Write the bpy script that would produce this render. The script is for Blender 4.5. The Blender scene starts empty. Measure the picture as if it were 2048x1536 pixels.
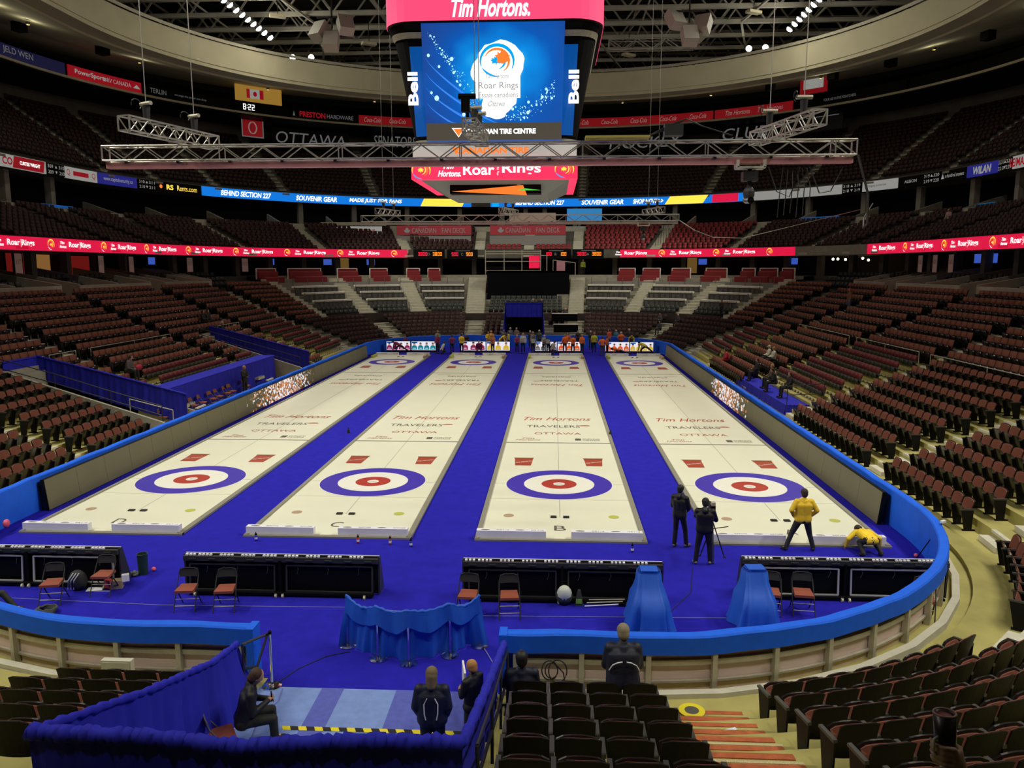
import bpy, math, random
import numpy as np
from mathutils import Vector, Matrix
random.seed(7)
rng = np.random.default_rng(3)
S = bpy.context.scene
COL = S.collection
PI = math.pi
# ---------------------------------------------------------------- camera
CAM = Vector((-0.2422, -26.2943, 7.5031))
YAW, PIT, ROL, FPX = -0.0528846, 0.1489009, -0.0008224, 1557.213
fw = Vector((math.sin(YAW)*math.cos(PIT), math.cos(YAW)*math.cos(PIT), -math.sin(PIT)))
rt = Vector((math.cos(YAW), -math.sin(YAW), 0)); up = rt.cross(fw)
r2 = rt*math.cos(ROL)+up*math.sin(ROL); u2 = -rt*math.sin(ROL)+up*math.cos(ROL)
cd = bpy.data.cameras.new('camera'); cam = bpy.data.objects.new('camera', cd); COL.objects.link(cam)
CFW, CRT, CUP = fw.copy(), r2.copy(), u2.copy()
m4 = Matrix((r2, u2, -fw)).transposed().to_4x4(); m4.translation = CAM
cam.matrix_world = m4
cd.sensor_width = 36; cd.lens = FPX/2048*36; cd.clip_start = .05; cd.clip_end = 400
S.camera = cam
# ---------------------------------------------------------------- world, exposure
w = bpy.data.worlds.new('world'); S.world = w; w.use_nodes = True
w.node_tree.nodes['Background'].inputs[0].default_value = (.02, .02, .022, 1)
w.node_tree.nodes['Background'].inputs[1].default_value = 1
vs = S.view_settings
vs.view_transform = 'Standard'; vs.look = 'None'; vs.gamma = 1; vs.exposure = 0.0; vs.use_curve_mapping = False
S.cycles.max_bounces = 5; S.cycles.diffuse_bounces = 3; S.cycles.glossy_bounces = 2
S.cycles.sample_clamp_indirect = 4; S.cycles.caustics_reflective = False; S.cycles.caustics_refractive = False
# ---------------------------------------------------------------- roof lamp positions (light in the lamp itself)
XC, YC = -3.27, 17.35
LAMP_Y = [-22+3.1*i for i in range(21)]+[44.3, 45.7, 47.0, 48.4, 49.8, 51.2, 52.6, 54.0, 55.5, 57.2]
LAMP_POW = 3500.0
FILL_POW = 130.0
# beams sit in reflector cans, with added fill lights besides; the can builder is make_roof_lamp() below

# ---------------------------------------------------------------- materials
MATS = {}
def mat(name, col, rough=.6, metal=0., emit=0., ecol=None, noise=0., nscale=8., bump=0., spec=.5, bscale=40., coat=0.):
    if name in MATS: return MATS[name]
    m = bpy.data.materials.new(name); m.use_nodes = True; MATS[name] = m
    nt = m.node_tree; b = nt.nodes['Principled BSDF']
    b.inputs['Base Color'].default_value = (*col, 1); b.inputs['Roughness'].default_value = rough
    b.inputs['Metallic'].default_value = metal; b.inputs['Specular IOR Level'].default_value = spec
    b.inputs['Coat Weight'].default_value = coat
    if emit:
        b.inputs['Emission Color'].default_value = (*(ecol or col), 1); b.inputs['Emission Strength'].default_value = emit
        m.cycles.emission_sampling = 'NONE' if emit < 3 else 'AUTO'
    tc = None
    if noise:
        tc = nt.nodes.new('ShaderNodeTexCoord'); n = nt.nodes.new('ShaderNodeTexNoise'); n.inputs['Scale'].default_value = nscale
        n.inputs['Detail'].default_value = 5
        r = nt.nodes.new('ShaderNodeMapRange'); r.inputs['From Min'].default_value = .3; r.inputs['From Max'].default_value = .7
        r.inputs['To Min'].default_value = 1-noise; r.inputs['To Max'].default_value = 1+noise
        mx = nt.nodes.new('ShaderNodeVectorMath'); mx.operation = 'SCALE'; mx.inputs[0].default_value = col
        nt.links.new(tc.outputs['Object'], n.inputs['Vector']); nt.links.new(n.outputs['Fac'], r.inputs['Value'])
        nt.links.new(r.outputs[0], mx.inputs['Scale']); nt.links.new(mx.outputs[0], b.inputs['Base Color'])
    if bump:
        tc = tc or nt.nodes.new('ShaderNodeTexCoord'); n = nt.nodes.new('ShaderNodeTexNoise'); n.inputs['Scale'].default_value = bscale
        bp = nt.nodes.new('ShaderNodeBump'); bp.inputs['Strength'].default_value = bump; bp.inputs['Distance'].default_value = .02
        nt.links.new(tc.outputs['Object'], n.inputs['Vector']); nt.links.new(n.outputs['Fac'], bp.inputs['Height']); nt.links.new(bp.outputs[0], b.inputs['Normal'])
    return m
M = dict(
 ice=mat('ice', (.74,.745,.59), .32, noise=.02, nscale=.6, spec=.4),
 kerb=mat('ice_kerb', (.23,.22,.17), .6),
 carpet=mat('blue_carpet', (.018,.015,.37), .95, noise=.10, nscale=3, bump=.3, bscale=120, spec=.1),
 carpet2=mat('pale_blue_carpet', (.19,.28,.58), .95, noise=.08, nscale=5, bump=.3, bscale=120, spec=.1),
 ringblue=mat('ring_blue', (.055,.035,.42), .35), ringred=mat('ring_red', (.42,.045,.03), .35), ringwhite=mat('ring_white', (.80,.80,.72), .35),
 inkgrey=mat('ink_grey', (.10,.095,.08), .4), inkred=mat('ink_red', (.40,.06,.04), .4), inkline=mat('ink_line', (.42,.42,.36), .4), inkbrown=mat('ink_brown', (.34,.10,.05), .4),
 foam=mat('white_foam', (.74,.74,.78), .6, noise=.05, nscale=3), rubber=mat('black_rubber', (.012,.012,.012), .7),
 cover=mat('board_cover_blue', (.012,.125,.80), .75, noise=.06, nscale=4, bump=.25, bscale=6, spec=.25),
 drape=mat('royal_drape', (.024,.026,.46), .8, noise=.08, nscale=3, spec=.2),
 satin=mat('satin_blue', (.015,.10,.56), .55, noise=.06, nscale=3, spec=.4),
 boardw=mat('board_panel', (.80,.62,.55), .45, noise=.05, nscale=2), alu=mat('aluminium', (.50,.47,.36), .5, metal=.25, noise=.1, nscale=6),
 steel=mat('truss_aluminium', (.50,.49,.44), .38, metal=.75), dsteel=mat('dark_steel', (.035,.035,.035), .5, metal=.2),
 chrome=mat('chrome', (.75,.75,.75), .12, metal=1), black=mat('black_paint', (.004,.004,.004), .55, spec=.12), softblack=mat('black_cloth', (.004,.004,.006), .95, spec=.1),
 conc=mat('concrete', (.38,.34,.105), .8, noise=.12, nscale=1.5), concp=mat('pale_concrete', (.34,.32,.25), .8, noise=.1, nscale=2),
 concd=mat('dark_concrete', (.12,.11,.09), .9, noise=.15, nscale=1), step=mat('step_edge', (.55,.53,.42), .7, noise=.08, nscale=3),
 nosing=mat('orange_nosing', (.42,.10,.03), .7, noise=.2, nscale=8), yellow=mat('safety_yellow', (.72,.60,.02), .6), grit=mat('grit_tread', (.50,.44,.24), .95, noise=.35, nscale=90),
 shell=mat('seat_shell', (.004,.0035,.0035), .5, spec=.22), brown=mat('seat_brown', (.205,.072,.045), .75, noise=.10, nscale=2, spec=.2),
 pan=mat('seat_pan', (.012,.010,.009), .2), arm=mat('arm_plastic', (.05,.05,.047), .35), greyb=mat('seat_bracket', (.15,.15,.14), .5, metal=.3),
 tgreen=mat('temp_seat_green', (.018,.03,.018), .6), tred=mat('temp_seat_red', (.16,.022,.022), .6), tcap=mat('temp_seat_cap', (.60,.55,.42), .5),
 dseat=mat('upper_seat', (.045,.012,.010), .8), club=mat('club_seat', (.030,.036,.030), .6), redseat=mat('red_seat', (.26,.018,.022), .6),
 led=mat('led_panel', (.15,.14,.08), .5, noise=.04, nscale=.5), counter=mat('counter_top', (.85,.84,.74), .5), counterf=mat('counter_front', (.10,.10,.085), .6),
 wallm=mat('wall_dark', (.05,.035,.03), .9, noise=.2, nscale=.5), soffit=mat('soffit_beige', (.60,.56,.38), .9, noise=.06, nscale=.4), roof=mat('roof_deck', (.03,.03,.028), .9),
 skin=mat('skin', (.46,.24,.16), .5), rail=mat('rail_paint', (.02,.02,.022), .4), glass=mat('rail_glass', (.30,.29,.27), .2),
)
def emi(name, col, s): return mat(name, tuple(c*.3 for c in col), .6, emit=s, ecol=col)
E_ = dict(
 pink=emi('led_pink', (1,.035,.12), .95), pinkt=emi('led_pink_bright', (1,.075,.20), 1.0), pinkd=emi('led_pink_dim', (.78,.008,.06), .9), white=emi('led_white', (1,1,.98), 1.25), wdim=emi('print_white', (.8,.8,.75), .28),
 cyan=emi('led_cyan', (.0,.35,.8), 1.1), blue=emi('led_blue', (.003,.16,.62), 1.15), orange=emi('led_orange', (.95,.22,.03), 1.0), yellow=emi('led_yellow', (1,.66,.06), 1.3),
 red=emi('sign_red', (.5,.008,.02), .42), navy=emi('sign_navy', (.03,.03,.35), .45), amber=emi('led_amber', (1,.28,.02), 1.3), ledred=emi('led_red', (1,.01,.05), 1.0),
 lamp=emi('lamp_lens', (1,.96,.82), 40.), tv=emi('tv_blue', (.05,.12,.6), .7), grey=emi('print_grey', (.3,.3,.28), .35), warm=emi('warm_light', (1,.55,.2), .35),
)
# ---------------------------------------------------------------- mesh helpers
class MB:
    def __init__(s): s.v=[]; s.f=[]; s.m=[]; s.cur=0
    def add(s, vs, fs, mi=None):
        o=len(s.v); s.v.extend([tuple(p) for p in vs]); s.f.extend([tuple(i+o for i in f) for f in fs]); s.m.extend([s.cur if mi is None else mi]*len(fs)); return s
    def box(s, c, size, rz=0., mi=None, M4=None):
        x,y,z=[a/2 for a in size]; P=[(-x,-y,-z),(x,-y,-z),(x,y,-z),(-x,y,-z),(-x,-y,z),(x,-y,z),(x,y,z),(-x,y,z)]
        ca,sa=math.cos(rz),math.sin(rz)
        if M4 is not None: P=[tuple(M4@Vector(p)) for p in P]
        else: P=[(c[0]+p[0]*ca-p[1]*sa, c[1]+p[0]*sa+p[1]*ca, c[2]+p[2]) for p in P]
        return s.add(P,[(0,3,2,1),(4,5,6,7),(0,1,5,4),(1,2,6,5),(2,3,7,6),(3,0,4,7)],mi)
    def b2(s, a, b, mi=None):
        return s.box([(a[i]+b[i])/2 for i in range(3)],[abs(b[i]-a[i]) for i in range(3)],0,mi)
    def hexa(s, P, mi=None):   # 4 bottom, 4 top
        return s.add(P,[(0,3,2,1),(4,5,6,7),(0,1,5,4),(1,2,6,5),(2,3,7,6),(3,0,4,7)],mi)
    def bar(s, a, b, t, t2=None, mi=None, n=4, ref=(0,0,1)):
        a,b=Vector(a),Vector(b); d=(b-a); 
        if d.length<1e-6: return s
        d.normalize(); rf=Vector(ref)
        if abs(d.dot(rf))>.98: rf=Vector((1,0,0))
        x=d.cross(rf).normalized(); y=x.cross(d).normalized(); t2=t if t2 is None else t2
        P=[]
        for q,r in ((a,t),(b,t2)):
            for i in range(n):
                an=2*PI*i/n+(PI/4 if n==4 else 0); k=math.sqrt(2) if n==4 else 1
                P.append(tuple(q+x*math.cos(an)*r*k+y*math.sin(an)*r*k))
        F=[tuple(reversed(range(n))),tuple(range(n,2*n))]+[(i,(i+1)%n,n+(i+1)%n,n+i) for i in range(n)]
        return s.add(P,F,mi)
    def tube(s, pts, r, n=6, mi=None, closed=False):
        pts=[Vector(p) for p in pts]; N=len(pts); P=[]; F=[]
        rr = r if hasattr(r,'__len__') else [r]*N
        for i,p in enumerate(pts):
            d=(pts[min(i+1,N-1)]-pts[max(i-1,0)])
            if closed: d=pts[(i+1)%N]-pts[i-1]
            d.normalize(); rf=Vector((0,0,1)) if abs(d.z)<.95 else Vector((1,0,0))
            x=d.cross(rf).normalized(); y=x.cross(d)
            for k in range(n):
                a=2*PI*k/n; P.append(tuple(p+x*math.cos(a)*rr[i]+y*math.sin(a)*rr[i]))
        for i in range(N if closed else N-1):
            j=(i+1)%N
            for k in range(n): F.append((i*n+k,i*n+(k+1)%n,j*n+(k+1)%n,j*n+k))
        if not closed: F+= [tuple(reversed(range(n))),tuple(range((N-1)*n,N*n))]
        return s.add(P,F,mi)
    def cyl(s, c, r, h, n=16, r2=None, mi=None): return s.bar(c,(c[0],c[1],c[2]+h),r,r2,mi,n)
    def lathe(s, c, prof, n=16, mi=None):
        P=[];F=[]
        for r,z in prof:
            for k in range(n): a=2*PI*k/n; P.append((c[0]+r*math.cos(a),c[1]+r*math.sin(a),c[2]+z))
        for i in range(len(prof)-1):
            for k in range(n): F.append((i*n+k,i*n+(k+1)%n,(i+1)*n+(k+1)%n,(i+1)*n+k))
        F.append(tuple(reversed(range(n)))); F.append(tuple(range((len(prof)-1)*n,len(prof)*n)))
        return s.add(P,F,mi)
    def ball(s, c, r, n=10, m=7, mi=None, R3=None):
        rx,ry,rz=r if hasattr(r,'__len__') else (r,r,r); P=[(0,0,-rz)];F=[]
        for i in range(1,m):
            t=PI*i/m
            for k in range(n): a=2*PI*k/n; P.append((rx*math.sin(t)*math.cos(a),ry*math.sin(t)*math.sin(a),-rz*math.cos(t)))
        P.append((0,0,rz)); L=len(P)-1
        for k in range(n):
            F.append((0,1+(k+1)%n,1+k)); F.append((L,L-n+k,L-n+(k+1)%n))
            for i in range(m-2): a=1+i*n; F.append((a+k,a+(k+1)%n,a+n+(k+1)%n,a+n+k))
        if R3 is not None: P=[tuple(R3@Vector(p)) for p in P]
        return s.add([(p[0]+c[0],p[1]+c[1],p[2]+c[2]) for p in P],F,mi)
    def prism(s, poly, f, mi=None, th=.01):   # poly 2D, f(x,y,h)->3D
        n=len(poly); P=[f(x,y,0) for x,y in poly]+[f(x,y,th) for x,y in poly]
        return s.add(P,[tuple(reversed(range(n))),tuple(range(n,2*n))]+[(i,(i+1)%n,n+(i+1)%n,n+i) for i in range(n)],mi)
    def build(s, name, mats, parent=None, loc=None, rz=0., smooth=False, link=True):
        me=bpy.data.meshes.new(name); me.from_pydata(s.v,[],s.f)
        mats = mats if isinstance(mats,(list,tuple)) else [mats]
        for m in mats: me.materials.append(m)
        if len(mats)>1: me.polygons.foreach_set('material_index', s.m)
        if smooth: me.polygons.foreach_set('use_smooth',[True]*len(me.polygons))
        me.update()
        o=bpy.data.objects.new(name,me)
        if link: COL.objects.link(o)
        if parent is not None: o.parent=parent
        if loc is not None: o.location=loc
        if rz: o.rotation_euler.z=rz
        return o
def tag(o, label, cat, group=None, kind=None):
    if label: o['label']=label
    if cat: o['category']=cat
    if group: o['group']=group
    if kind: o['kind']=kind
    return o
def struct(o, label=None): 
    o['kind']='structure'
    if label: o['label']=label
    return o
def thing(name, label, cat, loc=(0,0,0), rz=0., group=None):
    o=bpy.data.objects.new(name,None); COL.objects.link(o); o.location=loc; o.rotation_euler.z=rz; o.empty_display_size=.2
    return tag(o,label,cat,group)
def dup(root, loc=None, rz=None, label=None, group=None):
    r=root.copy(); COL.objects.link(r)
    if loc is not None: r.location=loc
    if rz is not None: r.rotation_euler.z=rz
    if label: r['label']=label
    if group: r['group']=group
    for ch in list(root.children):
        c=ch.copy(); COL.objects.link(c); c.parent=r
        for g in ch.children:
            d=g.copy(); COL.objects.link(d); d.parent=c
    return r
TXT={}
def text2d(t, size=1., bold=0., shear=0., sx=1., space=1.):
    k=(t,bold,shear,space)
    if k not in TXT:
        c=bpy.data.curves.new('t','FONT'); c.body=t; c.size=1; c.offset=bold; c.shear=shear; c.resolution_u=3; c.space_character=space
        c.align_x='CENTER'; c.align_y='CENTER'
        o=bpy.data.objects.new('t',c); me=bpy.data.meshes.new_from_object(o)
        V=[(v.co.x,v.co.y) for v in me.vertices]; F=[tuple(p.vertices) for p in me.polygons]
        bpy.data.objects.remove(o); bpy.data.meshes.remove(me); bpy.data.curves.remove(c)
        xs=[v[0] for v in V]; ys=[v[1] for v in V]; cx=(max(xs)+min(xs))/2; cy=(max(ys)+min(ys))/2
        TXT[k]=([(x-cx,y-cy) for x,y in V],F,max(xs)-min(xs),max(ys)-min(ys))
    V,F,w_,h_=TXT[k]
    return [(x*size*sx,y*size) for x,y in V],F,w_*size*sx,h_*size
def put_text(mb, t, f, w=None, h=None, mi=None, **kw):
    """text fitted to width w and/or cap height h, mapped by f(x,y)->3D"""
    V,F,W,H=text2d(t,1.,**kw)
    sy = h/H if h else w/W
    sx = w/W if w else sy
    mb.add([f(x*sx,y*sy) for x,y in V],F,mi); return mb
# ---------------------------------------------------------------- rounded path round the rink
class Path:
    def __init__(s,xc,yc,hx,hy,r):
        s.xc,s.yc,s.hx,s.hy,s.r=xc,yc,hx,hy,r; s.A=2*(hy-r); s.q=PI*r/2; s.B=2*(hx-r); s.L=2*s.A+2*s.B+4*s.q; s.tab={}
    def pt(s,u,d,z=0.):
        u=u%s.L; r=s.r; ax,ay=s.hx-r,s.hy-r
        for L,k in ((s.A,0),(s.q,1),(s.B,2),(s.q,3),(s.A,4),(s.q,5),(s.B,6),(s.q,7)):
            if u<=L: break
            u-=L
        if k==0: x,y,n=ax+r+d,-ay+u,(1,0)
        elif k==2: x,y,n=ax-u,ay+r+d,(0,1)
        elif k==4: x,y,n=-ax-r-d,ay-u,(-1,0)
        elif k==6: x,y,n=-ax+u,-ay-r-d,(0,-1)
        else:
            a={1:0,3:PI/2,5:PI,7:1.5*PI}[k]+u/r; c={1:(ax,ay),3:(-ax,ay),5:(-ax,-ay),7:(ax,-ay)}[k]
            n=(math.cos(a),math.sin(a)); x,y=c[0]+(r+d)*n[0],c[1]+(r+d)*n[1]
        return Vector((s.xc+x,s.yc+y,z)),n
    def corner(s,u):
        u=u%s.L; e=0
        for L,k in ((s.A,0),(s.q,1),(s.B,0),(s.q,1),(s.A,0),(s.q,1),(s.B,0),(s.q,1)):
            if u<=e+L: return k
            e+=L
        return 0
    def table(s,d):
        k=round(d,2)
        if k not in s.tab:
            us=np.linspace(-20,s.L+20,2800); g=np.array([1+(d/s.r if s.corner(u) else 0) for u in (us[:-1]+us[1:])/2])
            s.tab[k]=(us,np.concatenate([[0],np.cumsum(np.diff(us)*g)]))
        return s.tab[k]
    def arc(s,u,d): us,c=s.table(d); return float(np.interp(u,us,c))
    def inv(s,a,d): us,c=s.table(d); return float(np.interp(a,c,us))
    def adv(s,u,d,ds): return s.inv(s.arc(u,d)+ds,d)
    def samples(s,u1,u2,d=10,step=.8):
        a,b=s.arc(u1,d),s.arc(u2,d); n=max(1,int(math.ceil((b-a)/step))); return [s.inv(a+(b-a)*i/n,d) for i in range(n+1)]
P1=Path(XC,YC,12.95,30.5,8.53); P2=Path(XC,YC+2.5,12.95,33.0,8.53); P3=Path(XC,YC+1.5,12.95,32.0,8.53)
uR=lambda y: y+4.62
uL=lambda y: P1.A*2+2*P1.q+P1.B-(y+4.62)      # left side: y=-4.62 is the end of the straight
U_FR=P1.A; U_F0=P1.A+P1.q; U_F1=U_F0+P1.B; U_FL=U_F1+P1.q; U_L1=U_FL+P1.A; U_N0=U_L1+P1.q; U_N1=U_N0+P1.B
uN=lambda x: U_N0+(x-(XC-4.42))
def sweep(mb,P,u1,u2,prof,mi=None,step=.9,close=False,caps=True):
    """prof: list of (d,z) or function u->list"""
    f=prof if callable(prof) else (lambda u:prof)
    us=P.samples(u1,u2,f(u1)[0][0]+5,step); rows=[]
    for u in us: rows.append([tuple(P.pt(u,d,z)[0]) for d,z in f(u)])
    n=len(rows[0]); V=[p for r_ in rows for p in r_]; F=[]
    for i in range(len(rows)-1):
        for k in range(n if close else n-1):
            j=(k+1)%n; F.append((i*n+k,(i+1)*n+k,(i+1)*n+j,i*n+j))
    if close and caps: F.append(tuple(range(n))); F.append(tuple(reversed(range(len(V)-n,len(V)))))
    mb.add(V,F,mi); return mb
def panel(P,u1,u2,d,z0,z1,name,m,parent=None,t=.12,step=1.2):
    mb=MB(); sweep(mb,P,u1,u2,[(d,z0),(d,z1),(d+t,z1),(d+t,z0)],step=step,close=True); return mb.build(name,m,parent)
def ptext(mb,P,u,d,z,t,mi=None,off=.03,**kw):
    """lettering on the inner face of a curved board, read from the rink"""
    a0=P.arc(u,d); put_text(mb,t,lambda x,y: tuple(P.pt(P.inv(a0-x,d),d-off,z+y)[0]),mi=mi,**kw); return mb
# ================================================================ roof lamps
def make_roof_lamp():
    t=thing('roof_lamp','x','lamp')
    b=MB(); b.lathe((0,0,0),[(.16,.42),(.20,.30),(.36,.0),(.34,.0),(.18,.28)],14); b.build('reflector',M['dsteel'],t)
    b=MB(); b.ball((0,0,-.02),(.30,.30,.20),14,8); b.build('lens',E_['lamp'],t)
    b=MB(); b.bar((0,0,.42),(0,0,1.0),.025); b.box((0,0,.5),(.3,.3,.2)); b.build('yoke',M['dsteel'],t)
    return t
lamp0=None; lampl=[]
names={-1:'left',1:'right'}
for side in (-1,1):
    for i,y in enumerate(LAMP_Y):
        x=XC+side*26.4; pos=Vector((x,y,31)); aim=Vector((XC+side*2.0, min(max(y*.78+2,-6),44),0)) if i<21 else Vector((XC+side*6, 60,4))
        rot=(pos-aim).to_track_quat('Z','Y').to_euler()
        nf=len(LAMP_Y)-1-i
        lab=('bright roof lamp at the far end of the %s lamp row'%names[side]) if nf==0 else ('bright roof lamp, %s from the far end of the %s lamp row'%(['','second','third','fourth','fifth','sixth','seventh','eighth','ninth','tenth'][nf] if nf<10 else 'number %d'%(nf+1),names[side]))
        if lamp0 is None: lamp0=make_roof_lamp(); t=lamp0
        else: t=dup(lamp0)
        t.location=pos; t.rotation_euler=rot; t['label']=lab; t['group']='roof lamps along the catwalks'
        lampl.append((t,i))
for k,(x,y,side,l) in enumerate([(-29.9,64.9,-1,'single bright roof lamp left of the paired lamp, far left'),(-27.8,65.0,-1,'single bright roof lamp nearer the scoreboard, far left'),(20.8,64.1,1,'single bright roof lamp nearer the scoreboard, far right'),(22.5,63.8,1,'single bright roof lamp right of its pair, far right')]):
    t=dup(lamp0,(x,y,31),0,l); t.rotation_euler=(Vector((x,y,31))-Vector((XC,20,0))).to_track_quat('Z','Y').to_euler()
for k,x in enumerate((-15,-7.5,0,7.5,15)):  # unseen lamps added to light the near floor and board backs
    t=dup(lamp0,(XC+x,-29,31),0,'added unseen roof lamp above and behind the near stands, %s from the left'%['first','second','third','fourth','fifth'][k]); t.rotation_euler=(Vector((0,-29,31))-Vector((0,-8,0))).to_track_quat('Z','Y').to_euler(); lampl.append((t,-1))
for t,i in lampl:
    if i in (12,14,16,18,20):  # extra spot added at these lamps to brighten the far stands
            ld=bpy.data.lights.new('spot','SPOT'); ld.energy=LAMP_POW*.45; ld.color=(1,.95,.82); ld.spot_size=math.radians(50); ld.spot_blend=.7; ld.shadow_soft_size=.4
            lo=bpy.data.objects.new('lamp_beam',ld); COL.objects.link(lo); lo.location=t.location+Vector((0,0,-.45)); lo.rotation_euler=(lo.location-Vector((XC+(6 if t.location.x>XC else -6),59,4))).to_track_quat('Z','Y').to_euler()
for t,i in lampl:
    if i>=0 and i%2==0:
            pd=bpy.data.lights.new('roof_fill','POINT'); pd.energy=FILL_POW; pd.color=(1,.93,.74); pd.shadow_soft_size=.3  # point fill added at the lamp to lift the soffit and roof steel
            lo=bpy.data.objects.new('lamp_fill',pd); COL.objects.link(lo); lo.parent=t; lo.location=(0,0,-.3)
    if i<21 or i%2==1:
            ld=bpy.data.lights.new('spot','SPOT'); ld.energy=LAMP_POW*(1.6 if i<0 else .8 if i>20 else 1); ld.color=(1,.95,.82); ld.spot_size=math.radians(40 if i<0 else 62); ld.spot_blend=.75; ld.shadow_soft_size=.4
            lo=bpy.data.objects.new('lamp_beam',ld); COL.objects.link(lo); lo.parent=t; lo.location=(0,0,-.30)
# ================================================================ floor, tiers
mb=MB(); mb.b2((-62,-50,-.3),(56,90,0)); struct(mb.build('floor',M['conc']),'yellowish concrete arena floor')
def wn(u):
    u=u%P1.L
    if U_N0<=u<=U_N1: return 1.
    if U_L1<u<U_N0: return (u-U_L1)/P1.q
    if u>U_N1: return 1-(u-U_N1)/P1.q
    return 0.
def rd(k,u): w_=wn(u); return (2.0+.87*k)*(1-w_)+(1.52+.9*k)*w_
def rz_(k,u): w_=wn(u); return ((.12+.31*k) if k<8 else (2.67+.37*(k-8)))*(1-w_)+(.07+.34*k)*w_
def tiers(u1,u2,k0,k1,name,m=None,base=0.,pathstep=.9):
    mb=MB()
    def prof(u):
        pr=[(rd(k0,u)-.77-(.35 if k0==0 else 0),base)]
        for k in range(k0,k1+1):
            z=rz_(k,u); f_=rd(k,u)-.77-(.35 if k==0 else 0)
            pr+= [(f_,z),(rd(k+1,u)-.77,z)]
        return pr
    sweep(mb,P1,u1,u2,prof,step=pathstep)
    # end walls
    for uu in (u1,u2):
        pr=prof(uu); poly=[P1.pt(uu,d,z)[0] for d,z in pr]+[P1.pt(uu,pr[-1][0],0)[0],P1.pt(uu,pr[0][0],0)[0]]
        mb.add([tuple(p) for p in poly],[tuple(range(len(poly)))])
    return mb.build(name,m or M['conc'])
UV0,UV1=uN(-5.62),uN(-1.12)                   # opening at the near end
LV=[(6.6,9.4),(25.6,28.2)]                     # left side openings (y)
T=[]
lab='stepped concrete seating tier'
struct(tiers(uR(-4.62)-13.4,P1.A+.01,0,9,'floor_tier',M['conc'],pathstep=.9),lab)
struct(tiers(0,P1.A+P1.q+1,10,15,'floor_tier',M['concp'],base=3),lab)
struct(tiers(UV1,U_N1+.01,0,9,'floor_tier'),lab)
struct(tiers(U_N0-13.4,UV0,0,9,'floor_tier'),lab)
LS=[(-4.62,6.6,0),(9.4,25.6,3),(28.2,39.32,0)]
for a,b,k_ in LS: struct(tiers(uL(b),uL(a),k_,7,'floor_tier'),lab)
struct(tiers(U_FL-P1.q*0,U_L1,8,15,'floor_tier',M['concp'],base=2),lab)
struct(tiers(U_FR,U_FL,0,6,'floor_tier',M['concp']),'far end lower seating tier')
struct(tiers(U_FR,48.3,7,15,'floor_tier',M['concp'],base=2),lab); struct(tiers(75.1,U_FL,7,15,'floor_tier',M['concp'],base=2),lab)
# club zone at the far end (between u=48.3 and 75.1)
mb=MB(); CL=[(7.9,1.9),(7.9,2.45),(9.3,2.45),(9.3,2.75),(10.2,2.75),(10.2,3.2),(11.5,3.2),(11.5,3.95),(12.9,3.95),(12.9,4.6),(14.6,4.6),(14.6,5.3),(15.8,5.3),(15.8,5.85),(16.7,5.85),(16.7,6.3),(18,6.3),(18,6.6),(26,6.6)]
sweep(mb,P1,48.3,75.1,CL); struct(mb.build('floor_club',M['concp']),'club level steps at the far end')
mb=MB(); sweep(mb,P1,48.45,56.0,[(7.75,2.0),(7.75,2.95),(7.95,2.95),(7.95,2.0)],close=True); sweep(mb,P1,67.4,75.0,[(7.75,2.0),(7.75,2.95),(7.95,2.95),(7.95,2.0)],close=True)
sweep(mb,P1,56.2,67.2,[(7.78,2.0),(7.78,2.7),(7.95,2.7),(7.95,2.0)],close=True)
struct(mb.build('wall_club',M['wallm']),'dark low wall under the club level')
# concourse slab ring, level 200 tiers, suites, level 300 tiers
mb=MB(); 
sweep(mb,P1,-2,48.3,[(16.0,5.3),(17.0,5.3),(17.0,5.7),(18.2,5.7),(18.2,6.15),(19.4,6.15),(19.4,6.6),(26,6.6)]); sweep(mb,P1,75.1,U_L1+8,[(16.0,5.3),(17.0,5.3),(17.0,5.7),(18.2,5.7),(18.2,6.15),(19.4,6.15),(19.4,6.6),(26,6.6)])
struct(mb.build('floor_concourse',M['concd']))
mb=MB(); sweep(mb,P1,-3,U_L1+10,[(25.2,6.0),(25.2,9.2)]); struct(mb.build('wall_concourse',M['wallm']),'dark back wall of the concourse')
def z2(k): return 9.05+.32*k
mb=MB(); pr=[(18.55,8.55),(18.55,9.05)]
for k in range(10): pr+=[(18.6+.84*k+.01,z2(k)),(18.6+.84*(k+1),z2(k))]
pr+=[(27.1,12.0),(27.1,12.62),(27.3,12.62),(27.3,11.6),(38.5,11.9)]
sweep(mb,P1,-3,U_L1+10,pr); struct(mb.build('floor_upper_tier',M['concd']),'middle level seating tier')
mb=MB(); sweep(mb,P1,-3,U_L1+10,[(18.4,8.58),(25.2,8.58)]); struct(mb.build('ceiling_concourse',M['concd']))
mb=MB(); sweep(mb,P1,0,U_L1,[(27.0,12.0),(27.0,12.64),(27.2,12.64),(27.2,12.0)],close=True); struct(mb.build('trim_1',M['step']),'pale parapet behind the middle seats')
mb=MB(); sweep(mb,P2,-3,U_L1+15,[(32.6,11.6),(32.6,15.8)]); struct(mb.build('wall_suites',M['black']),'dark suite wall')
def z3(k): return 16.7+.53*k
mb=MB(); pr=[(28.5,15.6),(28.5,16.7)]
for k in range(15): pr+=[(28.55+.82*k,z3(k)),(28.55+.82*(k+1),z3(k))]
pr+=[(40.9,26.2)]
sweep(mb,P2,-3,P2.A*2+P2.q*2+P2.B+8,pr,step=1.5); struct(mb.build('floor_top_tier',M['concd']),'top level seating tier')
mb=MB(); sweep(mb,P2,-3,P2.A*2+P2.q*2+P2.B+8,[(28.45,15.55),(32.5,15.7)],step=1.5); struct(mb.build('ceiling_suites',M['concd']))
U3=P3.A*2+P3.q*2+P3.B+8
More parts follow.
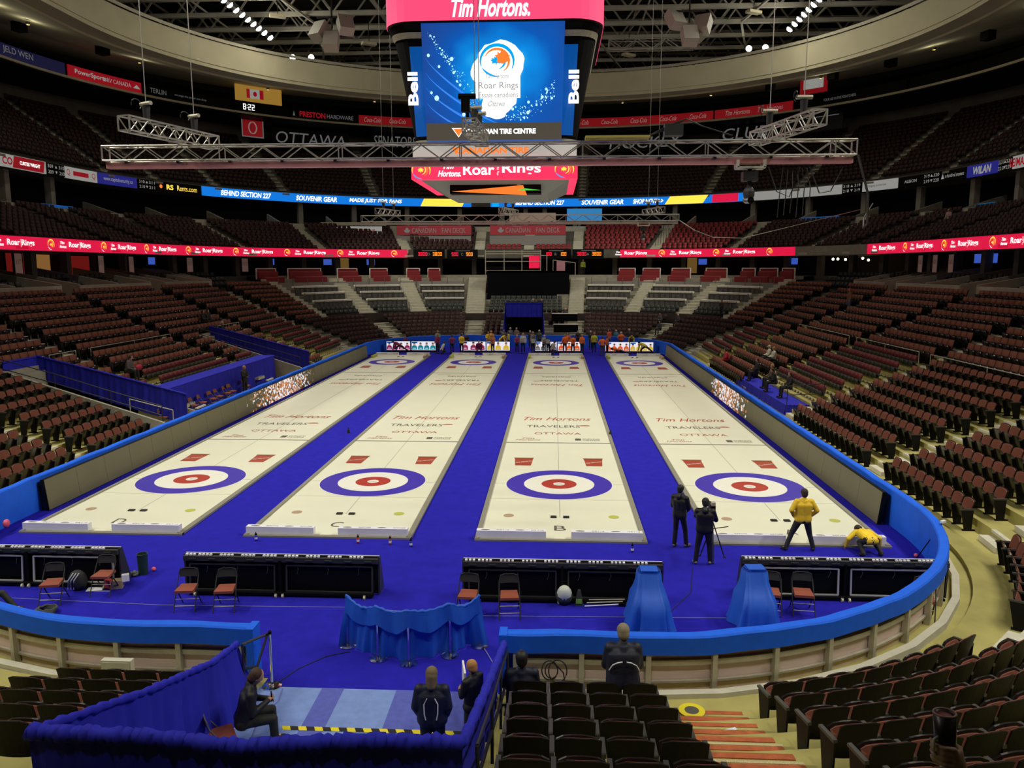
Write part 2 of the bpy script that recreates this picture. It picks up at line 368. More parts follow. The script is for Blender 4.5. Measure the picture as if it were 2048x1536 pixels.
mb=MB(); sweep(mb,P2,-3,P2.A*2+P2.q*2+P2.B+8,[(41.6,23),(41.6,33)],step=1.5); struct(mb.build('wall_top',M['black']))
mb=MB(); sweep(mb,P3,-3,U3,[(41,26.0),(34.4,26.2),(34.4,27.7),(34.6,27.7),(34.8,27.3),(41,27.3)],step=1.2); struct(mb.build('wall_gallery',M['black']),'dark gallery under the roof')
mb=MB(); sweep(mb,P3,-3,U3,[(34.05,26.30),(34.05,26.52),(34.3,26.52),(34.3,26.30)],step=1.2,close=True); struct(mb.build('trim_2',M['soffit']),'pale edge strip under the gallery boards')
mb=MB(); sweep(mb,P1,-6,U_L1+12,[(22.9,30.2),(22.9,27.9),(23.0,27.9),(23.0,27.55),(24.6,27.5),(24.6,27.3),(36.0,29.9),(42,30.4)],step=1.2); struct(mb.build('ceiling_ring',M['soffit']),'beige ring soffit under the roof')
mb=MB(); sweep(mb,P1,-6,U_L1+12,[(22.6,30.2),(22.6,30.5),(23.4,30.5)],step=1.2); struct(mb.build('trim_3',M['alu']))
mb=MB(); mb.b2((-75,-45,38.5),(70,105,38.9)); struct(mb.build('ceiling',M['roof']),'dark roof deck')
mb=MB(); mb.b2((-75,104,-.3),(70,105,38.5)); struct(mb.build('wall_far',M['black']))
mb=MB(); mb.b2((-75,-45,-.3),(-74,104,38.5)); struct(mb.build('wall_left',M['black']))
mb=MB(); mb.b2((69,-45,-.3),(70,104,38.5)); struct(mb.build('wall_right',M['black']))
mb=MB(); mb.b2((-75,-46,-.3),(70,-45,38.5)); struct(mb.build('wall_near',M['black']))
# sloping wall across each near vomitory, opening side walls
mb=MB()
for uu in (UV0,UV1):
    s_=-.12 if uu==UV0 else .12
    for k in range(0,9):
        a=rd(k,uu)-.77-(.2 if k==0 else 0); b=rd(k+1,uu)-.77
        P=[P1.pt(uu,a)[0],P1.pt(uu+s_,a)[0],P1.pt(uu+s_,b)[0],P1.pt(uu,b)[0]]
        mb.hexa([(p.x,p.y,0) for p in P]+[(p.x,p.y,rz_(k,uu)+.04) for p in P])
struct(mb.build('wall_opening',M['conc']))
mb=MB(); a=P1.pt(UV0,6.2)[0]; b=P1.pt(UV1,6.2)[0]; mb.b2((a.x,a.y-.3,0),(b.x,b.y,1.4)); struct(mb.build('wall_opening',M['concd']))
mb=MB()
for (y0,y1) in LV:
    for y,s_ in ((y0,-.14),(y1,.14)):
        A_=P1.pt(uL(y),1.1)[0]; B_=P1.pt(uL(y),8.5)[0]
        mb.hexa([(A_.x,y,0),(B_.x,y,0),(B_.x,y+s_,0),(A_.x,y+s_,0),(A_.x,y,.75),(B_.x,y,3.05),(B_.x,y+s_,3.05),(A_.x,y+s_,.75)])
    mb.b2((B_.x,y0,0),(B_.x-.2,y1,2.9))
struct(mb.build('wall_opening',M['concp']),'pale side walls of the left openings')
# ---------------------------------------------------------------- aisle steps
def aisle(uc,k0,k1,w=1.05,m=None,extra=False):
    mb=MB()
    for k in range(k0,k1+1):
        f_=rd(k,uc)-.77; z=rz_(k,uc); rise=(z-rz_(k-1,uc)) if k>0 else .1
        for (a,b,za,zb) in ((f_-.32,f_,z-rise,z-rise/2),(f_-.02,f_+.10,z-.06,z+.012)):
            q=[]
            for (s_,d) in ((-w/2,a),(w/2,a),(w/2,b),(-w/2,b)): p=P1.pt(P1.adv(uc,d,s_),d)[0]; q.append((p.x,p.y))
            mb.hexa([(x,y,za) for x,y in q]+[(x,y,zb) for x,y in q])
    return struct(mb.build('trim_steps',m or M['step']),'pale aisle steps between seat blocks')
UC=U_N1+P1.q*.93; UC2=U_N1+P1.q*.51
R_AIS=[1.85,12.3,21.6,32.6]
for y in R_AIS: aisle(uR(y),1,15)
for y in (1.4,12.3,22.2,33.2): aisle(uL(y),8 if y>5 else 1,15); 
for y in (12.3,22.2,33.2): aisle(uL(y),1,7)
aisle(UC,1,9); aisle(UC2,1,9,1.7)
for u in (45.3,): aisle(u,7,15)
for u in (77.8,): aisle(u,7,15)
for u in (50.95,56.85,66.5,72.4): aisle(u,1,6,1.5)
for u in (45.3,77.8): aisle(u,1,6)
def ramp(u,w,z0=2.45,z1=6.3,d0=8.0,d1=16.6,m=None,n=14):
    mb=MB()
    for i in range(n):
        a=d0+(d1-d0)*i/n; b=d0+(d1-d0)*(i+1)/n; z=z0+(z1-z0)*(i+1)/n; q=[]
        for s_,d in ((-w/2,a),(w/2,a),(w/2,b),(-w/2,b)): p=P1.pt(P1.adv(u,d,s_),d)[0]; q.append((p.x,p.y))
        mb.hexa([(x,y,z-1.1) for x,y in q]+[(x,y,z+.03) for x,y in q])
    return struct(mb.build('trim_steps',m or M['step']),'pale stairs between club table sections')
for u,w_ in ((48.35,1.1),(51.1,1.5),(53.95,1.4),(56.85,1.6),(66.62,2.0),(69.5,1.5),(72.25,1.4),(75.1,1.1)): ramp(u,w_)
# stairs by the camera : deep treads with orange nosings and row letters
mb=MB(); nb=MB(); gb=MB(); lb=MB()
X0,X1=1.52,3.12
for k in range(0,9):
    y=-13.15-(rd(k,uN(0))-.77); z=rz_(k,uN(0)); rise=.34
    if k>0: mb.b2((X0,y-.02,z-rise-.05),(X1,y+.43,z-rise/2))
    for (yy,zz) in (((y+.43,z-rise/2),) if k>0 else ())+((y,z),):
        nb.b2((X0+.12,yy-.13,zz-.02),(X1-.14,yy-.03,zz+.012)); nb.b2((X0+.12,yy-.005,zz-.16),(X1-.14,yy+.01,zz))
    if k>1: gb.b2((X0+.08,y-.40,z),(X1-.05,y-.16,z+.006)); put_text(lb,chr(64+k),lambda a,b:(X1-.28+a,y-.30+b,z+.012),h=.13)
so=mb.build('trim_steps',M['conc']); struct(so,'yellowish concrete stairs beside the near seats')
for b_,nme,mm in ((nb,'nosing',M['nosing']),(gb,'grit_strip',M['grit']),(lb,'row_letter',M['inkgrey'])): b_.build(nme,mm,so)
# ---------------------------------------------------------------- fascia and divider walls behind the lower bowl
mb=MB(); db=MB()
def fascia(u1,u2):
    sweep(mb,P1,u1,u2,[(15.75,5.2),(15.75,6.32),(15.95,6.32),(15.95,5.2)],close=True)
    for uu in (u1,(u1+u2)/2,u2):
        q=[]
        for s_,d in ((-.09,15.8),(.09,15.8),(.09,22.0),(-.09,22.0)): p=P1.pt(P1.adv(uu,d,s_),d)[0]; q.append((p.x,p.y))
        db.hexa([(x,y,5.2) for x,y in q]+[(q[0][0],q[0][1],6.4),(q[1][0],q[1][1],6.4),(q[2][0],q[2][1],7.5),(q[3][0],q[3][1],7.5)])
for y0,y1 in ((3.2,11.8),(14,22.8),(24.8,34.1),(36.1,44.4)):
    if y1<39.4: fascia(uR(y0),uR(y1)); fascia(uL(y1),uL(y0))
fascia(uR(36.2),44.9); fascia(uL(39.3)-1.7,uL(36.4)) ; fascia(77.9,78.6)
struct(mb.build('trim_4',M['step']),'pale ledge above the lower seats'); struct(db.build('wall_dividers',M['concp']),'sloping pale divider walls behind the lower seats')
mb=MB()
for u in [uR(y) for y in range(-1,40,4)]+[44.9,46,47.2,48.4,49.6,50.8,52,53.2,54.4,55.6,56.8]+[66.8,68,69.2,70.4,71.6,72.8,74,75.2,76.4,77.6]+[uL(y) for y in range(-1,40,4)]:
    p,n=P1.pt(u,20.6); mb.box((p.x,p.y,7.6),(.55,.55,2.0),math.atan2(n[1],n[0]))
struct(mb.build('wall_pillars',M['concd']),'concourse pillars under the ribbon board')
mb=MB()
for u in [uR(y) for y in range(-2,40,6)]+[45.5,47.1,48.7,50.3,51.9,53.5,55.1,56.7,59,62,65,67.6,69.2,70.8,72.4,74,75.6,77.2]+[uL(y) for y in range(-2,40,6)]:
    p,n=P2.pt(u,29.8); mb.box((p.x,p.y,13.8),(.6,.6,3.7),math.atan2(n[1],n[0]))
    q=[]
    for s_,d in ((-.1,27.3),(.1,27.3),(.1,31.4),(-.1,31.4)): pp=P1.pt(P1.adv(u,d,s_+.9),d)[0]; q.append((pp.x,pp.y))
    mb.hexa([(x,y,12) for x,y in q]+[(q[0][0],q[0][1],12.7),(q[1][0],q[1][1],12.7),(q[2][0],q[2][1],13.9),(q[3][0],q[3][1],13.9)])
struct(mb.build('wall_suite_piers',M['concp']),'pale suite piers between dark suite openings')
# stair blocks in the middle and top seating
mb=MB()
def stairs2(P,u,zf,d0,pitch,n,w=1.2):
    for k in range(n):
        for hh,(a,b) in enumerate(((d0+pitch*k-.3,d0+pitch*k),(d0+pitch*k,d0+pitch*k+.08))):
            z=zf(k); q=[]
            for s_,d in ((-w/2,a),(w/2,a),(w/2,b),(-w/2,b)): p=P.pt(P.adv(u,d,s_),d)[0]; q.append((p.x,p.y))
            zt=z-.15 if hh==0 else z+.02
            mb.hexa([(x,y,zt-.2) for x,y in q]+[(x,y,zt) for x,y in q])
A200=[uR(3),uR(13.5),uR(25),uR(36),45.4,46.7,48.5,51.4,54.2,56.9,61.7,66.6,69.2,72.2,75.1,77.5,79.2,uL(34),uL(23),uL(12),uL(1)]
for u in A200: stairs2(P1,u,z2,18.6,.84,10)
struct(mb.build('trim_steps',M['step']),'pale stairs in the middle seating level')
mb=MB(); A300=[uR(8),uR(20),uR(32),48.9,50.8,53.1,55.3,58,61.8,65,68,70,72.6,75.0,77.75,79.8,81.6,83.1,93,105]
for u in A300: stairs2(P2,u,z3,28.55,.82,15,.9)
struct(mb.build('trim_steps',M['concp']),'stairs in the dark top seating level')

# small lamps added under the roof ring to light the beige soffit
g0=None
for k,u in enumerate((98,91,85,81.5,78.5,75.5,72,69,66,58,55,52.5,49.5,46.5,43,37,30)):
    p,n=P1.pt(u+.7,28.5,27.8)
    if g0 is None:
        g0=thing('soffit_fill_lamp','x','lamp'); mb=MB(); mb.lathe((0,0,0),[(.16,0),(.18,.2),(.05,.25)],12); mb.build('shade',M['dsteel'],g0); mb=MB(); mb.cyl((0,0,-.03),.13,.03,12); mb.build('bulb',E_['warm'],g0); t=g0; g1=g0
    else: t=dup(g0)
    t.location=p; t['label']='small round added fill lamp under the soffit, %s along the ring from the left'%(['first','second','third','fourth','fifth','sixth','seventh','eighth','ninth','tenth','eleventh','twelfth','thirteenth','fourteenth','fifteenth','sixteenth','seventeenth'][k]); t['group']='added fill lamps under the soffit'
    gl.append(t) if k else None
    if not k: gl=[t]
for t in gl:
    pd=bpy.data.lights.new('soffit_fill','POINT'); pd.energy=45; pd.color=(1,.93,.66); pd.shadow_soft_size=.2
    lo=bpy.data.objects.new('soffit_fill',pd); COL.objects.link(lo); lo.parent=t; lo.location=(0,0,-.35)
# ================================================================ seats
PITCH=.575
def seat_parts():
    """local: x across, +y away from the rink, origin on the floor under the back top"""
    W=.262; out={}
    def curved(x0,x1,za,zb,ya,yb,th,bow,nx=6,nz=3):
        P=[];n=(nx+1)*(nz+1)
        for s_ in (0,1):
            for j in range(nz+1):
                for i in range(nx+1):
                    t=i/nx*2-1; f=j/nz; x=x0+(x1-x0)*i/nx; y=ya+(yb-ya)*f+bow*(1-t*t)+s_*th; z=za+(zb-za)*f-(.012*(t*t) if f==1 else 0)-(.03*abs(t)**6 if f==1 else 0)
                    P.append((x,y,z))
        F=[]
        for j in range(nz):
            for i in range(nx):
                a=j*(nx+1)+i; F.append((a,a+1,a+nx+2,a+nx+1)); F.append((n+a,n+a+nx+1,n+a+nx+2,n+a+1))
        ed=[i for i in range(nx+1)]+[j*(nx+1)+nx for j in range(1,nz+1)]+[nz*(nx+1)+i for i in range(nx-1,-1,-1)]+[j*(nx+1) for j in range(nz-1,0,-1)]
        for i in range(len(ed)): a,b=ed[i],ed[(i+1)%len(ed)]; F.append((a,n+a,n+b,b))
        return P,F
    b=MB(); b.add(*curved(-W,W,.36,.885,-.14,-.03,.022,.035)); out['backrest']=(b,M['shell'])
    b=MB(); b.add(*curved(-W+.02,W-.02,.42,.868,-.165,-.058,.03,.032)); out['back_cushion']=(b,M['brown'])
    b=MB(); b.add(*curved(-W+.015,W-.015,.36,.70,-.245,-.345,.028,-.015)); 
    b.add(*curved(-W+.04,W-.04,.40,.67,-.215,-.315,.02,.0),mi=1); out['seat']=(b,[M['pan'],M['brown']])
    b=MB(); b.hexa([(-.318,-.42,.60),(-.262,-.42,.60),(-.262,-.06,.60),(-.318,-.06,.60),(-.318,-.42,.635),(-.262,-.42,.635),(-.262,-.06,.645),(-.318,-.06,.645)]); out['armrest']=(b,M['arm'])
    b=MB(); b.hexa([(-.305,-.28,0),(-.275,-.28,0),(-.275,-.08,0),(-.305,-.08,0),(-.305,-.40,.60),(-.275,-.40,.60),(-.275,-.06,.60),(-.305,-.06,.60)]); b.box((-.29,-.16,.02),(.06,.34,.04)); out['standard']=(b,M['shell'])
    return out
SP=seat_parts(); SME={}
for k,(b,m) in SP.items():
    o=b.build(k,m,link=False); SME[k]=o.data; bpy.data.objects.remove(o)
def put_seat(loc,rz,label,group,end=False):
    t=thing('arena_seat',label,'seat',loc,rz,group)
    for k in ('backrest','back_cushion','seat','armrest','standard'):
        o=bpy.data.objects.new(k,SME[k]); COL.objects.link(o); o.parent=t
    if end:
        for k in ('armrest','standard'):
            o=bpy.data.objects.new(k,SME[k]); COL.objects.link(o); o.parent=t; o.location.x=.58
    return t
# low templates : list of boxes (x0,x1, y/z quad) as 8 verts + 6 faces, material per box
def tmpl(boxes):
    V=[];F=[];Mi=[]
    for P,mi in boxes:
        o=len(V); V+=P
        for q,mm in zip(((0,3,2,1),(4,5,6,7),(0,1,5,4),(1,2,6,5),(2,3,7,6),(3,0,4,7)),mi): F.append([o+i for i in q]); Mi.append(mm)
    return np.array(V,float),np.array(F,int),np.array(Mi,int)
def slab(w,zb,zt,yb,yt,th):  # back plate
    return [(-w,yb,zb),(w,yb,zb),(w,yb+th,zb),(-w,yb+th,zb),(-w,yt,zt),(w,yt,zt),(w,yt+th,zt),(-w,yt+th,zt)]
T_BROWN=tmpl([(slab(.268,.42,.885,-.17,-.06,.06),(1,0,0,1,1,1)),(slab(.235,.34,.66,-.26,-.36,.05),(1,2,2,1,0,1)),(slab(.025,0,.63,-.25,-.25,.3),(1,)*6)])
T_BROWN[0][16:,0]-=.29
T_TEMP=tmpl([(slab(.21,.36,.62,-.12,-.07,.05),(1,0,1,1,1,1)),(slab(.20,.34,.58,-.22,-.26,.05),(1,0,1,1,1,1)),(slab(.205,.60,.86,-.13,-.08,.12),(0,0,0,0,0,0)),(slab(.07,.02,.10,-.46,-.44,.10),(2,)*6)])
T_DARK=tmpl([(slab(.24,.40,.88,-.15,-.05,.06),(0,0,0,1,1,1)),(slab(.22,.34,.60,-.26,-.34,.05),(1,1,1,1,1,1))])
def stuff(name,tm,items,mats,label,cat,kind='stuff'):
    V,F,Mi=tm; n=len(items); 
    if not n: return
    A=np.array([(p[0],p[1],p[2],p[3]) for p in items]); c,s_=np.cos(A[:,3])[:,None],np.sin(A[:,3])[:,None]
    X=A[:,0:1]+V[None,:,0]*c-V[None,:,1]*s_; Y=A[:,1:2]+V[None,:,0]*s_+V[None,:,1]*c; Z=A[:,2:3]+V[None,:,2]+0*c
    co=np.stack([X,Y,Z],-1).reshape(-1,3); nf=len(F)
    fs=(F[None]+(np.arange(n)*len(V))[:,None,None]).reshape(-1)
    me=bpy.data.meshes.new(name); me.vertices.add(len(co)); me.vertices.foreach_set('co',co.ravel())
    me.loops.add(len(fs)); me.loops.foreach_set('vertex_index',fs); me.polygons.add(n*nf); me.polygons.foreach_set('loop_start',np.arange(n*nf)*4); me.polygons.foreach_set('loop_total',np.full(n*nf,4))
    for m in mats: me.materials.append(m)
    me.polygons.foreach_set('material_index',np.tile(Mi,n)); me.update(calc_edges=True)
    o=bpy.data.objects.new(name,me); COL.objects.link(o); tag(o,label,cat,kind=kind); return o
def inframe(p,mx=140):
    v=Vector(p)-CAM; z=v.dot(CFW)
    if z<.4: return None
    x=1024+FPX*v.dot(CRT)/z; y=768-FPX*v.dot(CUP)/z
    return (x,y,z) if -mx<x<2048+mx and -mx<y<1536+mx else None
def row_pts(P,u1,u2,d,z,gap=.55,pitch=PITCH):
    a,b=P.arc(u1,d)+gap,P.arc(u2,d)-gap; n=int((b-a)/pitch); 
    if n<1: return []
    off=(b-a-n*pitch)/2; out=[]
    for i in range(n):
        u=P.inv(a+off+(i+.5)*pitch,d); p,nn=P.pt(u,d,z); out.append((p.x,p.y,p.z,math.atan2(nn[1],nn[0])-PI/2,i,n))
    return out
ORD=['','first','second','third','fourth','fifth','sixth','seventh','eighth','ninth','tenth','eleventh','twelfth','thirteenth','fourteenth','fifteenth','sixteenth','seventeenth','eighteenth','nineteenth','twentieth']
cand=[]     # (dist, seat, block label, row, index text)
# blocks of brown seats: u1,u2,rows,landmark (short), seats counted from which end
BL=[(U_N0-P1.q*.52,None,range(0,9),'left corner block, from its right end',0,.2),
 (None,uN(-5.95),range(0,9),'block left of the draped entrance',0,.1),
 (uN(-.93),uN(1.48),range(0,7),'block left of the yellow stairs',0,.0),
 (None,U_N1+P1.q*.43,range(0,11),'block right of the yellow stairs',0,.0),
 (U_N1+P1.q*.58,U_N1+P1.q*.86,range(0,10),'lower right corner block',0,.05),
 (uR(-4.5),uR(.8),range(0,16),'block above the right board end',1,.0),
 (uR(2.4),uR(11.7),range(0,8),'block behind the right video board',1,.0),
 (uL(1.0),uL(-4.6),range(0,16),'block above the left board end',0,.0),
 (uL(6.4),uL(2.0),range(0,8),'block before the left draped ramp',0,.0)]
SEATS=[]
for bi,(u1,u2,rows,lm,fl,gap) in enumerate(BL):
    for k in rows:
        if bi==3: u1=U_N1+P1.r*math.asin(2.0/(P1.r+1.4+.9*k))
        if bi==1: u1=U_N0-P1.r*math.asin((.95+(.3 if k>0 else 0))/(P1.r+1.4+.9*k))
        if bi==0: u2=U_N0-P1.r*math.asin(2.5/(P1.r+1.4+.9*k))
        um=(u1+u2)/2; d=rd(k,um)
        z=rz_(k,um); pts=row_pts(P1,u1,u2,d,z,gap,.585)
        for (x,y,zz,r,i,n) in pts:
            if bi in (2,) and False: continue
            f=inframe((x,y,zz+.6),60)
            if f is None or y<-23.2: continue
            SEATS.append((f[2],x,y,zz,r,bi,k,i,n))
SEATS.sort(); near=SEATS[:300]; rest=SEATS[300:]
nrow={}
for s_ in near: nrow.setdefault((s_[5],s_[6]),0)
for (dist,x,y,z,r,bi,k,i,n) in near:
    left_is_high = True   # u grows to the viewer's left when facing outward; from inside the right-hand end has the lowest u
    j=n-i if BL[bi][4]==0 else i+1
    if bi in (2,3,4,1,0): j=i+1   # near end: u grows to the right of the photo
    lm=BL[bi][3]; jj=ORD[j] if j<21 else str(j)
    fr={0:'left corner block',1:'block left of the entrance curtain',2:'block left of yellow stairs',3:'block right of yellow stairs',4:'lower right corner block',5:'block above right board end',6:'block behind right video board',7:'block above left board end',8:'block before left ramp'}[bi]
    jj=ORD[j] if j<21 else 'farther'
    if bi in (7,8): jj=ORD[n-i] if n-i<21 else 'farther'
    lab='%s seat, %s row up, %s from %s, %s'%('black backed' if bi<5 else 'brown arena',ORD[k+1],jj,'left' if bi<5 else 'near end',fr)
    put_seat((x,y,z),r,lab,'arena seats in the '+lm.split(',')[0],end=(i==0))
brown=[(x,y,z,r) for (_,x,y,z,r,*_r) in rest]
def fill(P,u1,u2,ks,dz,gap=.6,pitch=PITCH,lst=None,mx=160):
    lst=brown if lst is None else lst
    for k in ks:
        d,z=dz(k)
        for (x,y,zz,r,i,n) in row_pts(P,u1,u2,d,z,gap,pitch):
            if inframe((x,y,zz+.6),mx): lst.append((x,y,zz,r))
low=lambda k:(rd(k,10),rz_(k,10))
temp=[];dark=[];upper=[];clubs=[];reds=[]
# right side
fill(P1,uR(2.4),uR(11.7),range(8,16),low,0); fill(P1,uR(12.9),uR(21),range(8,16),low,0)
fill(P1,uR(12.9),uR(21),range(2,8),low,0,.5,temp); fill(P1,uR(22.2),uR(32),range(0,16),low,0)
fill(P1,uR(33.2),44.8,range(7,16),low,.3); fill(P1,45.3,48.3,range(7,16),low,.7)
fill(P1,uR(33.2),44.8,range(1,7),low,.3,.5,temp); fill(P1,45.3,50.9,range(0,7),low,.8,.53,dark)
# left side
fill(P1,uL(11.7),uL(9.6),range(5,8),low,0); fill(P1,uL(11.7),uL(9.6),range(3,5),low,0,.5,temp)
fill(P1,uL(21.6),uL(12.9),range(5,8),low,0); fill(P1,uL(21.6),uL(12.9),range(3,5),low,0,.5,temp)
fill(P1,uL(25.4),uL(22.8),range(4,8),low,0); fill(P1,uL(25.4),uL(22.8),range(3,4),low,0,.5,temp)
fill(P1,uL(32.6),uL(28.6),range(0,8),low,0)
for a,b in ((11.7,2.0),(21.6,12.9),(32.6,22.8)): fill(P1,uL(b) if False else uL(a),uL(b),range(8,16),low,0)
fill(P1,78.3,uL(33.8),range(7,16),low,.3); fill(P1,75.1,77.8,range(7,16),low,.7)
fill(P1,78.3,uL(33.8),range(1,7),low,.3,.5,temp); fill(P1,72.5,77.8,range(0,7),low,.8,.53,dark)
# far end lower
for a,b in ((51.0,56.85),(56.85,66.5),(66.5,72.4)):
    if a==56.85: fill(P1,57.3,59.6,range(4,7),low,.3,.55,dark); fill(P1,63.6,66.1,range(0,7),low,.3,.55,dark)
    else: fill(P1,a,b,range(0,7),low,.9,.55,dark)
# club seats
cz=lambda k:((9.1,2.45),(10.0,2.75),(11.3,3.2))[k]
for a,b in ((48.5,50.85),(51.45,53.7),(54.3,56.5),(67.0,69.15),(69.85,71.95),(72.55,74.9)): fill(P1,a,b,range(2),cz,.3,.56,clubs)
fill(P1,57.4,66.0,range(5),lambda k:(8.6+.85*k,2.45+.27*k),.3,.56,clubs)
for a,b in ((uR(3.2),uR(11.8)),(uR(14),uR(22.8)),(uR(24.8),uR(34.1)),(uR(36.2),47.5),(uL(34.1),uL(24.8)),(uL(22.8),uL(14)),(uL(11.8),uL(3.2)),(76.2,uL(36.4))):
    m_=(a+b)/2
    for q in ((a,m_),(m_,b)): fill(P1,q[0],q[1],range(3),lambda k:(16.9+1.15*k,(5.3,5.7,6.15)[k]),.5,.62,clubs)
# level 200 / 300
A2=sorted(A200)
for a,b in zip(A2[:-1],A2[1:]): fill(P1,a,b,range(2) if 56<a<66 else range(10),lambda k:(19.35+.84*k,z2(k)),.7,.6,reds if 51<a<66 else upper)
A3=sorted(A300)
for a,b in zip(A3[:-1],A3[1:]): fill(P2,a,b,range(15),lambda k:(29.25+.82*k,z3(k)),.6,.62,upper)
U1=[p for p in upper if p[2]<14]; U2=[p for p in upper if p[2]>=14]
stuff('arena_seats',T_BROWN,brown,[M['brown'],M['shell'],M['pan']],'rows of brown arena seats further up and away round the rink','seats')
stuff('temporary_seats',T_TEMP,temp,[M['tred'],M['tgreen'],M['tcap']],'rows of small green seats with dark red caps on temporary risers','seats')
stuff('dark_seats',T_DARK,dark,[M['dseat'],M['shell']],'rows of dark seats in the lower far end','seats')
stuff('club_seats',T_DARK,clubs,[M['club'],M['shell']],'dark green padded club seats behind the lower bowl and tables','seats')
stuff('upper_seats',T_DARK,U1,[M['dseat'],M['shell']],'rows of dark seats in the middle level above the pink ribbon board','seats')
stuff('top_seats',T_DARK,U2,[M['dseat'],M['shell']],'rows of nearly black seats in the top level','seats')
stuff('deck_seats',T_DARK,reds,[M['redseat'],M['shell']],'rows of red seats beside the fan deck banners','seats')
print('SEATS',len(near),len(brown),len(temp),len(dark),len(clubs),len(upper),len(reds))
# ================================================================ rink floor, ice, boards
def rink_poly(off):
    return [tuple(P1.pt(u,off)[0])[:2] for u in P1.samples(0,P1.L-.01,off,.6)]
mb=MB(); pl=rink_poly(-.02); mb.prism(pl,lambda x,y,h:(x,y,.001+h),th=.008); tag(mb.build('carpet',M['carpet']),'royal blue carpet covering the whole rink floor around the ice sheets','carpet')
mb=MB(); mb.b2((-5.45,-13.46,.001),(-1.15,-13.1,.0105)); tag(mb.build('carpet_edge',M['carpet']),'royal blue carpet strip between the board ends','carpet')
mb=MB(); mb.b2((-5.5,-19.2,.001),(-1.18,-13.44,.012)); mb.build('x',M['carpet2']); o=bpy.data.objects['x']; o.name='walkway_carpet'; tag(o,'pale blue carpet in the entrance below the near curtains','carpet')
# faint darker runner and seams
mb=MB(); mb.b2((-4.35,-19.2,.013),(-3.95,-13.45,.0145)); mb.b2((-3.0,-19.2,.013),(-1.25,-13.45,.0145)); tag(mb.build('carpet_runner',mat('mid_blue_carpet',(.085,.105,.42),.95,noise=.1)),'slightly darker blue strip laid on the entrance carpet','carpet')
mb=MB(); mi=0
n=22
for i in range(n):
    x=-4.62+i*.135
    mb.add([(x,-14.74,.017),(x+.135,-14.74,.017),(x+.135-.05,-14.63,.017),(x-.05,-14.63,.017)],[(0,1,2,3)],i%2)
tag(mb.build('hazard_tape',[M['yellow'],M['rubber']]),'yellow and black striped tape across the entrance carpet','tape')
SHX={'D':-13.063,'C':-6.531,'B':0.,'A':6.531}
HW=2.38; Y0,Y1_=-5.55,39.65
def disc(mb,cx,cy,r0,r1,z,mi,n=64):
    V=[];F=[]
    for k in range(n): a=2*PI*k/n; V+=[(cx+r0*math.cos(a),cy+r0*math.sin(a),z),(cx+r1*math.cos(a),cy+r1*math.sin(a),z)]
    for k in range(n): j=(k+1)%n; F.append((2*k,2*k+1,2*j+1,2*j))
    mb.add(V,F,mi)
sheet_lab={'A':'rightmost curling sheet marked A, beside the right video board','B':'curling sheet marked B, second from the right','C':'curling sheet marked C, second from the left','D':'leftmost curling sheet marked D, beside the left video board'}
ice_root={}
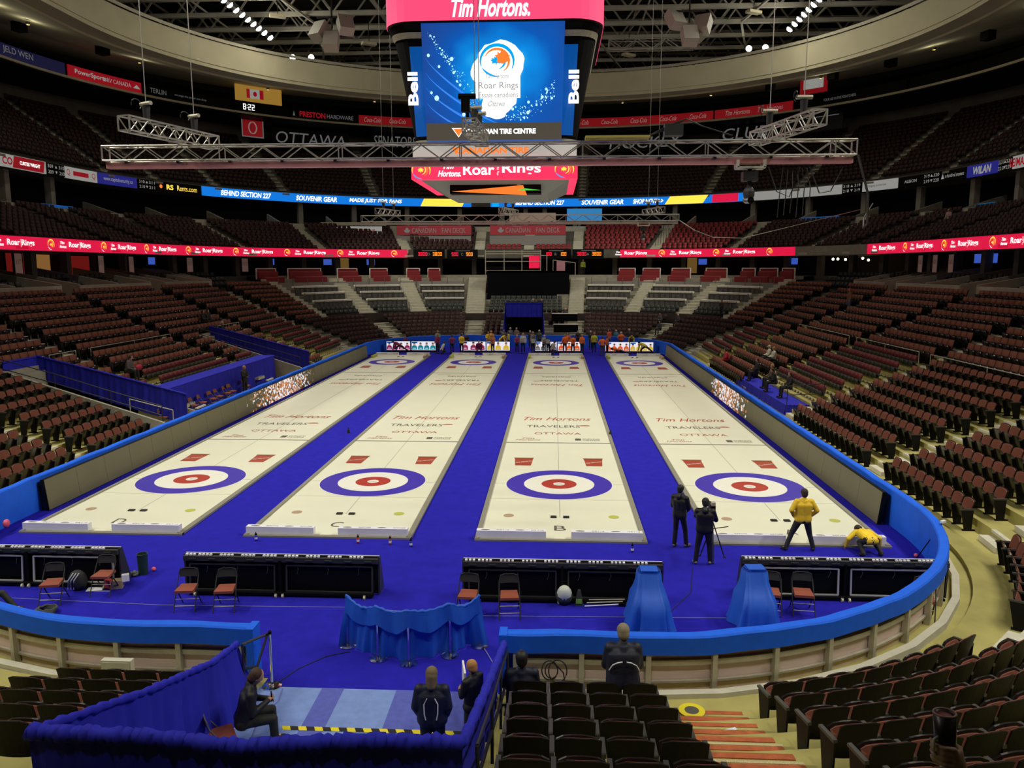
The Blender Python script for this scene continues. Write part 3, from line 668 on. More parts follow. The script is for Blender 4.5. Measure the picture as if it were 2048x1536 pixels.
for L_,cx in SHX.items():
    t=thing('curling_sheet',sheet_lab[L_],'curling sheet',(cx,0,0),0,'curling sheets'); ice_root[L_]=t
    mb=MB(); mb.b2((-HW+.14,Y0,.0),(HW-.14,Y1_,.05)); mb.build('ice',M['ice'],t)
    mb=MB(); 
    for s_ in (-1,1): mb.hexa([(s_*HW,Y0-.1,0),(s_*(HW-.14),Y0-.1,0),(s_*(HW-.14),Y1_,0),(s_*HW,Y1_,0),(s_*HW,Y0-.1,.07),(s_*(HW-.14),Y0-.1,.09),(s_*(HW-.14),Y1_,.09),(s_*HW,Y1_,.07)])
    mb.b2((-HW,Y0-.16,0),(HW,Y0,.06)); mb.b2((-HW,Y1_,0),(HW,Y1_+.1,.06)); mb.build('bumper',M['kerb'],t)
    for nm,yy in (('near_house',0.),('far_house',34.75)):
        mb=MB(); z=.0545
        disc(mb,0,yy,1.22,1.83,z,0); disc(mb,0,yy,.61,1.22,z,1); disc(mb,0,yy,.20,.61,z,2); disc(mb,0,yy,0,.20,z,1); disc(mb,0,yy,1.83,1.87,z,1)
        put_text(mb,'Tim',lambda a,b:(a,yy+b+.04,z+.002),mi=3,w=.2,h=.06); put_text(mb,'Hortons',lambda a,b:(a,yy+b-.05,z+.002),mi=3,w=.28,h=.06)
        mb.build('house',[M['ringblue'],M['ringwhite'],M['ringred'],M['inkgrey']],t)
    mb=MB(); z=.0535; hw=HW-.15
    mb.b2((-.012,-3.66,z-.003),(.012,38.4,z),1)
    for yy in (0,34.75): mb.b2((-hw,yy-.01,z-.003),(hw,yy+.01,z),1)
    for yy in (-1.83,36.58): mb.b2((-hw,yy-.01,z-.003),(hw,yy+.01,z),1)
    for yy in (6.4,28.35): mb.b2((-hw,yy-.055,z-.003),(hw,yy+.055,z),0)
    mb.build('line',[M['inkgrey'],M['inkline']],t)
    # hacks, letter, round stickers
    mb=MB()
    for yy,s_ in ((-3.66,1),(38.41,1)):
        for x in (-.19,.19): mb.b2((x-.09,yy-.07,.05),(x+.09,yy+.07,.085))
    mb.build('hack',M['rubber'],t)
    mb=MB(); put_text(mb,L_,lambda a,b:(a,-4.65+b,.056),h=.42,w=.34,mi=0); mb.build('letter',M['inkgrey'],t)
    mb=MB(); disc(mb,-1.55,-3.55,0,.16,.055,0,20); disc(mb,1.62,-3.55,0,.16,.055,1,20); mb.build('sticker',[mat('sticker_brown',(.40,.28,.18),.5),mat('sticker_lime',(.45,.47,.08),.5)],t)
    # red cups
    for yy,s_ in ((3.05,1),(31.7,-1)):
        for x in (-1.35,1.35):
            mb=MB(); f=lambda a,b,h=0:(x+a,yy+s_*b,.0545+h*.001)
            mb.prism([(-.30,-.55),(.30,-.55),(.36,.55),(-.36,.55)],f,0,1); mb.prism([(-.37,.50),(.37,.50),(.39,.64),(-.39,.64)],lambda a,b,h=0:(x+a,yy+s_*b,.057+h*.001),1,1)
            put_text(mb,'Tim Hortons',lambda a,b:(x+a,yy+s_*(b+a*.5),.060),mi=2,w=.60,h=.16,shear=.3); mb.build('cup_print',[mat('cup_red',(.36,.06,.03),.4),mat('cup_lid',(.20,.08,.03),.4),M['ringwhite']],t)
    mb=MB()
    def wr(tx,x,y,w_,h_,mi,s_,**k): put_text(mb,tx,lambda a,b:(x+s_*a,y+s_*b,.056),w=w_,h=h_,mi=mi,**k)
    for s_,yo in ((1,0),(-1,34.75)):
        Y=lambda v: v if s_==1 else yo-v
        wr('Tim Hortons',0,Y(11.75),3.3,.8,1,s_,shear=.4,bold=.0); wr('TRAVELERS',-.2*s_,Y(9.9),2.5,.52,0,s_)
        mb.prism([(0,0),(.5,0),(.42,.16),(.22,.2),(0,.12)],lambda a,b,h=0:(s_*(1.05+a),Y(9.9)+s_*(.12+b),.056+h*.001),1,1)
        if s_==1: wr('OTTAWA',0,Y(8.3),2.1,.42,2,s_)
        else: wr('Canada',0,Y(8.1),2.0,.5,0,s_)
    wr('Tim',-1.3,7.25,.55,.26,2,1,shear=.35); wr('Hortons',-1.3,6.95,1.1,.24,2,1,shear=.35); wr('CURLING',1.45,7.2,.75,.18,0,1); wr('CANADA',1.45,6.95,.75,.18,0,1)
    mb.b2((.75,6.9,.05),(1.0,7.28,.056),0); wr('HOST CANADA',-1.35,27.4,.9,.16,0,-1); wr('OTTAWA TOURISM',1.35,27.4,.9,.16,0,-1)
    mb.build('ice_lettering',[M['inkgrey'],M['inkred'],M['inkbrown']],t)
    # foam back boards
    for nm,yy,s_ in (('near',Y0+.05,1),('far',Y1_-.05,-1)):
        for x0,x1,part in ((-HW+.05,-.40,0),(.30,HW-.12,1)):
            b=thing('foam_backboard','%s foam bumper board %s of the gap on sheet %s, %s end'%('white','left' if part==0 else 'right',L_,'near' if s_==1 else 'far'),'bumper board',(cx+(x0+x1)/2,yy,.055),0,'foam boards across the sheet ends')
            ww=(x1-x0); mb=MB(); mb.box((0,0,.11),(ww,.20,.22)); mb.build('foam_block',M['foam'],b)
            mb=MB(); tx='F-150' if L_ in 'DB' else 'ESCAPE'; 
            nlg=4
            for i in range(nlg):
                xx=-ww/2+ww*(i+.5)/nlg
                if s_==1:
                    if i%2==0: disc2=[(xx+.13*math.cos(a*PI/8),.035*math.sin(a*PI/8)) for a in range(16)]; mb.prism(disc2,lambda a,bb,h=0:(a,bb,.221+h*.001),0,1)
                    else: put_text(mb,tx,lambda a,bb:(xx-a,-bb,.2235),w=.34,h=.07)
                elif i%2: put_text(mb,tx,lambda a,bb:(xx+a,-.103,.12+bb),w=.34,h=.08)
            if mb.v: mb.build('board_lettering',M['inkgrey'],b)
# small covers at the far corners (green and brown wedges)
for L_,cx in SHX.items():
    for s_,mm,l in ((-1,mat('lime_board',(.42,.45,.06),.5),'lime'),(1,mat('tan_board',(.42,.28,.17),.5),'tan')):
        mb=MB(); mb.box((cx+s_*(HW-.2),Y1_-1.6,.15),(.18,1.6,.2)); tag(mb.build('side_bumper',mm),'%s corner bumper on the far end of sheet %s'%(l,L_),'bumper')
# ---------------------------------------------------------------- dasher boards
bd=thing('rink_boards','white rink boards with aluminium posts, seen from behind at the near end','rink boards',tuple(P1.pt(UV1,.1)[0]))
off=Vector(bd.location)
def child(mb,name,m,par):
    o=mb.build(name,m,par); o.location=-par.location; return o
mb=MB(); sweep(mb,P1,UV1+.2,P1.L+1,[(.0,0),(.0,1.05),(.05,1.05),(.05,0)],close=True,step=.7); sweep(mb,P1,1,UV0-.2,[(.0,0),(.0,1.05),(.05,1.05),(.05,0)],close=True,step=.7); child(mb,'panel',M['boardw'],bd)
mb=MB()
us=P1.samples(UV1+.25,U_N1+P1.q+1,0,.0+1.22)+P1.samples(U_L1-1,UV0-.25,0,1.22)
pbs=[]
for u in us:
    p,n=P1.pt(u,.13); b_=MB(); b_.box((p.x,p.y,.50),(.12,.09,1.0),math.atan2(n[1],n[0])); child(b_,'post',M['alu'],bd)
for a,b in ((UV1+.25,P1.L+1),(U_L1-1,UV0-.25)):
    for z,h_ in ((.17,.04),(.50,.10)): sweep(mb,P1,a,b,[(.06,z),(.06,z+h_),(.12,z+h_),(.12,z)],close=True,step=.8)
child(mb,'rail',M['alu'],bd)
cv=MB()
sweep(cv,P1,UV1,P1.L+.1,[(-.03,0),(-.03,1.06),(.0,1.09),(.17,1.09),(.20,1.06),(.205,.74),(.195,.74),(.18,1.04)],step=.5)
sweep(cv,P1,.1,U_L1,[(-.03,0),(-.03,1.06),(.0,1.09),(.16,1.09),(.2,1.05),(.2,.85)],step=.7)
sweep(cv,P1,U_L1,UV0,[(-.03,0),(-.03,1.06),(.0,1.09),(.17,1.09),(.20,1.06),(.205,.74),(.195,.74),(.18,1.04)],step=.5)
V=[]
for (x,y,z) in cv.v:
    w_=.012*math.sin(x*1.7+y*2.3)+.008*math.sin(y*5.1+x*3.7)
    if z>.7: z+=w_
    V.append((x,y,z))
cv.v=V
for ux,sx in ((UV0,1),(UV1,-1)):
    p,n=P1.pt(ux,.1); cv.box((p.x-sx*.03,p.y,.54),(.14,.34,1.1))
for i in range(60):   # knots of cloth along the side rails
    pass
tag(cv.build('board_cover',M['cover'],smooth=False),'bright blue cloth wrapped over the rink boards all the way round','cloth')
for i,(side,y) in enumerate([(1,-3.1),(1,1.6),(1,6.5),(1,12.),(1,18.),(1,24.),(-1,-3.3),(-1,.6),(-1,5.2),(-1,10.),(-1,15.),(-1,21.),(-1,28.)]):
    pass
mb=MB(); 
for (a,b) in ((UV1,P1.L+2),(U_L1-2,UV0)): sweep(mb,P1,a,b,[(.34,0),(.34,.16),(.50,.16),(.50,0)],close=True,step=2.4)
struct(mb.build('trim_5',M['step']),'pale kerb behind the boards')
# crossed electric box and cable on the boards
t=thing('electrical_box','pale junction box fixed to the back of the left boards','box',(-8.0,-13.62,.16)); mb=MB(); mb.box((0,0,.2),(.55,.12,.4)); mb.build('case',M['step'],t); mb=MB(); mb.box((0,-.065,.2),(.48,.01,.34)); mb.build('lid',M['step'],t)
mb=MB(); 
for k,(r_,dx) in enumerate(((.14,0),(.11,.03),(.16,.14))): mb.tube([( -.26+dx+r_*math.cos(a),-13.50-.01*k,.50+r_*1.3*math.sin(a)) for a in np.linspace(0,2*PI,18,endpoint=False)],.012,5,closed=True)
mb.tube([(-.16,-13.5,.62),(-.02,-13.48,.45),(.02,-13.47,.17)],.012,5); tag(mb.build('cable_coil',M['rubber']),'black cable coiled on the near boards behind the seated dark haired man','cable')
mb=MB(); disc(mb,0,0,0,.22,.0,0,28); disc(mb,0,0,0,.12,.003,1,20); o=mb.build('floor_sticker',[M['yellow'],M['inkgrey']]); o.location=(2.13,-14.02,.136); tag(o,'round yellow floor sticker with dark emblem at the foot of the stairs','sticker')
for k,(x,y,z) in enumerate([(1.75,-14.13,.14),(2.7,-14.25,.14),(2.55,-15.0,.42)]):
    mb=MB(); mb.box((x,y,z),(.2,.07,.004),.2*k); tag(mb.build('paper_scrap',M['foam']),['white torn paper left of the yellow floor sticker','white paper scrap on the landing beside the right seats','pale tape piece on the second stair'][k],'paper')
# ---------------------------------------------------------------- side video boards
def video_board(side,ya,yb,lab,yc,yw):
    x=-15.86 if side<0 else 9.30
    t=thing('video_board',lab,'video board',(x,(ya+yb)/2,0),0,'long video boards beside the ice'); L=yb-ya; s_=1 if side<0 else -1
    mb=MB(); mb.hexa([(0,-L/2,.03),(0,L/2,.03),(-s_*.12,L/2,.03),(-s_*.12,-L/2,.03),(-s_*.10,-L/2,1.0),(-s_*.10,L/2,1.0),(-s_*.22,L/2,1.0),(-s_*.22,-L/2,1.0)]); mb.build('frame',M['black'],t)
    m=bpy.data.materials.new('led_confetti'); m.use_nodes=True; nt=m.node_tree; b=nt.nodes['Principled BSDF']; b.inputs['Base Color'].default_value=(.145,.135,.075,1); b.inputs['Roughness'].default_value=.55
    tc=nt.nodes.new('ShaderNodeTexCoord'); mp=nt.nodes.new('ShaderNodeMapping'); mp.inputs['Scale'].default_value=(1,2.2,3.0); vo=nt.nodes.new('ShaderNodeTexVoronoi'); vo.inputs['Scale'].default_value=3.0
    nt.links.new(tc.outputs['Object'],mp.inputs[0]); nt.links.new(mp.outputs[0],vo.inputs['Vector'])
    sp=nt.nodes.new('ShaderNodeSeparateXYZ'); nt.links.new(tc.outputs['Object'],sp.inputs[0])
    sb=nt.nodes.new('ShaderNodeMath'); sb.operation='SUBTRACT'; sb.inputs[1].default_value=yc; nt.links.new(sp.outputs['Y'],sb.inputs[0])
    ab=nt.nodes.new('ShaderNodeMath'); ab.operation='ABSOLUTE'; nt.links.new(sb.outputs[0],ab.inputs[0])
    mr=nt.nodes.new('ShaderNodeMapRange'); mr.inputs['From Min'].default_value=0; mr.inputs['From Max'].default_value=yw; mr.inputs['To Min'].default_value=1.05; mr.inputs['To Max'].default_value=-.05; nt.links.new(ab.outputs[0],mr.inputs['Value'])
    sx_=nt.nodes.new('ShaderNodeSeparateColor'); nt.links.new(vo.outputs['Color'],sx_.inputs[0])
    lt=nt.nodes.new('ShaderNodeMath'); lt.operation='LESS_THAN'; nt.links.new(sx_.outputs[0],lt.inputs[0]); nt.links.new(mr.outputs[0],lt.inputs[1])
    cr=nt.nodes.new('ShaderNodeValToRGB'); e=cr.color_ramp; e.interpolation='CONSTANT'; e.elements[0].color=(.9,.9,1,1); e.elements[1].position=.8; e.elements[1].color=(.45,.12,.02,1)
    for ps,c in ((.30,(.75,.25,.06,1)),(.45,(.95,.9,.95,1)),(.62,(.35,.10,.03,1))): q=e.elements.new(ps); q.color=c
    nt.links.new(sx_.outputs[1],cr.inputs[0]); nt.links.new(cr.outputs[0],b.inputs['Emission Color']); ml=nt.nodes.new('ShaderNodeMath'); ml.operation='MULTIPLY'; ml.inputs[1].default_value=.8; nt.links.new(lt.outputs[0],ml.inputs[0]); nt.links.new(ml.outputs[0],b.inputs['Emission Strength'])
    mb=MB(); n=int(L/1.6)
    for i in range(n):
        a=-L/2+L*i/n+.006; c_=-L/2+L*(i+1)/n-.006
        P=[(s_*.012,a,.04),(s_*.012,c_,.04),(s_*.0,c_,.04),(s_*.0,a,.04),(s_*.012-s_*.10,a,.99),(s_*.012-s_*.10,c_,.99),(-s_*.10,c_,.99),(-s_*.10,a,.99)]
        mb.hexa(P)
    mb.build('screen',m,t)
    mb=MB(); 
    for i in range(n+1): a=-L/2+L*i/n; mb.bar((-s_*.2,a,.03),(-s_*.28,a,.9),.02)
    mb.build('strut',M['black'],t)
video_board(-1,-3.7,38.3,'long grey video board along the left rink wall with burst of confetti',.6,6.0)
video_board(1,-3.75,40.2,'long grey video board along the right rink wall with burst of confetti',-1.6,5.2)
# ================================================================ swoosh emblem used on the boards
def swoosh(mb,f,R,mi=(0,1,2)):
    """ring of swooping strokes with a leaf, radius R, f(x,y)->3D"""
    for r0,r1,a0,a1,m in ((1.0,.80,-30,200,mi[0]),(.74,.58,-60,160,mi[1]),(.98,.86,205,275,mi[2]),(.52,.40,-80,60,mi[0])):
        n=14;V=[];F=[]
        for i in range(n+1):
            t=i/n; a=math.radians(a0+(a1-a0)*t); w_=math.sin(PI*min(max(t,.03),.97))**.6; ra=r0*R; rb=(r0-(r0-r1)*w_)*R
            V+=[f(ra*math.cos(a)*.95,ra*math.sin(a)),f(rb*math.cos(a)*.95,rb*math.sin(a))]
        for i in range(n): F.append((2*i,2*i+1,2*i+3,2*i+2))
        mb.add(V,F,m)
    lf=[(0,-.35),(.05,-.12),(.30,-.18),(.26,-.02),(.40,.10),(.26,.14),(.28,.26),(.14,.20),(.12,.36),(.05,.28),(0,.46),(-.05,.28),(-.12,.36),(-.14,.20),(-.28,.26),(-.26,.14),(-.40,.10),(-.26,-.02),(-.30,-.18),(-.05,-.12)]
    mb.add([f(x*R*.8-.05*R,y*R*.8-.05*R) for x,y in lf]+[f(-.05*R,-.05*R)],[(i,(i+1)%len(lf),len(lf)) for i in range(len(lf))],mi[0])
# ================================================================ pink ribbon board
def ribbon1(u1,u2,lab,first,ems=True):
    t=thing('ribbon_board',lab,'led board',tuple(P1.pt((u1+u2)/2,18.3,8.6)[0]),0,'pink ribbon boards round the middle level')
    def ch(mb,n,m): o=mb.build(n,m,t); o.location=-t.location
    mb=MB(); sweep(mb,P1,u1,u2,[(18.3,8.62),(18.3,9.5),(18.55,9.5),(18.55,8.62)],close=True,step=.8); ch(mb,'screen',E_['pinkd'])
    mb=MB(); sweep(mb,P1,u1,u2,[(18.28,8.56),(18.28,8.62),(18.6,8.62),(18.6,8.56)],close=True,step=.8); sweep(mb,P1,u1,u2,[(18.28,9.5),(18.28,9.54),(18.6,9.54),(18.6,9.5)],close=True,step=.8); ch(mb,'frame',M['dsteel'])
    lb=MB(); em=MB(); a=P1.arc(first,18.3); lo,hi=P1.arc(u1,18.3),P1.arc(u2,18.3)
    while a>lo: a-=6.32
    while a<hi+2:
        uu=lambda x:P1.inv(a-x,18.3)
        if a-.5>lo and a+.5<hi: swoosh(em,lambda x,y:tuple(P1.pt(uu(x),18.26,9.06+y)[0]),.37)
        if a-3.9>lo and a-1.5<hi and a-1.5>lo:
            put_text(lb,'Tim',lambda x,y:tuple(P1.pt(uu(x+1.25),18.26,9.22+y)[0]),w=.45,h=.2,shear=.3,bold=.03); put_text(lb,'Hortons',lambda x,y:tuple(P1.pt(uu(x+1.3),18.26,8.95+y)[0]),w=.75,h=.2,shear=.3,bold=.03)
            if a-4.9>lo: put_text(lb,'Roar of the Rings'.replace(' of the ',' '),lambda x,y:tuple(P1.pt(uu(x+3.3),18.26,9.06+y)[0]),w=2.6,h=.48,bold=.02); put_text(lb,'of the',lambda x,y:tuple(P1.pt(uu(y+3.28),18.25,9.06+x)[0]),w=.5,h=.09)
        a+=6.32
    ch(em,'emblem',[E_['yellow'],E_['orange'],E_['white']]); ch(lb,'lettering',E_['white'])
ribbon1(69.26,uL(2)+1,'pink ribbon board with white event lettering along the left side',86.67)
ribbon1(48.83,55.33,'pink ribbon board with white event lettering at the far right of centre',53.79)
ribbon1(uR(-1),45.74,'pink ribbon board with white event lettering along the right side',43.51-.1)
# grey continuation between the far boards, black timing boards
mb=MB(); sweep(mb,P1,45.8,48.78,[(18.3,8.6),(18.3,9.5),(18.5,9.5),(18.5,8.6)],close=True); struct(mb.build('trim_6',M['concp']),'plain grey fascia between the pink boards on the right')
mb=MB(); sweep(mb,P1,55.4,69.2,[(18.5,8.5),(18.5,9.55),(18.7,9.55),(18.7,8.5)],close=True); struct(mb.build('trim_6',M['concd']),'dark fascia at the centre of the far end')
for x0,L_,t1,t2,w1 in ((-15.6,'D','38:00','38:00',0),(-11.3,'C','9:00','9:00',0),(-.95,'B','1:00','1:00',0),(5.0,'A','38:00','38:00',0)):
    pass
def digits(mb,t,f,h,mi=0):
    seg={'0':'abcdef','1':'bc','2':'abged','3':'abgcd','4':'fgbc','5':'afgcd','6':'afgcde','7':'abc','8':'abcdefg','9':'abfgcd'}
    x=0; w_=h*.5; th=h*.13
    for c in t:
        if c==':': 
            for yy in (.3,.7): mb.add([f(x+i,h*yy+j) for i,j in ((0,0),(th,0),(th,th),(0,th))],[(0,1,2,3)],mi)
            x+=th*2.2; continue
        S_={'a':(0,h-th,w_,h),'d':(0,0,w_,th),'g':(0,h/2-th/2,w_,h/2+th/2),'f':(0,h/2,th,h),'e':(0,0,th,h/2),'b':(w_-th,h/2,w_,h),'c':(w_-th,0,w_,h/2)}
        for k in seg[c]: a,b,c_,d=S_[k]; mb.add([f(a+x,b),f(c_+x,b),f(c_+x,d),f(a+x,d)],[(0,1,2,3)],mi)
        x+=w_+h*.16
    return x
for px,L_,tm in ((-14.6,'D','3800'),(-10.9,'C','900'),(-1.6+1.6,'B','100'),(3.7,'A','3800')):
    # scoreboard clocks with one dark panel
    y=65.6-(0 if -11<px<2 else .35*abs(px+3.3)**1.15/4); t=thing('game_clock','hanging game clock with red and amber digits for sheet '+L_,'clock',(px,y,8.45),0,'game clocks at the far end')
    mb=MB(); mb.box((0,0,.55),(3.6,.25,1.1)); mb.build('case',M['black'],t)
    mb=MB(); digits(mb,tm,lambda a,b:(-1.25+a,-.14,.35+b),.42,0); mb.build('red_digits',E_['ledred'],t)
    mb=MB(); digits(mb,tm,lambda a,b:(.45+a,-.14,.35+b),.42,0); mb.build('amber_digits',E_['amber'],t)
    mb=MB(); put_text(mb,L_,lambda a,b:(a-.02,-.14,.55+b),h=.3); mb.b2((-.8,-.14,.92),(.9,-.13,.97)); mb.build('letter',E_['grey'],t)
# ================================================================ upper ribbon adverts
def advert(P,u1,u2,d,z0,z1,m,texts,lab,cat='sign',name='advert_board',group=None):
    """u1<u2 ; texts: list of (fraction from left, text, width m, height m, material, kwargs)"""
    t=thing(name,lab,cat,tuple(P.pt((u1+u2)/2,d,z0)[0]),0,group)
    mb=MB(); sweep(mb,P,u1,u2,[(d,z0),(d,z1),(d+.15,z1),(d+.15,z0)],close=True,step=1.); o=mb.build('panel',m,t); o.location=-t.location
    if texts:
        cnt_=0; mats=[]; mb=MB(); a1,a2=P.arc(u1,d),P.arc(u2,d)
        for fr,tx,w_,h_,mm,kw in texts:
            if mm not in mats: mats.append(mm)
            dz=kw.pop('dz',0); ap=a2-(a2-a1)*fr; mi=mats.index(mm); zc=(z0+z1)/2+dz
            cnt_+=1; off_=.03+.006*cnt_; f=lambda x,y:tuple(P.pt(P.inv(ap-x,d),d-off_,zc+y)[0])
            if tx=='@tri': mb.add([f(-w_/2,-h_/2*kw.get('s',1)),f(w_/2,-h_/2*kw.get('s',1)),f(0,h_/2*kw.get('s',1))],[(0,1,2)],mi)
            elif tx=='@rect': mb.add([f(-w_/2+kw.get('sk',0),-h_/2),f(w_/2+kw.get('sk',0),-h_/2),f(w_/2,h_/2),f(-w_/2,h_/2)],[(0,1,2,3)],mi)
            elif tx=='@sw': swoosh(mb,f,h_/2,(mi,mi,mi))
            elif tx=='@disc': mb.add([f(w_/2*math.cos(q*PI/8),h_/2*math.sin(q*PI/8)) for q in range(16)],[tuple(range(16))],mi)
            else: put_text(mb,tx,f,w=w_,h=h_,mi=mi,**kw)
        o=mb.build('lettering',mats,t); o.location=-t.location
    return t
W_,DW=E_['white'],E_['wdim']; z0,z1=15.58,16.6; G2='advert boards on the upper ribbon'
def A2_(u1,u2,m,tx,lab): return advert(P2,u1,u2,28.3,z0,z1,m,tx,lab,group=None)
A2_(72.04,80.29,E_['blue'],[(.16,'BEHIND SECTION 227',6.6,.62,W_,dict(bold=.03,shear=.2)),(.42,'SOUVENIR GEAR',5.4,.62,W_,dict(bold=.03,shear=.2)),(.64,'MADE JUST FOR FANS',7,.62,W_,dict(bold=.03,shear=.2)),(.90,'@rect',5.6,1.0,E_['yellow'],dict(sk=-.5)),(.88,'SHOP NOW',3.0,.45,M['inkgrey'],dict(shear=.2))],'blue led ribbon with souvenir lettering and yellow end, left of the scoreboard')
A2_(56.87,71.44,E_['blue'],[(.02,'@rect',.9,1.0,E_['cyan'],{}),(.20,'BEHIND SECTION 227',6.6,.62,W_,dict(bold=.03,shear=.2)),(.45,'SOUVENIR GEAR',5.6,.62,W_,dict(bold=.03,shear=.2)),(.63,'SHOP NOW >>',4.0,.62,W_,dict(bold=.03,shear=.2)),(.79,'@rect',5.0,1.0,E_['yellow'],dict(sk=-.7)),(.78,'@rect',1.6,.5,E_['orange'],dict(sk=-.7)),(.93,'@rect',3.4,1.0,E_['pinkd'],dict(sk=0))],'blue and pink led ribbon with souvenir lettering, right of the scoreboard')
A2_(91.85,94.5,DW,[(.8,'CO',1.2,.6,E_['red'],dict(bold=.03))],'white advert board with red rings at the left photo edge')
A2_(87.46,91.74,DW,[(.5,'@rect',3.9,.95,E_['red'],dict(sk=-.25)),(.5,'CURTISS WRIGHT',2.6,.3,W_,dict(bold=.03))],'red advert board reading CURTISS WRIGHT on the left ribbon')
def nums(u1,u2,a,b,lab,c=None,d=None): 
    A2_(u1,u2,M['black'],[(.2,str(a),.75,.3,DW,dict(dz=.25)),(.2,str(a-100),.75,.3,DW,dict(dz=-.25)),(.5,'@tri',.3,.25,DW,{'dz':.25}),(.5,'@tri',.3,.25,DW,{'dz':-.25,'s':-1}),(.8,str(b),.75,.3,DW,dict(dz=.25)),(.8,str(b-100),.75,.3,DW,dict(dz=-.25))],lab)
nums(84.85,87.4,309,310,'black section number board between the red and the Q advert boards on the left'); 
A2_(83.56,84.8,DW,[(.12,'Q',.5,.6,E_['red'],{}),(.5,'@rect',2.2,.4,E_['red'],{}),(.88,'Q',.5,.6,E_['red'],{})],'white advert board with two Q marks on the left ribbon')
A2_(82.3,83.5,E_['navy'],[(.5,'www.capitalsecurity.ca',4.0,.5,DW,{})],'navy advert board reading www.capitalsecurity.ca')
nums(81.75,82.25,310,311,'black section number board right of the navy web address board')
A2_(80.33,81.7,M['black'],[(.1,'@disc',.4,.4,E_['orange'],{}),(.3,'RS',.9,.55,E_['yellow'],dict(bold=.03)),(.68,'Rents.com',2.6,.55,E_['yellow'],{})],'black advert board reading RS Rents.com')
A2_(53.96,56.7,DW,[],'plain white advert board right of the blue ribbon'); nums(53.36,53.92,318,319,'black section number board between the two white boards on the right')
A2_(52.29,53.33,DW,[(.4,'Changing tomorrow',2.6,.3,M['inkgrey'],{})],'white advert board with small dark lettering on the right ribbon')
A2_(51.5,52.25,M['black'],[(.5,'ALBION',1.6,.3,DW,{})],'black advert board with thin grey lettering on the right ribbon'); nums(50.98,51.48,319,320,'black section number board left of the hundred answers board')
A2_(50.15,50.95,M['black'],[(.08,'@tri',.4,.5,DW,{}),(.55,'a hundred answers',2.6,.36,DW,dict(shear=.2))],'black advert board reading a hundred answers')
A2_(49.12,50.13,E_['navy'],[(.5,'WiLAN',2.6,.7,DW,dict(bold=.04,shear=.15))],'navy advert board reading WiLAN'); nums(47.6,49.08,320,321,'black section number board right of the navy lettered board')
A2_(43,47.5,DW,[(.2,'RE/MAX',2.6,.7,E_['red'],dict(bold=.03))],'white advert board with red lettering at the right photo edge')
# gallery ring adverts
z0,z1=26.55,27.62
def A3_(u1,u2,m,tx,lab): return advert(P3,u1,u2,34,z0,z1,m,tx,lab)
A3_(80.5,83.6,mat('navy_print',(.01,.01,.06),.6,emit=.05,ecol=(.1,.1,.5)),[(.5,'JELD WEN',3.6,.7,E_['grey'],{})],'navy board with pale lettering at the top left edge')
A3_(78.65,80.42,E_['red'],[(.3,'PowerSports',3.8,.6,DW,dict(bold=.02)),(.66,'& RV CANADA',3.4,.42,DW,{}),(.93,'@tri',.9,.4,DW,{})],'red board reading PowerSports & RV CANADA')
A3_(76.81,78.6,M['black'],[(.2,'TERLIN',2,.5,mat('faint_grey',(.05,.05,.05),.6,emit=.09,ecol=(1,1,1)),{}),(.65,'we stage the power you shop',4,.3,MATS['faint_grey'],{})],'black board with faint lettering under the gallery')
FG=MATS['faint_grey']
t=A3_(75.6,76.3,M['black'],[],'black board carrying the bright 8:22 clock digits'); 
mb=MB(); digits(mb,'8:22',lambda x,y:tuple(P3.pt(P3.inv(P3.arc(75.98,34)-x+.6,34),33.95,26.75+y)[0]),.7); o=mb.build('clock_digits',E_['white'],t); o.location=-t.location
A3_(73.1,74.85,M['black'],[(.04,'@tri',.3,.6,FG,{}),(.32,'PRESTON',3.4,.7,E_['red'],dict(bold=.03)),(.74,'HARDWARE',3.5,.5,FG,{})],'black board reading PRESTON HARDWARE in red and grey')
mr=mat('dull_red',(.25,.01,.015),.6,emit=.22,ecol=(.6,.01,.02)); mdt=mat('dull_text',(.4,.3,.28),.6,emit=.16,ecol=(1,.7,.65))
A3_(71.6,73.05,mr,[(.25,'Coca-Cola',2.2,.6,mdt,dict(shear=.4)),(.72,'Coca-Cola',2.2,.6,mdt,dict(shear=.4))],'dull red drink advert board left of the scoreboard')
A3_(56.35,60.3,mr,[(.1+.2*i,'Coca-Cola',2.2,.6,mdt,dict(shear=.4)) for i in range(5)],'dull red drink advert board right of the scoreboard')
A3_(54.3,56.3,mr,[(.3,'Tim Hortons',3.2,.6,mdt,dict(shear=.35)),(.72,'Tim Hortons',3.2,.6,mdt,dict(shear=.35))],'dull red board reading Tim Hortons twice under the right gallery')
A3_(51.5,54.2,M['black'],[(.4,'YOUR AD IN FIVE POINTS HERE',4,.3,FG,{})],'black board with faint words right of the red boards')
# banners on the dark top tier
def wallsign(u,d,z,w_,h_,m,tx,lab,P=P3):
    a=P.arc(u,d); return advert(P,P.inv(a-w_/2,d),P.inv(a+w_/2,d),d,z-h_/2,z+h_/2,m,tx,lab,'banner','hanging_banner')
wallsign(75.63,37,25.2,3.0,2.6,M['black'],[(.5,'@rect',2.9,2.4,FG,{}),(.5,'@rect',2.6,2.1,mr,{}),(.5,'@disc',1.7,2.2,FG,{}),(.5,'@disc',1.3,1.8,M['black'],{}),(.5,'O',1.2,1.6,mdt,{})],'dark banner with red box and ringed O emblem')
for u,z,tx,w_ in ((74.12,24.6,'OTTAWA',9.5),(71.98,25.0,'SENATORS',6),(58.25,24.8,'HOCKEY',10),(55.75,25.1,'CLUB',6)):
    wallsign(u,38,z,w_+1,2.4,M['black'],[(.5,tx,w_,1.5,FG,dict(shear=.15))],'black tarpaulin with faint grey word %s over the top seats'%tx)
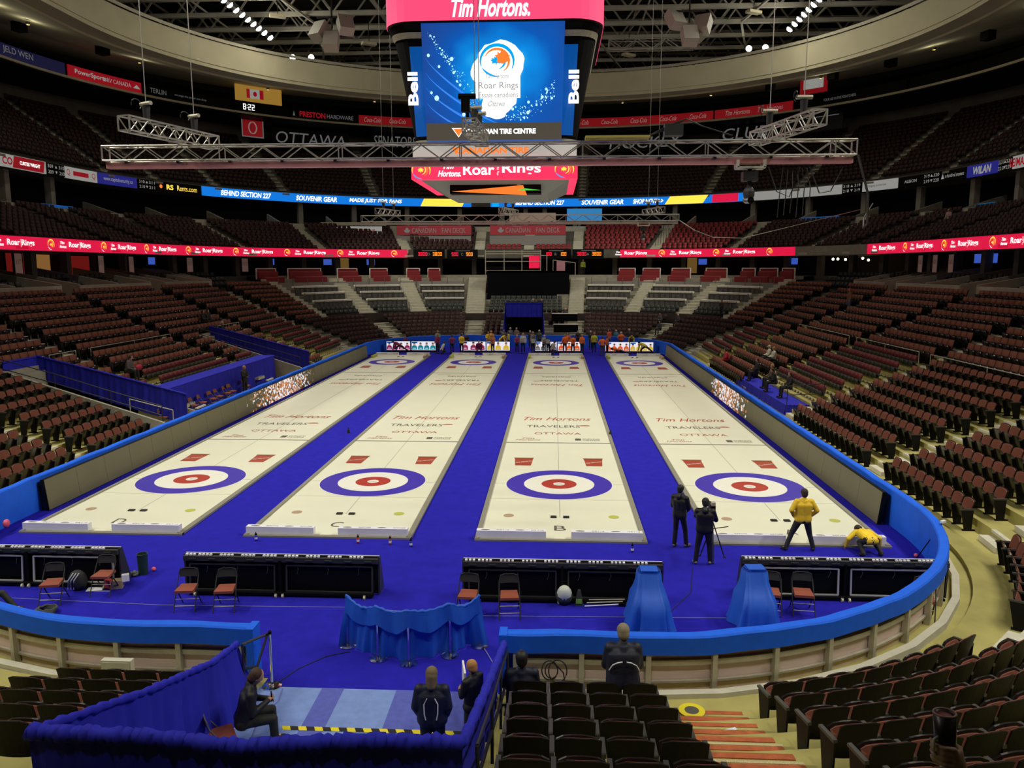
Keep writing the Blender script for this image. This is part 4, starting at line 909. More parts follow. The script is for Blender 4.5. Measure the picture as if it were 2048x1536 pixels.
wallsign(53.86,37.5,26.0,5.2,3.6,mat('charcoal_banner',(.02,.02,.02),.8),[(.27,'GO',1.3,.8,DW,dict(dz=1.1)),(.52,'@disc',.8,.9,mr,dict(dz=1.1)),(.78,'GO!',1.5,.8,DW,dict(dz=1.1)),(.5,'@rect',4.2,.08,FG,dict(dz=-.1)),(.5,'@rect',3.6,.08,FG,dict(dz=.35))],'black banner reading GO GO! at the top right')
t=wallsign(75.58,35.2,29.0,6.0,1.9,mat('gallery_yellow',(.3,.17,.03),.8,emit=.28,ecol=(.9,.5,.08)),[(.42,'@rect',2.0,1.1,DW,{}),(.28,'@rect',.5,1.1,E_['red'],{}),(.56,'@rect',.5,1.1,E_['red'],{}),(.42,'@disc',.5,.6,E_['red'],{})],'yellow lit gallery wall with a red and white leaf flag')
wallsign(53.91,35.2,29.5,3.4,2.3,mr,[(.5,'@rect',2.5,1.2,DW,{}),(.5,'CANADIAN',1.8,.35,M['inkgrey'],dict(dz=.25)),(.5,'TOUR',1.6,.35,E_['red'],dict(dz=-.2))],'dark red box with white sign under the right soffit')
# fan deck banners and white sign in the middle level
for x,l in ((-14.9,'left'),(-3.4,'right')):
    t=thing('fan_deck_banner','red banner reading CANADIAN FAN DECK above grey glass, %s of the two'%l,'banner',(x,70,10.35))
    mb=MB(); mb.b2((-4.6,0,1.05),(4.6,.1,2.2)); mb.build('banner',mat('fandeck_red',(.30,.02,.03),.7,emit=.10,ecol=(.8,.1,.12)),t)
    mb=MB(); mb.b2((-4.6,-.5,-.2),(4.6,-.4,.95)); mb.build('glass_rail',M['glass'],t); mb=MB(); mb.b2((-4.7,-.2,-.5),(4.7,.5,.0)); mb.build('ledge',M['redseat'],t)
    mb=MB(); put_text(mb,'CANADIAN',lambda a,b:(a-1.2,-.03,1.6+b),w=3.0,h=.6); put_text(mb,'FAN DECK',lambda a,b:(a+2.45,-.03,1.6+b),w=2.9,h=.6); put_text(mb,'MOLSON',lambda a,b:(a-1.3,-.03,2.05+b),w=1,h=.12)
    lf=[(0,-.4),(.3,-.2),(.4,.1),(.2,.1),(.15,.35),(0,.45),(-.15,.35),(-.2,.1),(-.4,.1),(-.3,-.2)]; mb.add([(a-3.3,-.03,1.6+b*.8) for a,b in lf],[tuple(range(10))]); mb.build('lettering',E_['grey'],t)
t=thing('white_banner','white banner reading MISSING in the middle level, left of the fan deck','banner',(-24.9,69.2,11.2),math.radians(8))
mb=MB(); mb.b2((-3.7,0,0),(3.7,.1,1.25)); mb.build('banner',E_['wdim'],t); mb=MB(); put_text(mb,'MISSING',lambda a,b:(a-1.5,-.03,.62+b),w=2.6,h=.55,mi=0,shear=.15,bold=.03); put_text(mb,'CHICKENS',lambda a,b:(a+1.4,-.03,.62+b),w=2.9,h=.55,mi=1,shear=.15,bold=.03); mb.build('lettering',[M['inkgrey'],E_['red']],t)
mb=MB(); mb.b2((-3.7,.2,1.35),(4.2,.3,1.75)); mb.build('mesh_panel',M['alu'],t)
# ================================================================ centre scoreboard
t=SBD=thing('scoreboard','large centre hung scoreboard with pink rings and blue event screen','scoreboard',(-3.2,17.35,11.8))
def rr(hx,hy,r,z,n=6):
    P=[]
    for cx,cy,a0 in ((hx-r,hy-r,0),(-hx+r,hy-r,90),(-hx+r,-hy+r,180),(hx-r,-hy+r,270)):
        for i in range(n+1): a=math.radians(a0+90*i/n); P.append((cx+r*math.cos(a),cy+r*math.sin(a),z))
    return P
def loft(mb,rings,mi=None,cap=True):
    n=len(rings[0]);V=[p for r_ in rings for p in r_];F=[]
    for i in range(len(rings)-1):
        for k in range(n): F.append((i*n+k,i*n+(k+1)%n,(i+1)*n+(k+1)%n,(i+1)*n+k))
    if cap: F.append(tuple(reversed(range(n)))); F.append(tuple(range(len(V)-n,len(V))))
    mb.add(V,F,mi)
mb=MB(); loft(mb,[rr(5.3,5.05,1.5,7.2),rr(5.3,5.05,1.5,9.6)],cap=False); mb.build('top_ring',E_['pinkt'],t)
mb=MB(); loft(mb,[rr(5.27,5.02,1.5,7.15),rr(5.27,5.02,1.5,7.3)]); loft(mb,[rr(5.2,5.0,1.5,9.5),rr(5.2,5.0,1.5,9.65)]); mb.build('ring_cap',M['black'],t)
mb=MB(); loft(mb,[rr(4.0,3.8,.9,1.75),rr(4.1,3.9,.9,2.1),rr(4.9,4.5,1.0,6.6),rr(5.1,4.8,1.1,7.15)]); loft(mb,[rr(3.6,3.5,.5,1.0),rr(3.7,3.5,.9,1.8)]); mb.build('body',M['black'],t)
mb=MB(); loft(mb,[rr(4.92,4.58,1.0,6.55),rr(5.02,4.7,1.0,6.8)],cap=False); loft(mb,[rr(4.03,3.83,.9,1.7),rr(4.12,3.93,.9,1.95)],cap=False); mb.build('trim_band',M['alu'],t)
mb=MB(); mb.b2((-4.05,-4.1,.98),(4.05,4.1,1.72)); mb.build('white_band',mat('band_white',(.6,.6,.55),.5,emit=.35,ecol=(.9,.9,.8)),t)
mb=MB(); put_text(mb,'CANADIAN TIRE',lambda a,b:(a-.1,-4.13,1.40+b),w=3.6,h=.30,bold=.04); mb.add([(-2.1,-4.13,1.55),(-1.7,-4.13,1.55),(-1.9,-4.13,1.2)],[(0,1,2)]); mb.build('red_lettering',E_['orange'],t)
mb=MB(); mb.b2((-4.1,-4.35,.0),(4.1,4.35,.92)); mb.build('lower_ring',E_['pink'],t)
mb=MB(); 
put_text(mb,'Tim',lambda a,b:(a-2.25,-4.38,.62+b),w=.55,h=.26,shear=.3,bold=.03); put_text(mb,'Hortons.',lambda a,b:(a-2.2,-4.38,.27+b),w=1.15,h=.30,shear=.3,bold=.03)
put_text(mb,'Roar',lambda a,b:(a-.75,-4.38,.45+b),w=1.55,h=.52,bold=.02); put_text(mb,'Rings',lambda a,b:(a+1.35,-4.38,.45+b),w=1.9,h=.62,bold=.02); put_text(mb,'of the',lambda a,b:(b+.2,-4.38,.45+a),w=.55,h=.11)
put_text(mb,'Tim Hortons.',lambda a,b:(a-.07,-5.08,7.75+b),w=3.7,h=.85,shear=.3,bold=.03); mb.build('ring_lettering',E_['white'],t)
mb=MB(); swoosh(mb,lambda a,b:(3.45+a*1.2,-4.38,.45+b),.42,(0,1,2)); swoosh(mb,lambda a,b:(-3.6+a*1.1,-4.38,.45+b),.45,(0,1,2)); mb.build('ring_emblem',[E_['yellow'],E_['orange'],E_['cyan']],t)
mb=MB(); mb.hexa([(-2.6,-2.6,-.6),(2.6,-2.6,-.6),(2.6,2.6,-.6),(-2.6,2.6,-.6),(-3.7,-3.9,0),(3.7,-3.9,0),(3.7,3.9,0),(-3.7,3.9,0)]); mb.build('underside',mat('underside_white',(.20,.20,.17),.6,emit=.04,ecol=(.8,.8,.7)),t)
mb=MB(); mb.b2((-2.3,-3.5,-.62),(1.1,-2.6,-.10)); mb.b2((1.3,-3.5,-.62),(2.3,-2.6,-.14)); mb.build('camera_bay',M['black'],t)
mb=MB(); mb.add([(-2.2,-3.55,-.52),(1.6,-3.55,-.72),(1.4,-3.55,-.22),(.2,-3.55,-.32)],[(0,1,2,3)]); mb.add([(1.1,-3.57,-.48),(2.3,-3.57,-.48),(1.5,-3.57,-.38)],[(0,1,2)],1); mb.build('under_screen',[E_['orange'],mat('led_green',(.05,.4,.05),.5,emit=.7,ecol=(.1,.9,.1))],t)
# main screen
def scr(x,z,dy=0.): # screen local coords metres, z 0..5 from the bottom ; plane leans a little
    return (x,-4.32-dy-.0*z,1.85+z)
m=bpy.data.materials.new('screen_blue'); m.use_nodes=True; nt=m.node_tree; b=nt.nodes['Principled BSDF']; b.inputs['Base Color'].default_value=(.01,.01,.02,1)
tc=nt.nodes.new('ShaderNodeTexCoord'); mp=nt.nodes.new('ShaderNodeMapping'); mp.inputs['Location'].default_value=(-.35,0,-4.9); 
vm=nt.nodes.new('ShaderNodeVectorMath'); vm.operation='LENGTH'; nt.links.new(tc.outputs['Object'],mp.inputs[0]); mp.inputs['Scale'].default_value=(1,0,1); nt.links.new(mp.outputs[0],vm.inputs[0])
nz=nt.nodes.new('ShaderNodeTexNoise'); nz.inputs['Scale'].default_value=.55; nt.links.new(tc.outputs['Object'],nz.inputs['Vector'])
ad=nt.nodes.new('ShaderNodeMath'); ad.operation='MULTIPLY_ADD'; ad.inputs[1].default_value=2.2; nt.links.new(nz.outputs['Fac'],ad.inputs[0]); nt.links.new(vm.outputs['Value'],ad.inputs[2])
mr_=nt.nodes.new('ShaderNodeMapRange'); mr_.inputs['From Min'].default_value=1.0; mr_.inputs['From Max'].default_value=5.2; nt.links.new(ad.outputs[0],mr_.inputs['Value'])
cr=nt.nodes.new('ShaderNodeValToRGB'); e=cr.color_ramp; e.elements[0].color=(.05,.75,1,1); e.elements[1].color=(.01,.055,.28,1); q=e.elements.new(.35); q.color=(0,.26,.78,1); q=e.elements.new(.62); q.color=(.0,.10,.48,1)
nt.links.new(mr_.outputs[0],cr.inputs[0]); nt.links.new(cr.outputs[0],b.inputs['Emission Color']); b.inputs['Emission Strength'].default_value=1.0
mb=MB(); mb.hexa([(-3.3,-4.33,1.85),(3.3,-4.33,1.85),(3.3,-3.8,1.85),(-3.3,-3.8,1.85),(-3.42,-4.33,7.2),(3.42,-4.33,7.2),(3.42,-3.8,7.2),(-3.42,-3.8,7.2)]); mb.build('screen',m,t)
mb=MB(); mb.b2((-3.3,-4.36,1.85),(3.3,-4.34,2.65)); mb.build('screen_footer',mat('footer_brown',(.05,.045,.035),.6,emit=.6,ecol=(.105,.088,.065)),t)
mb=MB(); put_text(mb,'CANADIAN TIRE CENTRE',lambda a,bb:(a+.35,-4.38,2.25+bb),w=3.4,h=.25,bold=.05); mb.build('footer_lettering',E_['white'],t)
mb=MB(); mb.add([(-2.05,-4.375,2.42),(-1.4,-4.375,2.42),(-1.72,-4.375,1.98)],[(0,1,2)],1); mb.add([(-1.98,-4.38,2.39),(-1.47,-4.38,2.39),(-1.72,-4.38,2.03)],[(0,1,2)],0); mb.build('footer_emblem',[E_['orange'],E_['white']],t)
mb=MB()
def blob(cx,cz,rx,rz,w_=.12,n=28,seed=0,dy=.02):
    rg=random.Random(seed); P=[]
    for k in range(n): a=2*PI*k/n; r_=1+w_*(rg.random()-.5); P.append((cx+rx*r_*math.cos(a),-4.34-dy,cz+rz*r_*math.sin(a)))
    mb.add(P,[tuple(range(n))])
blob(.35,5.0,1.15,.95,.10,28,1,.04); blob(.05,4.75,1.1,.75,.1,28,2,.035); blob(.3,3.75,.85,.75,.1,28,3,.045); mb.b2((-.85,-4.37,3.65),(1.3,-4.36,4.55)); blob(.1,3.35,.7,.55,.15,28,4,.05); mb.build('screen_glow',E_['white'],t)
mb=MB(); swoosh(mb,lambda a,bb:(.2+a*1.3,-4.40,5.15+bb),.68,(1,0,1)); lf_=[(0,-.3),(.3,-.18),(.26,-.02),(.42,.12),(.26,.16),(.26,.3),(.12,.22),(0,.48),(-.12,.22),(-.26,.3),(-.26,.16),(-.42,.12),(-.26,-.02),(-.3,-.18)]; mb.add([(.45+x*.9,-4.41,5.25+y*.8) for x,y in lf_],[tuple(range(14))],0); mb.build('screen_emblem',[E_['orange'],E_['cyan']],t)
mb=MB(); gm=mat('screen_grey_text',(.3,.3,.3),.6,emit=.5,ecol=(.45,.45,.45))
for tx,x,z,w_,h_,sh in (('Tim Hortons',.2,4.53,1.1,.2,.3),('Roar of Rings'.replace('of ',''),.25,4.12,1.9,.34,0),('Essais canadiens',.25,3.78,1.9,.22,0),('Ottawa',.15,3.42,.8,.22,.4)): put_text(mb,tx,lambda a,bb:(x+a,-4.40,z+bb),w=w_,h=h_,shear=sh)
mb.build('screen_lettering',gm,t)
mb=MB(); rg=random.Random(5)
for i in range(260):
    s_=rg.random(); 
    if i%2: x=-3.1+s_*2.6; z=6.3-2.9*s_+rg.gauss(0,.16)*(.4+s_)-.5*(i%4==1)*s_
    else: x=.6+s_*2.4; z=2.9+1.2*s_*s_+rg.gauss(0,.18)
    r_=.012+.03*rg.random()**3+(.05 if rg.random()<.02 else 0)
    if abs(x)<3.25 and 2.7<z<6.7: mb.add([(x+r_*math.cos(a*PI/3),-4.345,z+r_*math.sin(a*PI/3)) for a in range(6)],[tuple(range(6))])
for x,z,r_ in ((-2.75,3.68,.11),(-1.45,3.0,.08),(-2.6,4.95,.06),(-3.1,5.4,.07),(-1.6,4.2,.06),(-1.75,4.35,.05),(-1.9,4.7,.06),(-3.0,3.9,.06)): mb.add([(x+r_*math.cos(a*PI/6),-4.35,z+r_*math.sin(a*PI/6)) for a in range(12)],[tuple(range(12))])
mb.build('screen_sparkles',mat('sparkle',(.4,.8,1),.5,emit=1.1,ecol=(.5,.9,1)),t)
mb=MB()
for k in range(4):
    pts=[]; V=[];F=[]
    for i in range(21): s_=i/20; x=-3.25+(3.4+k*.25)*s_; z=5.3-.6*k-2.4*s_**.8+.7*s_*s_*k*.3; w_=.05*math.sin(PI*s_)+.004; V+=[(x,-4.342-.001*k,z-w_),(x,-4.342-.001*k,z+w_)]
    for i in range(20): F.append((2*i,2*i+1,2*i+3,2*i+2))
    V=[(a,b_,min(max(c,2.66),6.7)) for a,b_,c in V]; mb.add(V,F)
mb.build('screen_streak',mat('streak',(.1,.3,.8),.5,emit=.9,ecol=(.03,.22,.85)),t)
for s_,l in ((-1,'left'),(1,'right')):
    mb=MB(); mb.hexa([(s_*3.3,-4.28,2.1),(s_*3.85,-4.15,2.1),(s_*3.85,-3.95,2.1),(s_*3.3,-4.1,2.1),(s_*3.40,-4.5,6.2),(s_*4.05,-4.5,6.2),(s_*4.05,-4.0,6.2),(s_*3.40,-4.1,6.2)]); mb.build('blue_panel',mat('panel_blue',(0,.05,.3),.5,emit=.5,ecol=(0,.12,.5)),t)
    mb=MB(); put_text(mb,'Bell',lambda a,bb:(s_*3.86-bb,-4.55,4.2+a),w=1.5,h=.5,bold=.03); mb.build('side_lettering',E_['white'],t)
for ch_ in t.children:
    if ch_.name.startswith(('screen','footer','side_lettering','blue_panel')):
        for v in ch_.data.vertices:
            if not ch_.name.startswith(('side','blue')) and v.co.z>2.66 and ch_.name.split('.')[0]!='screen': v.co.z=2.65+(v.co.z-2.65)*1.12
            v.co.y-=(v.co.z-1.85)*.098 if not ch_.name.startswith('blue') else 0
mb=MB()
for x in (-2,2): 
    for y in (-2,2): mb.bar((x,y,9.4),(x*1.1,y*1.1,24),.03)
mb.build('hanging_cable',M['dsteel'],t)
# ================================================================ trusses
def truss(mb,a,b,w_=.40,r=.024,step=.55,rd_=.013,ref=(0,0,1)):
    a,b=Vector(a),Vector(b); d=(b-a); L=d.length; d.normalize(); rf=Vector(ref); x=d.cross(rf).normalized(); y=x.cross(d)
    cs=[x*(w_/2)+y*(w_/2),-x*(w_/2)+y*(w_/2),-x*(w_/2)-y*(w_/2),x*(w_/2)-y*(w_/2)]
    for c in cs: mb.bar(a+c,b+c,r,n=6)
    n=max(1,int(L/step))
    for i in range(n):
        p0,p1=a+d*(L*i/n),a+d*(L*(i+1)/n)
        for k in range(4):
            c0,c1=cs[k],cs[(k+1)%4]
            if bool(i%2)!=(k>1): c0,c1=c1,c0
            mb.bar(p0+c0,p1+c1,rd_,n=4)
        if i%6==0:
            for k in range(4): mb.bar(p0+cs[k],p0+cs[(k+1)%4],rd_,n=4)
    for p in (a,b):
        for k in range(4): mb.bar(p+cs[k],p+cs[(k+1)%4],rd_*1.3,n=4)
def long_truss(y,lab,crosses,pm):
    t=thing('lighting_truss',lab,'truss',(XC+.7,y,10.42),0,'long trusses above the ice')
    mb=MB(); truss(mb,(-10.45,0,.28),(10.45,0,.28)); mb.build('frame',M['steel'],t)
    mb=MB(); mb.b2((-10.4,-.12,-.13),(10.4,.12,.02)); mb.build('light_bar',pm,t)
    mb=MB()
    for i in range(14): x=-9.8+i*1.5; mb.box((x,0,.03),(.08,.30,.05))
    mb.build('clamp',M['dsteel'],t)
    return t
pm=mat('bar_pink',(.62,.27,.27),.4); long_truss(-4,'long aluminium truss with pinkish bar across the near ice','',pm); long_truss(26,'long aluminium truss further down the ice, smaller in the photo','',mat('bar_white',(.42,.38,.32),.4))
def hoist_truss(c,d,lab,L=2.6,hs=(-.5,1.0),cam_=False):
    t=thing('cross_truss',lab,'truss',(c[0],c[1],c[2]),math.atan2(d[1],d[0]),'short cross trusses hung on hoists')
    mb=MB(); truss(mb,(-L/2,0,0),(L/2,0,0),.36,.024,.34,.012); mb.build('frame',M['steel'],t)
    for h in hs:
        b=MB(); b.bar((h,0,.18),(h,0,.55),.08,.10,n=8); b.build('hoist_body',M['dsteel'],t); b=MB(); b.bar((h-.04,-.2,.62),(h+.04,.2,.62),.055,n=8); b.build('hoist_arm',M['alu'],t)
        b=MB(); b.bar((h,0,.6),(h,0,24.5),.009,n=4); b.build('hanging_cable',M['steel'],t)
        b=MB(); b.tube([(h+.14*math.cos(a)-.05,.24+.02*a,.62+.13*math.sin(a)) for a in np.linspace(-1,3.6,10)],.016,5); b.build('loop_cable',M['dsteel'],t)
    return t
hoist_truss((-10.75,-4.6,11.15),(.28,1),'short truss on two hoists atop the left end of the near truss',3.4,(-.9,.9))
hoist_truss((5.9,-4.4,11.15),(-.22,1),'short truss on two hoists atop the right end of the near truss',3.4,(-.9,.9))
hoist_truss((-2.4,-4.2,11.15),(.05,1),'short truss with a black fixture over the middle of the near truss',2.4,(-.2,.6))
for x,l in ((-11.2,'left'),(-3.2,'middle'),(6.2,'right')): hoist_truss((x,25.8,11.1),((-.3 if x>0 else .3),1),'short hoist truss on the %s part of the far truss'%l,2.8,(-.6,.8))
t=thing('robotic_camera','black remote camera mounted above the middle of the near truss','camera',(-2.55,-4.9,11.55)); mb=MB(); mb.bar((-.24,0,.42),(.22,0,.42),.075,n=10); mb.build('barrel',M['black'],t); mb=MB(); mb.box((-.05,0,.2),(.22,.2,.36)); mb.bar((0,0,-.2),(0,0,0),.04); mb.build('head',M['black'],t)
def gantry_cam(x,y,lab):
    t=thing('hanging_camera',lab,'camera',(x,y,9.2)); mb=MB(); mb.box((0,0,.98),(.75,.4,.06)); mb.box((-.36,0,1.08),(.06,.4,.2)); mb.box((.36,0,1.08),(.06,.4,.2)); mb.build('cradle',M['step'],t)
    mb=MB(); mb.bar((0,0,.35),(0,0,.95),.06,n=8); mb.box((0,0,.75),(.4,.3,.25)); mb.ball((0,0,.3),(.16,.2,.2)); mb.build('pan_head',M['dsteel'],t); mb=MB(); mb.bar((0,-.25,.1),(0,.2,.16),.09,.12,n=10); mb.build('lens',M['chrome'],t)
    mb=MB(); 
    for k in range(6): mb.tube([(.9+.14*k,.05*k,1.0),(.85+.16*k,.0,.55-.02*k),(.8+.17*k,.03,-.35+.06*(k%3))],.014,5)
    mb.tube([(.5,0,1.0),(.75,0,.35),(1.1,0,.2),(1.35,0,1.0)],.016,6); mb.tube([(1.6,0,1.0),(1.9,0,.3),(2.2,0,.35),(2.5,0,1.0)],.016,6); mb.build('cable',M['dsteel'],t)
    return t
gantry_cam(5.1,-4.05,'camera with dangling cables under the right part of the near truss'); gantry_cam(5.6,25.9,'camera with dangling cables under the far truss')
mb=MB(); mb.box((-3.3,-4.1,9.9),(.5,.3,.4)); tag(mb.build('camera_case',M['black']),'small black box hanging under the near truss, left of centre','camera') if False else None
mb=MB(); mb.b2((.6,-4.3,10.98),(2.35,-3.8,11.04)); tag(mb.build('equipment_tray',mat('tray_yellow',(.5,.42,.08),.6)),'pale yellow tray of cables lying on the near truss','tray')
mb=MB(); 
for k in range(3): mb.tube([(2.3,-4+.03*k,11.05),(2.9,-4,11.25+.05*k),(3.35,-4,11.5),(3.8,-4,11.3),(4.6,-4,11.05)],.02,6)
mb.box((3.0,-4,11.2),(.5,.35,.3)); tag(mb.build('power_box',M['dsteel']),'dark power box with looping cables on the near truss','box')
mb=MB(); mb.tube([(8.0,-4,10.5),(8.9,-2.5,9.6),(9.9,0,8.9),(11.3,4,8.95),(13.2,9,9.6),(15.5,14,10.6)],.035,6); tag(mb.build('sagging_cable',M['dsteel']),'thick dark cable sagging from the near truss to the right stands','cable')
mb=MB(); mb.tube([(7.95,26,10.5),(9,26.5,9.9),(10.5,28,9.5),(13,30,9.5),(17,33,10.4),(24,38,12)],.03,6); tag(mb.build('sagging_cable',M['steel']),'pale cable sagging from the far truss to the right stands','cable')
for x,y,l in ((-5.6,14,'first pair'),(-4.9,14,''),(2.1,13,''),(2.8,13,''),(-13.0,40,''),(8.0,40,'')):
    pass
mb=MB(); 
# ================================================================ roof steel
mb=MB()
for i,y in enumerate(range(22,92,5)):
    z=33.2+.0*y; mb.bar((-58,y,z+3.2),(52,y,z+3.2),.16); mb.bar((-58,y,z),(52,y,z),.20)
    for k in range(22): x=-58+5*k; mb.bar((x,y,z),(x+2.5,y,z+3.2),.08); mb.bar((x+2.5,y,z+3.2),(x+5,y,z),.08)
for x in range(-54,52,9): mb.bar((x,5,36.6),(x,96,36.6),.10); mb.bar((x,5,33.4),(x,96,33.4),.07)
for x,s_ in ((-34,1),(-20,1),(12,-1),(28,-1)):
    mb.bar((x,22,35.8),(x+s_*9,60,32.6),.10); mb.bar((x,92,32.6),(x+s_*9,60,32.4),.10)
struct(mb.build('ceiling_steel',mat('roof_steel',(.42,.40,.33),.6,noise=.15,nscale=.3)),'grey steel roof trusses')
for k,(x0,x1,y,z) in enumerate(((1.5+4,14.5,62,31.0),)):
    t=thing('catwalk_truss','pale truss hanging under the roof right of the scoreboard','truss',(x0,y,z)); mb=MB(); truss(mb,(0,0,0),(x1-x0,0,0),1.0,.07,1.3,.04); mb.build('frame',M['steel'],t)
for s_,l in ((-1,'left'),(1,'right')):
    t=thing('speaker_cluster','grey speaker boxes hanging below the roof, %s of the scoreboard'%l,'speakers',(XC+s_*11.6,27,22.0))
    for k,(dx,dy,dz,rot) in enumerate(((-.9,0,1.2,.5),(.0,-.3,0.1,.1),(.9,.2,.9,-.5),(.5,.5,.6,.9))):
        mb=MB(); M4=Matrix.Translation((s_*dx,dy,dz))@Matrix.Rotation(rot,4,'Z')@Matrix.Rotation(-.6,4,'X'); mb.box((0,0,0),(.95,.7,1.2),M4=M4); mb.build('speaker_box',mat('speaker_grey',(.45,.43,.36),.6),t)
    mb=MB(); mb.bar((0,0,1),(0,0,12),.05); mb.bar((-1,0,1.7),(1,0,1.7),.05); mb.build('hanging_pole',M['dsteel'],t)
    t=thing('large_speaker','tall grey speaker column cut by the top edge, %s of the scoreboard'%l,'speaker',(XC+s_*12.3,26,24.6)); mb=MB(); mb.box((0,0,1.9),(2.0,1.2,3.4)); mb.build('cabinet',MATS['speaker_grey'],t); mb=MB(); mb.b2((-.5,-.64,.4),(.9,-.6,3.5)); mb.build('grille',M['alu'],t); mb=MB(); mb.bar((0,0,3.6),(0,0,11),.05); mb.build('hanging_pole',M['dsteel'],t)
rg=random.Random(11)
for k,(x,y,z) in enumerate(((-27,52,31.5),(-20,60,31),(-24,47,32),(14,60,31),(19,55,32),(27,50,32),(31,46,31.5),(-9,64,31),(8,66,31))):
    t=thing('roof_panel','small pale roof fixture, %s from the left of those under the trusses'%['second','third','first','sixth','seventh','eighth','ninth','fourth','fifth'][k],'fixture',(x,y,z),rg.random()); mb=MB(); mb.box((0,0,0),(1.5,.7,.25)); mb.build('housing',M['soffit'],t); mb=MB(); mb.bar((0,0,.1),(0,0,2.5),.03); mb.build('stem',M['dsteel'],t)
for k,(u,d,z) in enumerate(((83.5,30,28.3),(82.0,31,28.5),(80.2,31,28.5),(78.6,31.5,28.6),(77.3,28,27.9),(51.8,31,28.5),(50.2,31,28.5),(48.6,30,28.3),(46.4,31,28.4))):
    p,n=P1.pt(u,d,z); t=thing('soffit_speaker','black speaker on the beige soffit, %s'%(['nearest the left edge','second from the left edge','third from the left edge','fourth from the left edge','fifth from the left edge','fourth from the right edge','third from the right edge','second from the right edge','nearest the right edge'][k]),'speaker',(p.x,p.y,p.z),math.atan2(n[1],n[0])); mb=MB(); mb.box((0,0,-.1),(.9,.9,.8)); mb.build('cabinet',M['black'],t); mb=MB(); mb.box((0,0,.5),(.2,.2,.5)); mb.build('bracket',M['dsteel'],t)
# ================================================================ divider boards (backs) near the camera and photo boards at the far end
def divider(x0,x1,y,lab,chromey=False):
    W=x1-x0; t=thing('divider_board',lab,'divider board',((x0+x1)/2,y,0),0,'wheeled black divider boards'); H=.93
    mb=MB(); mb.b2((-W/2,0,.06),(W/2,.06,H)); mb.build('back_panel',M['black'],t)
    mb=MB(); mb.b2((-W/2,-.10,H-.13),(W/2,.0,H-.02)); 
    for i in range(10): x=-W/2+W*(i+.5)/10; mb.box((x,-.13,H-.07),(.17,.03,.03))
    for s_ in (-1,1): mb.hexa([(s_*W/2-.02,-.02,.06),(s_*W/2+.02,-.02,.06),(s_*W/2+.02,.4,.06),(s_*W/2-.02,.4,.06),(s_*W/2-.02,-.02,H),(s_*W/2+.02,-.02,H),(s_*W/2+.02,.1,H),(s_*W/2-.02,.1,H)])
    mb.build('top_rail',M['dsteel'],t)
    mb=MB()
    for i in range(9):
        for dx in (-.13,-.045,.045,.13):
            x=-W/2+W*i/9+dx+(.12 if i==0 else 0)
            if -W/2<x<W/2: mb.box((x,-.04,H+.005),(.05,.07,.035))
    mb.b2((-W/2,.065,H),(W/2,.085,H+.012)); mb.build('clip',M['white'] if 'white' in M else M['foam'],t)
    fm=mat('edge_metal',(.55,.54,.50),.35,metal=.2) if chromey else M['dsteel']
    for s_ in (-1,1):
        mb=MB(); cx=s_*W/4; a=W/4-.14
        for p,q in (((cx-a,-.12,.12),(cx+a,-.12,.12)),((cx-a,-.06,.72),(cx+a,-.06,.72)),((cx-a,-.12,.12),(cx-a,-.06,.72)),((cx+a,-.12,.12),(cx+a,-.06,.72))): mb.bar(p,q,.018)
        mb.build('frame',fm,t)
    mb=MB(); mb.b2((-W/2+.1,-.22,.06),(W/2-.1,-.10,.11)); mb.b2((-.03,-.14,.1),(.03,-.03,.85)); mb.build('base_beam',M['black'],t)
    for x in (-W/2+.3,-.08,.08,W/2-.3):
        mb=MB(); mb.bar((x-.02,-.24,.045),(x+.02,-.24,.045),.045,n=12); mb.box((x,-.22,.07),(.05,.06,.05)); mb.build('caster',M['alu'],t)
    mb=MB()
    for i in range(6): x=-W/2+.5+i*(W-1)/5; mb.tube([(x,-.02,.8),(x+.05,-.05,.62),(x+.01,-.03,.5)],.007,4)
    mb.build('wire',M['greyb'],t)
    return t
divider(-14.9,-10.47,-9.15,'black wheeled divider board at the left photo edge, seen from behind',True)
divider(-8.75,-4.2,-9.42,'black wheeled divider board between two folding chairs and the blue cloth screen')
divider(-2.25,2.25,-9.45,'black wheeled divider board right of centre with helmet shaped bag under it')
divider(4.12,8.7,-9.0,'black wheeled divider board nearest the right boards with bright lower frame',True)
# photo boards
def head_fig(mb,x,z,h,ms,dy):
    """flat printed portrait: jersey, face, hair"""
    mb.add([(x-h*.34,dy,z),(x+h*.34,dy,z),(x+h*.30,dy,z+h*.42),(x+h*.12,dy,z+h*.56),(x-h*.12,dy,z+h*.56),(x-h*.30,dy,z+h*.42)],[tuple(range(6))],ms[0])
    mb.add([(x+h*.13*math.cos(a*PI/6),dy-.004,z+h*.70+h*.17*math.sin(a*PI/6)) for a in range(12)],[tuple(range(12))],1)
    mb.add([(x+h*.15*math.cos(a*PI/8),dy-.006,z+h*.76+h*.14*math.sin(a*PI/8)) for a in range(9)],[tuple(range(9))],2)
    mb.add([(x-h*.2,dy-.003,z+h*.12),(x+h*.2,dy-.003,z+h*.12),(x+h*.12,dy-.003,z+h*.24),(x-h*.12,dy-.003,z+h*.24)],[(0,1,2,3)],3)
PB=[(-15.1,-12.95,(.32,.01,.10),'maroon'),(-12.85,-10.65,(0,.28,.36),'teal'),(-8.4,-6.2,(.34,.02,.10),'dark pink'),(-6.15,-4.05,(.85,.55,.02),'yellow'),(-1.85,.1,(.32,.32,.34),'grey'),(.15,2.2,(.85,.13,.02),'orange'),(4.35,6.45,(.85,.17,.03),'orange'),(6.5,8.55,(.80,.62,.04),'yellow')]
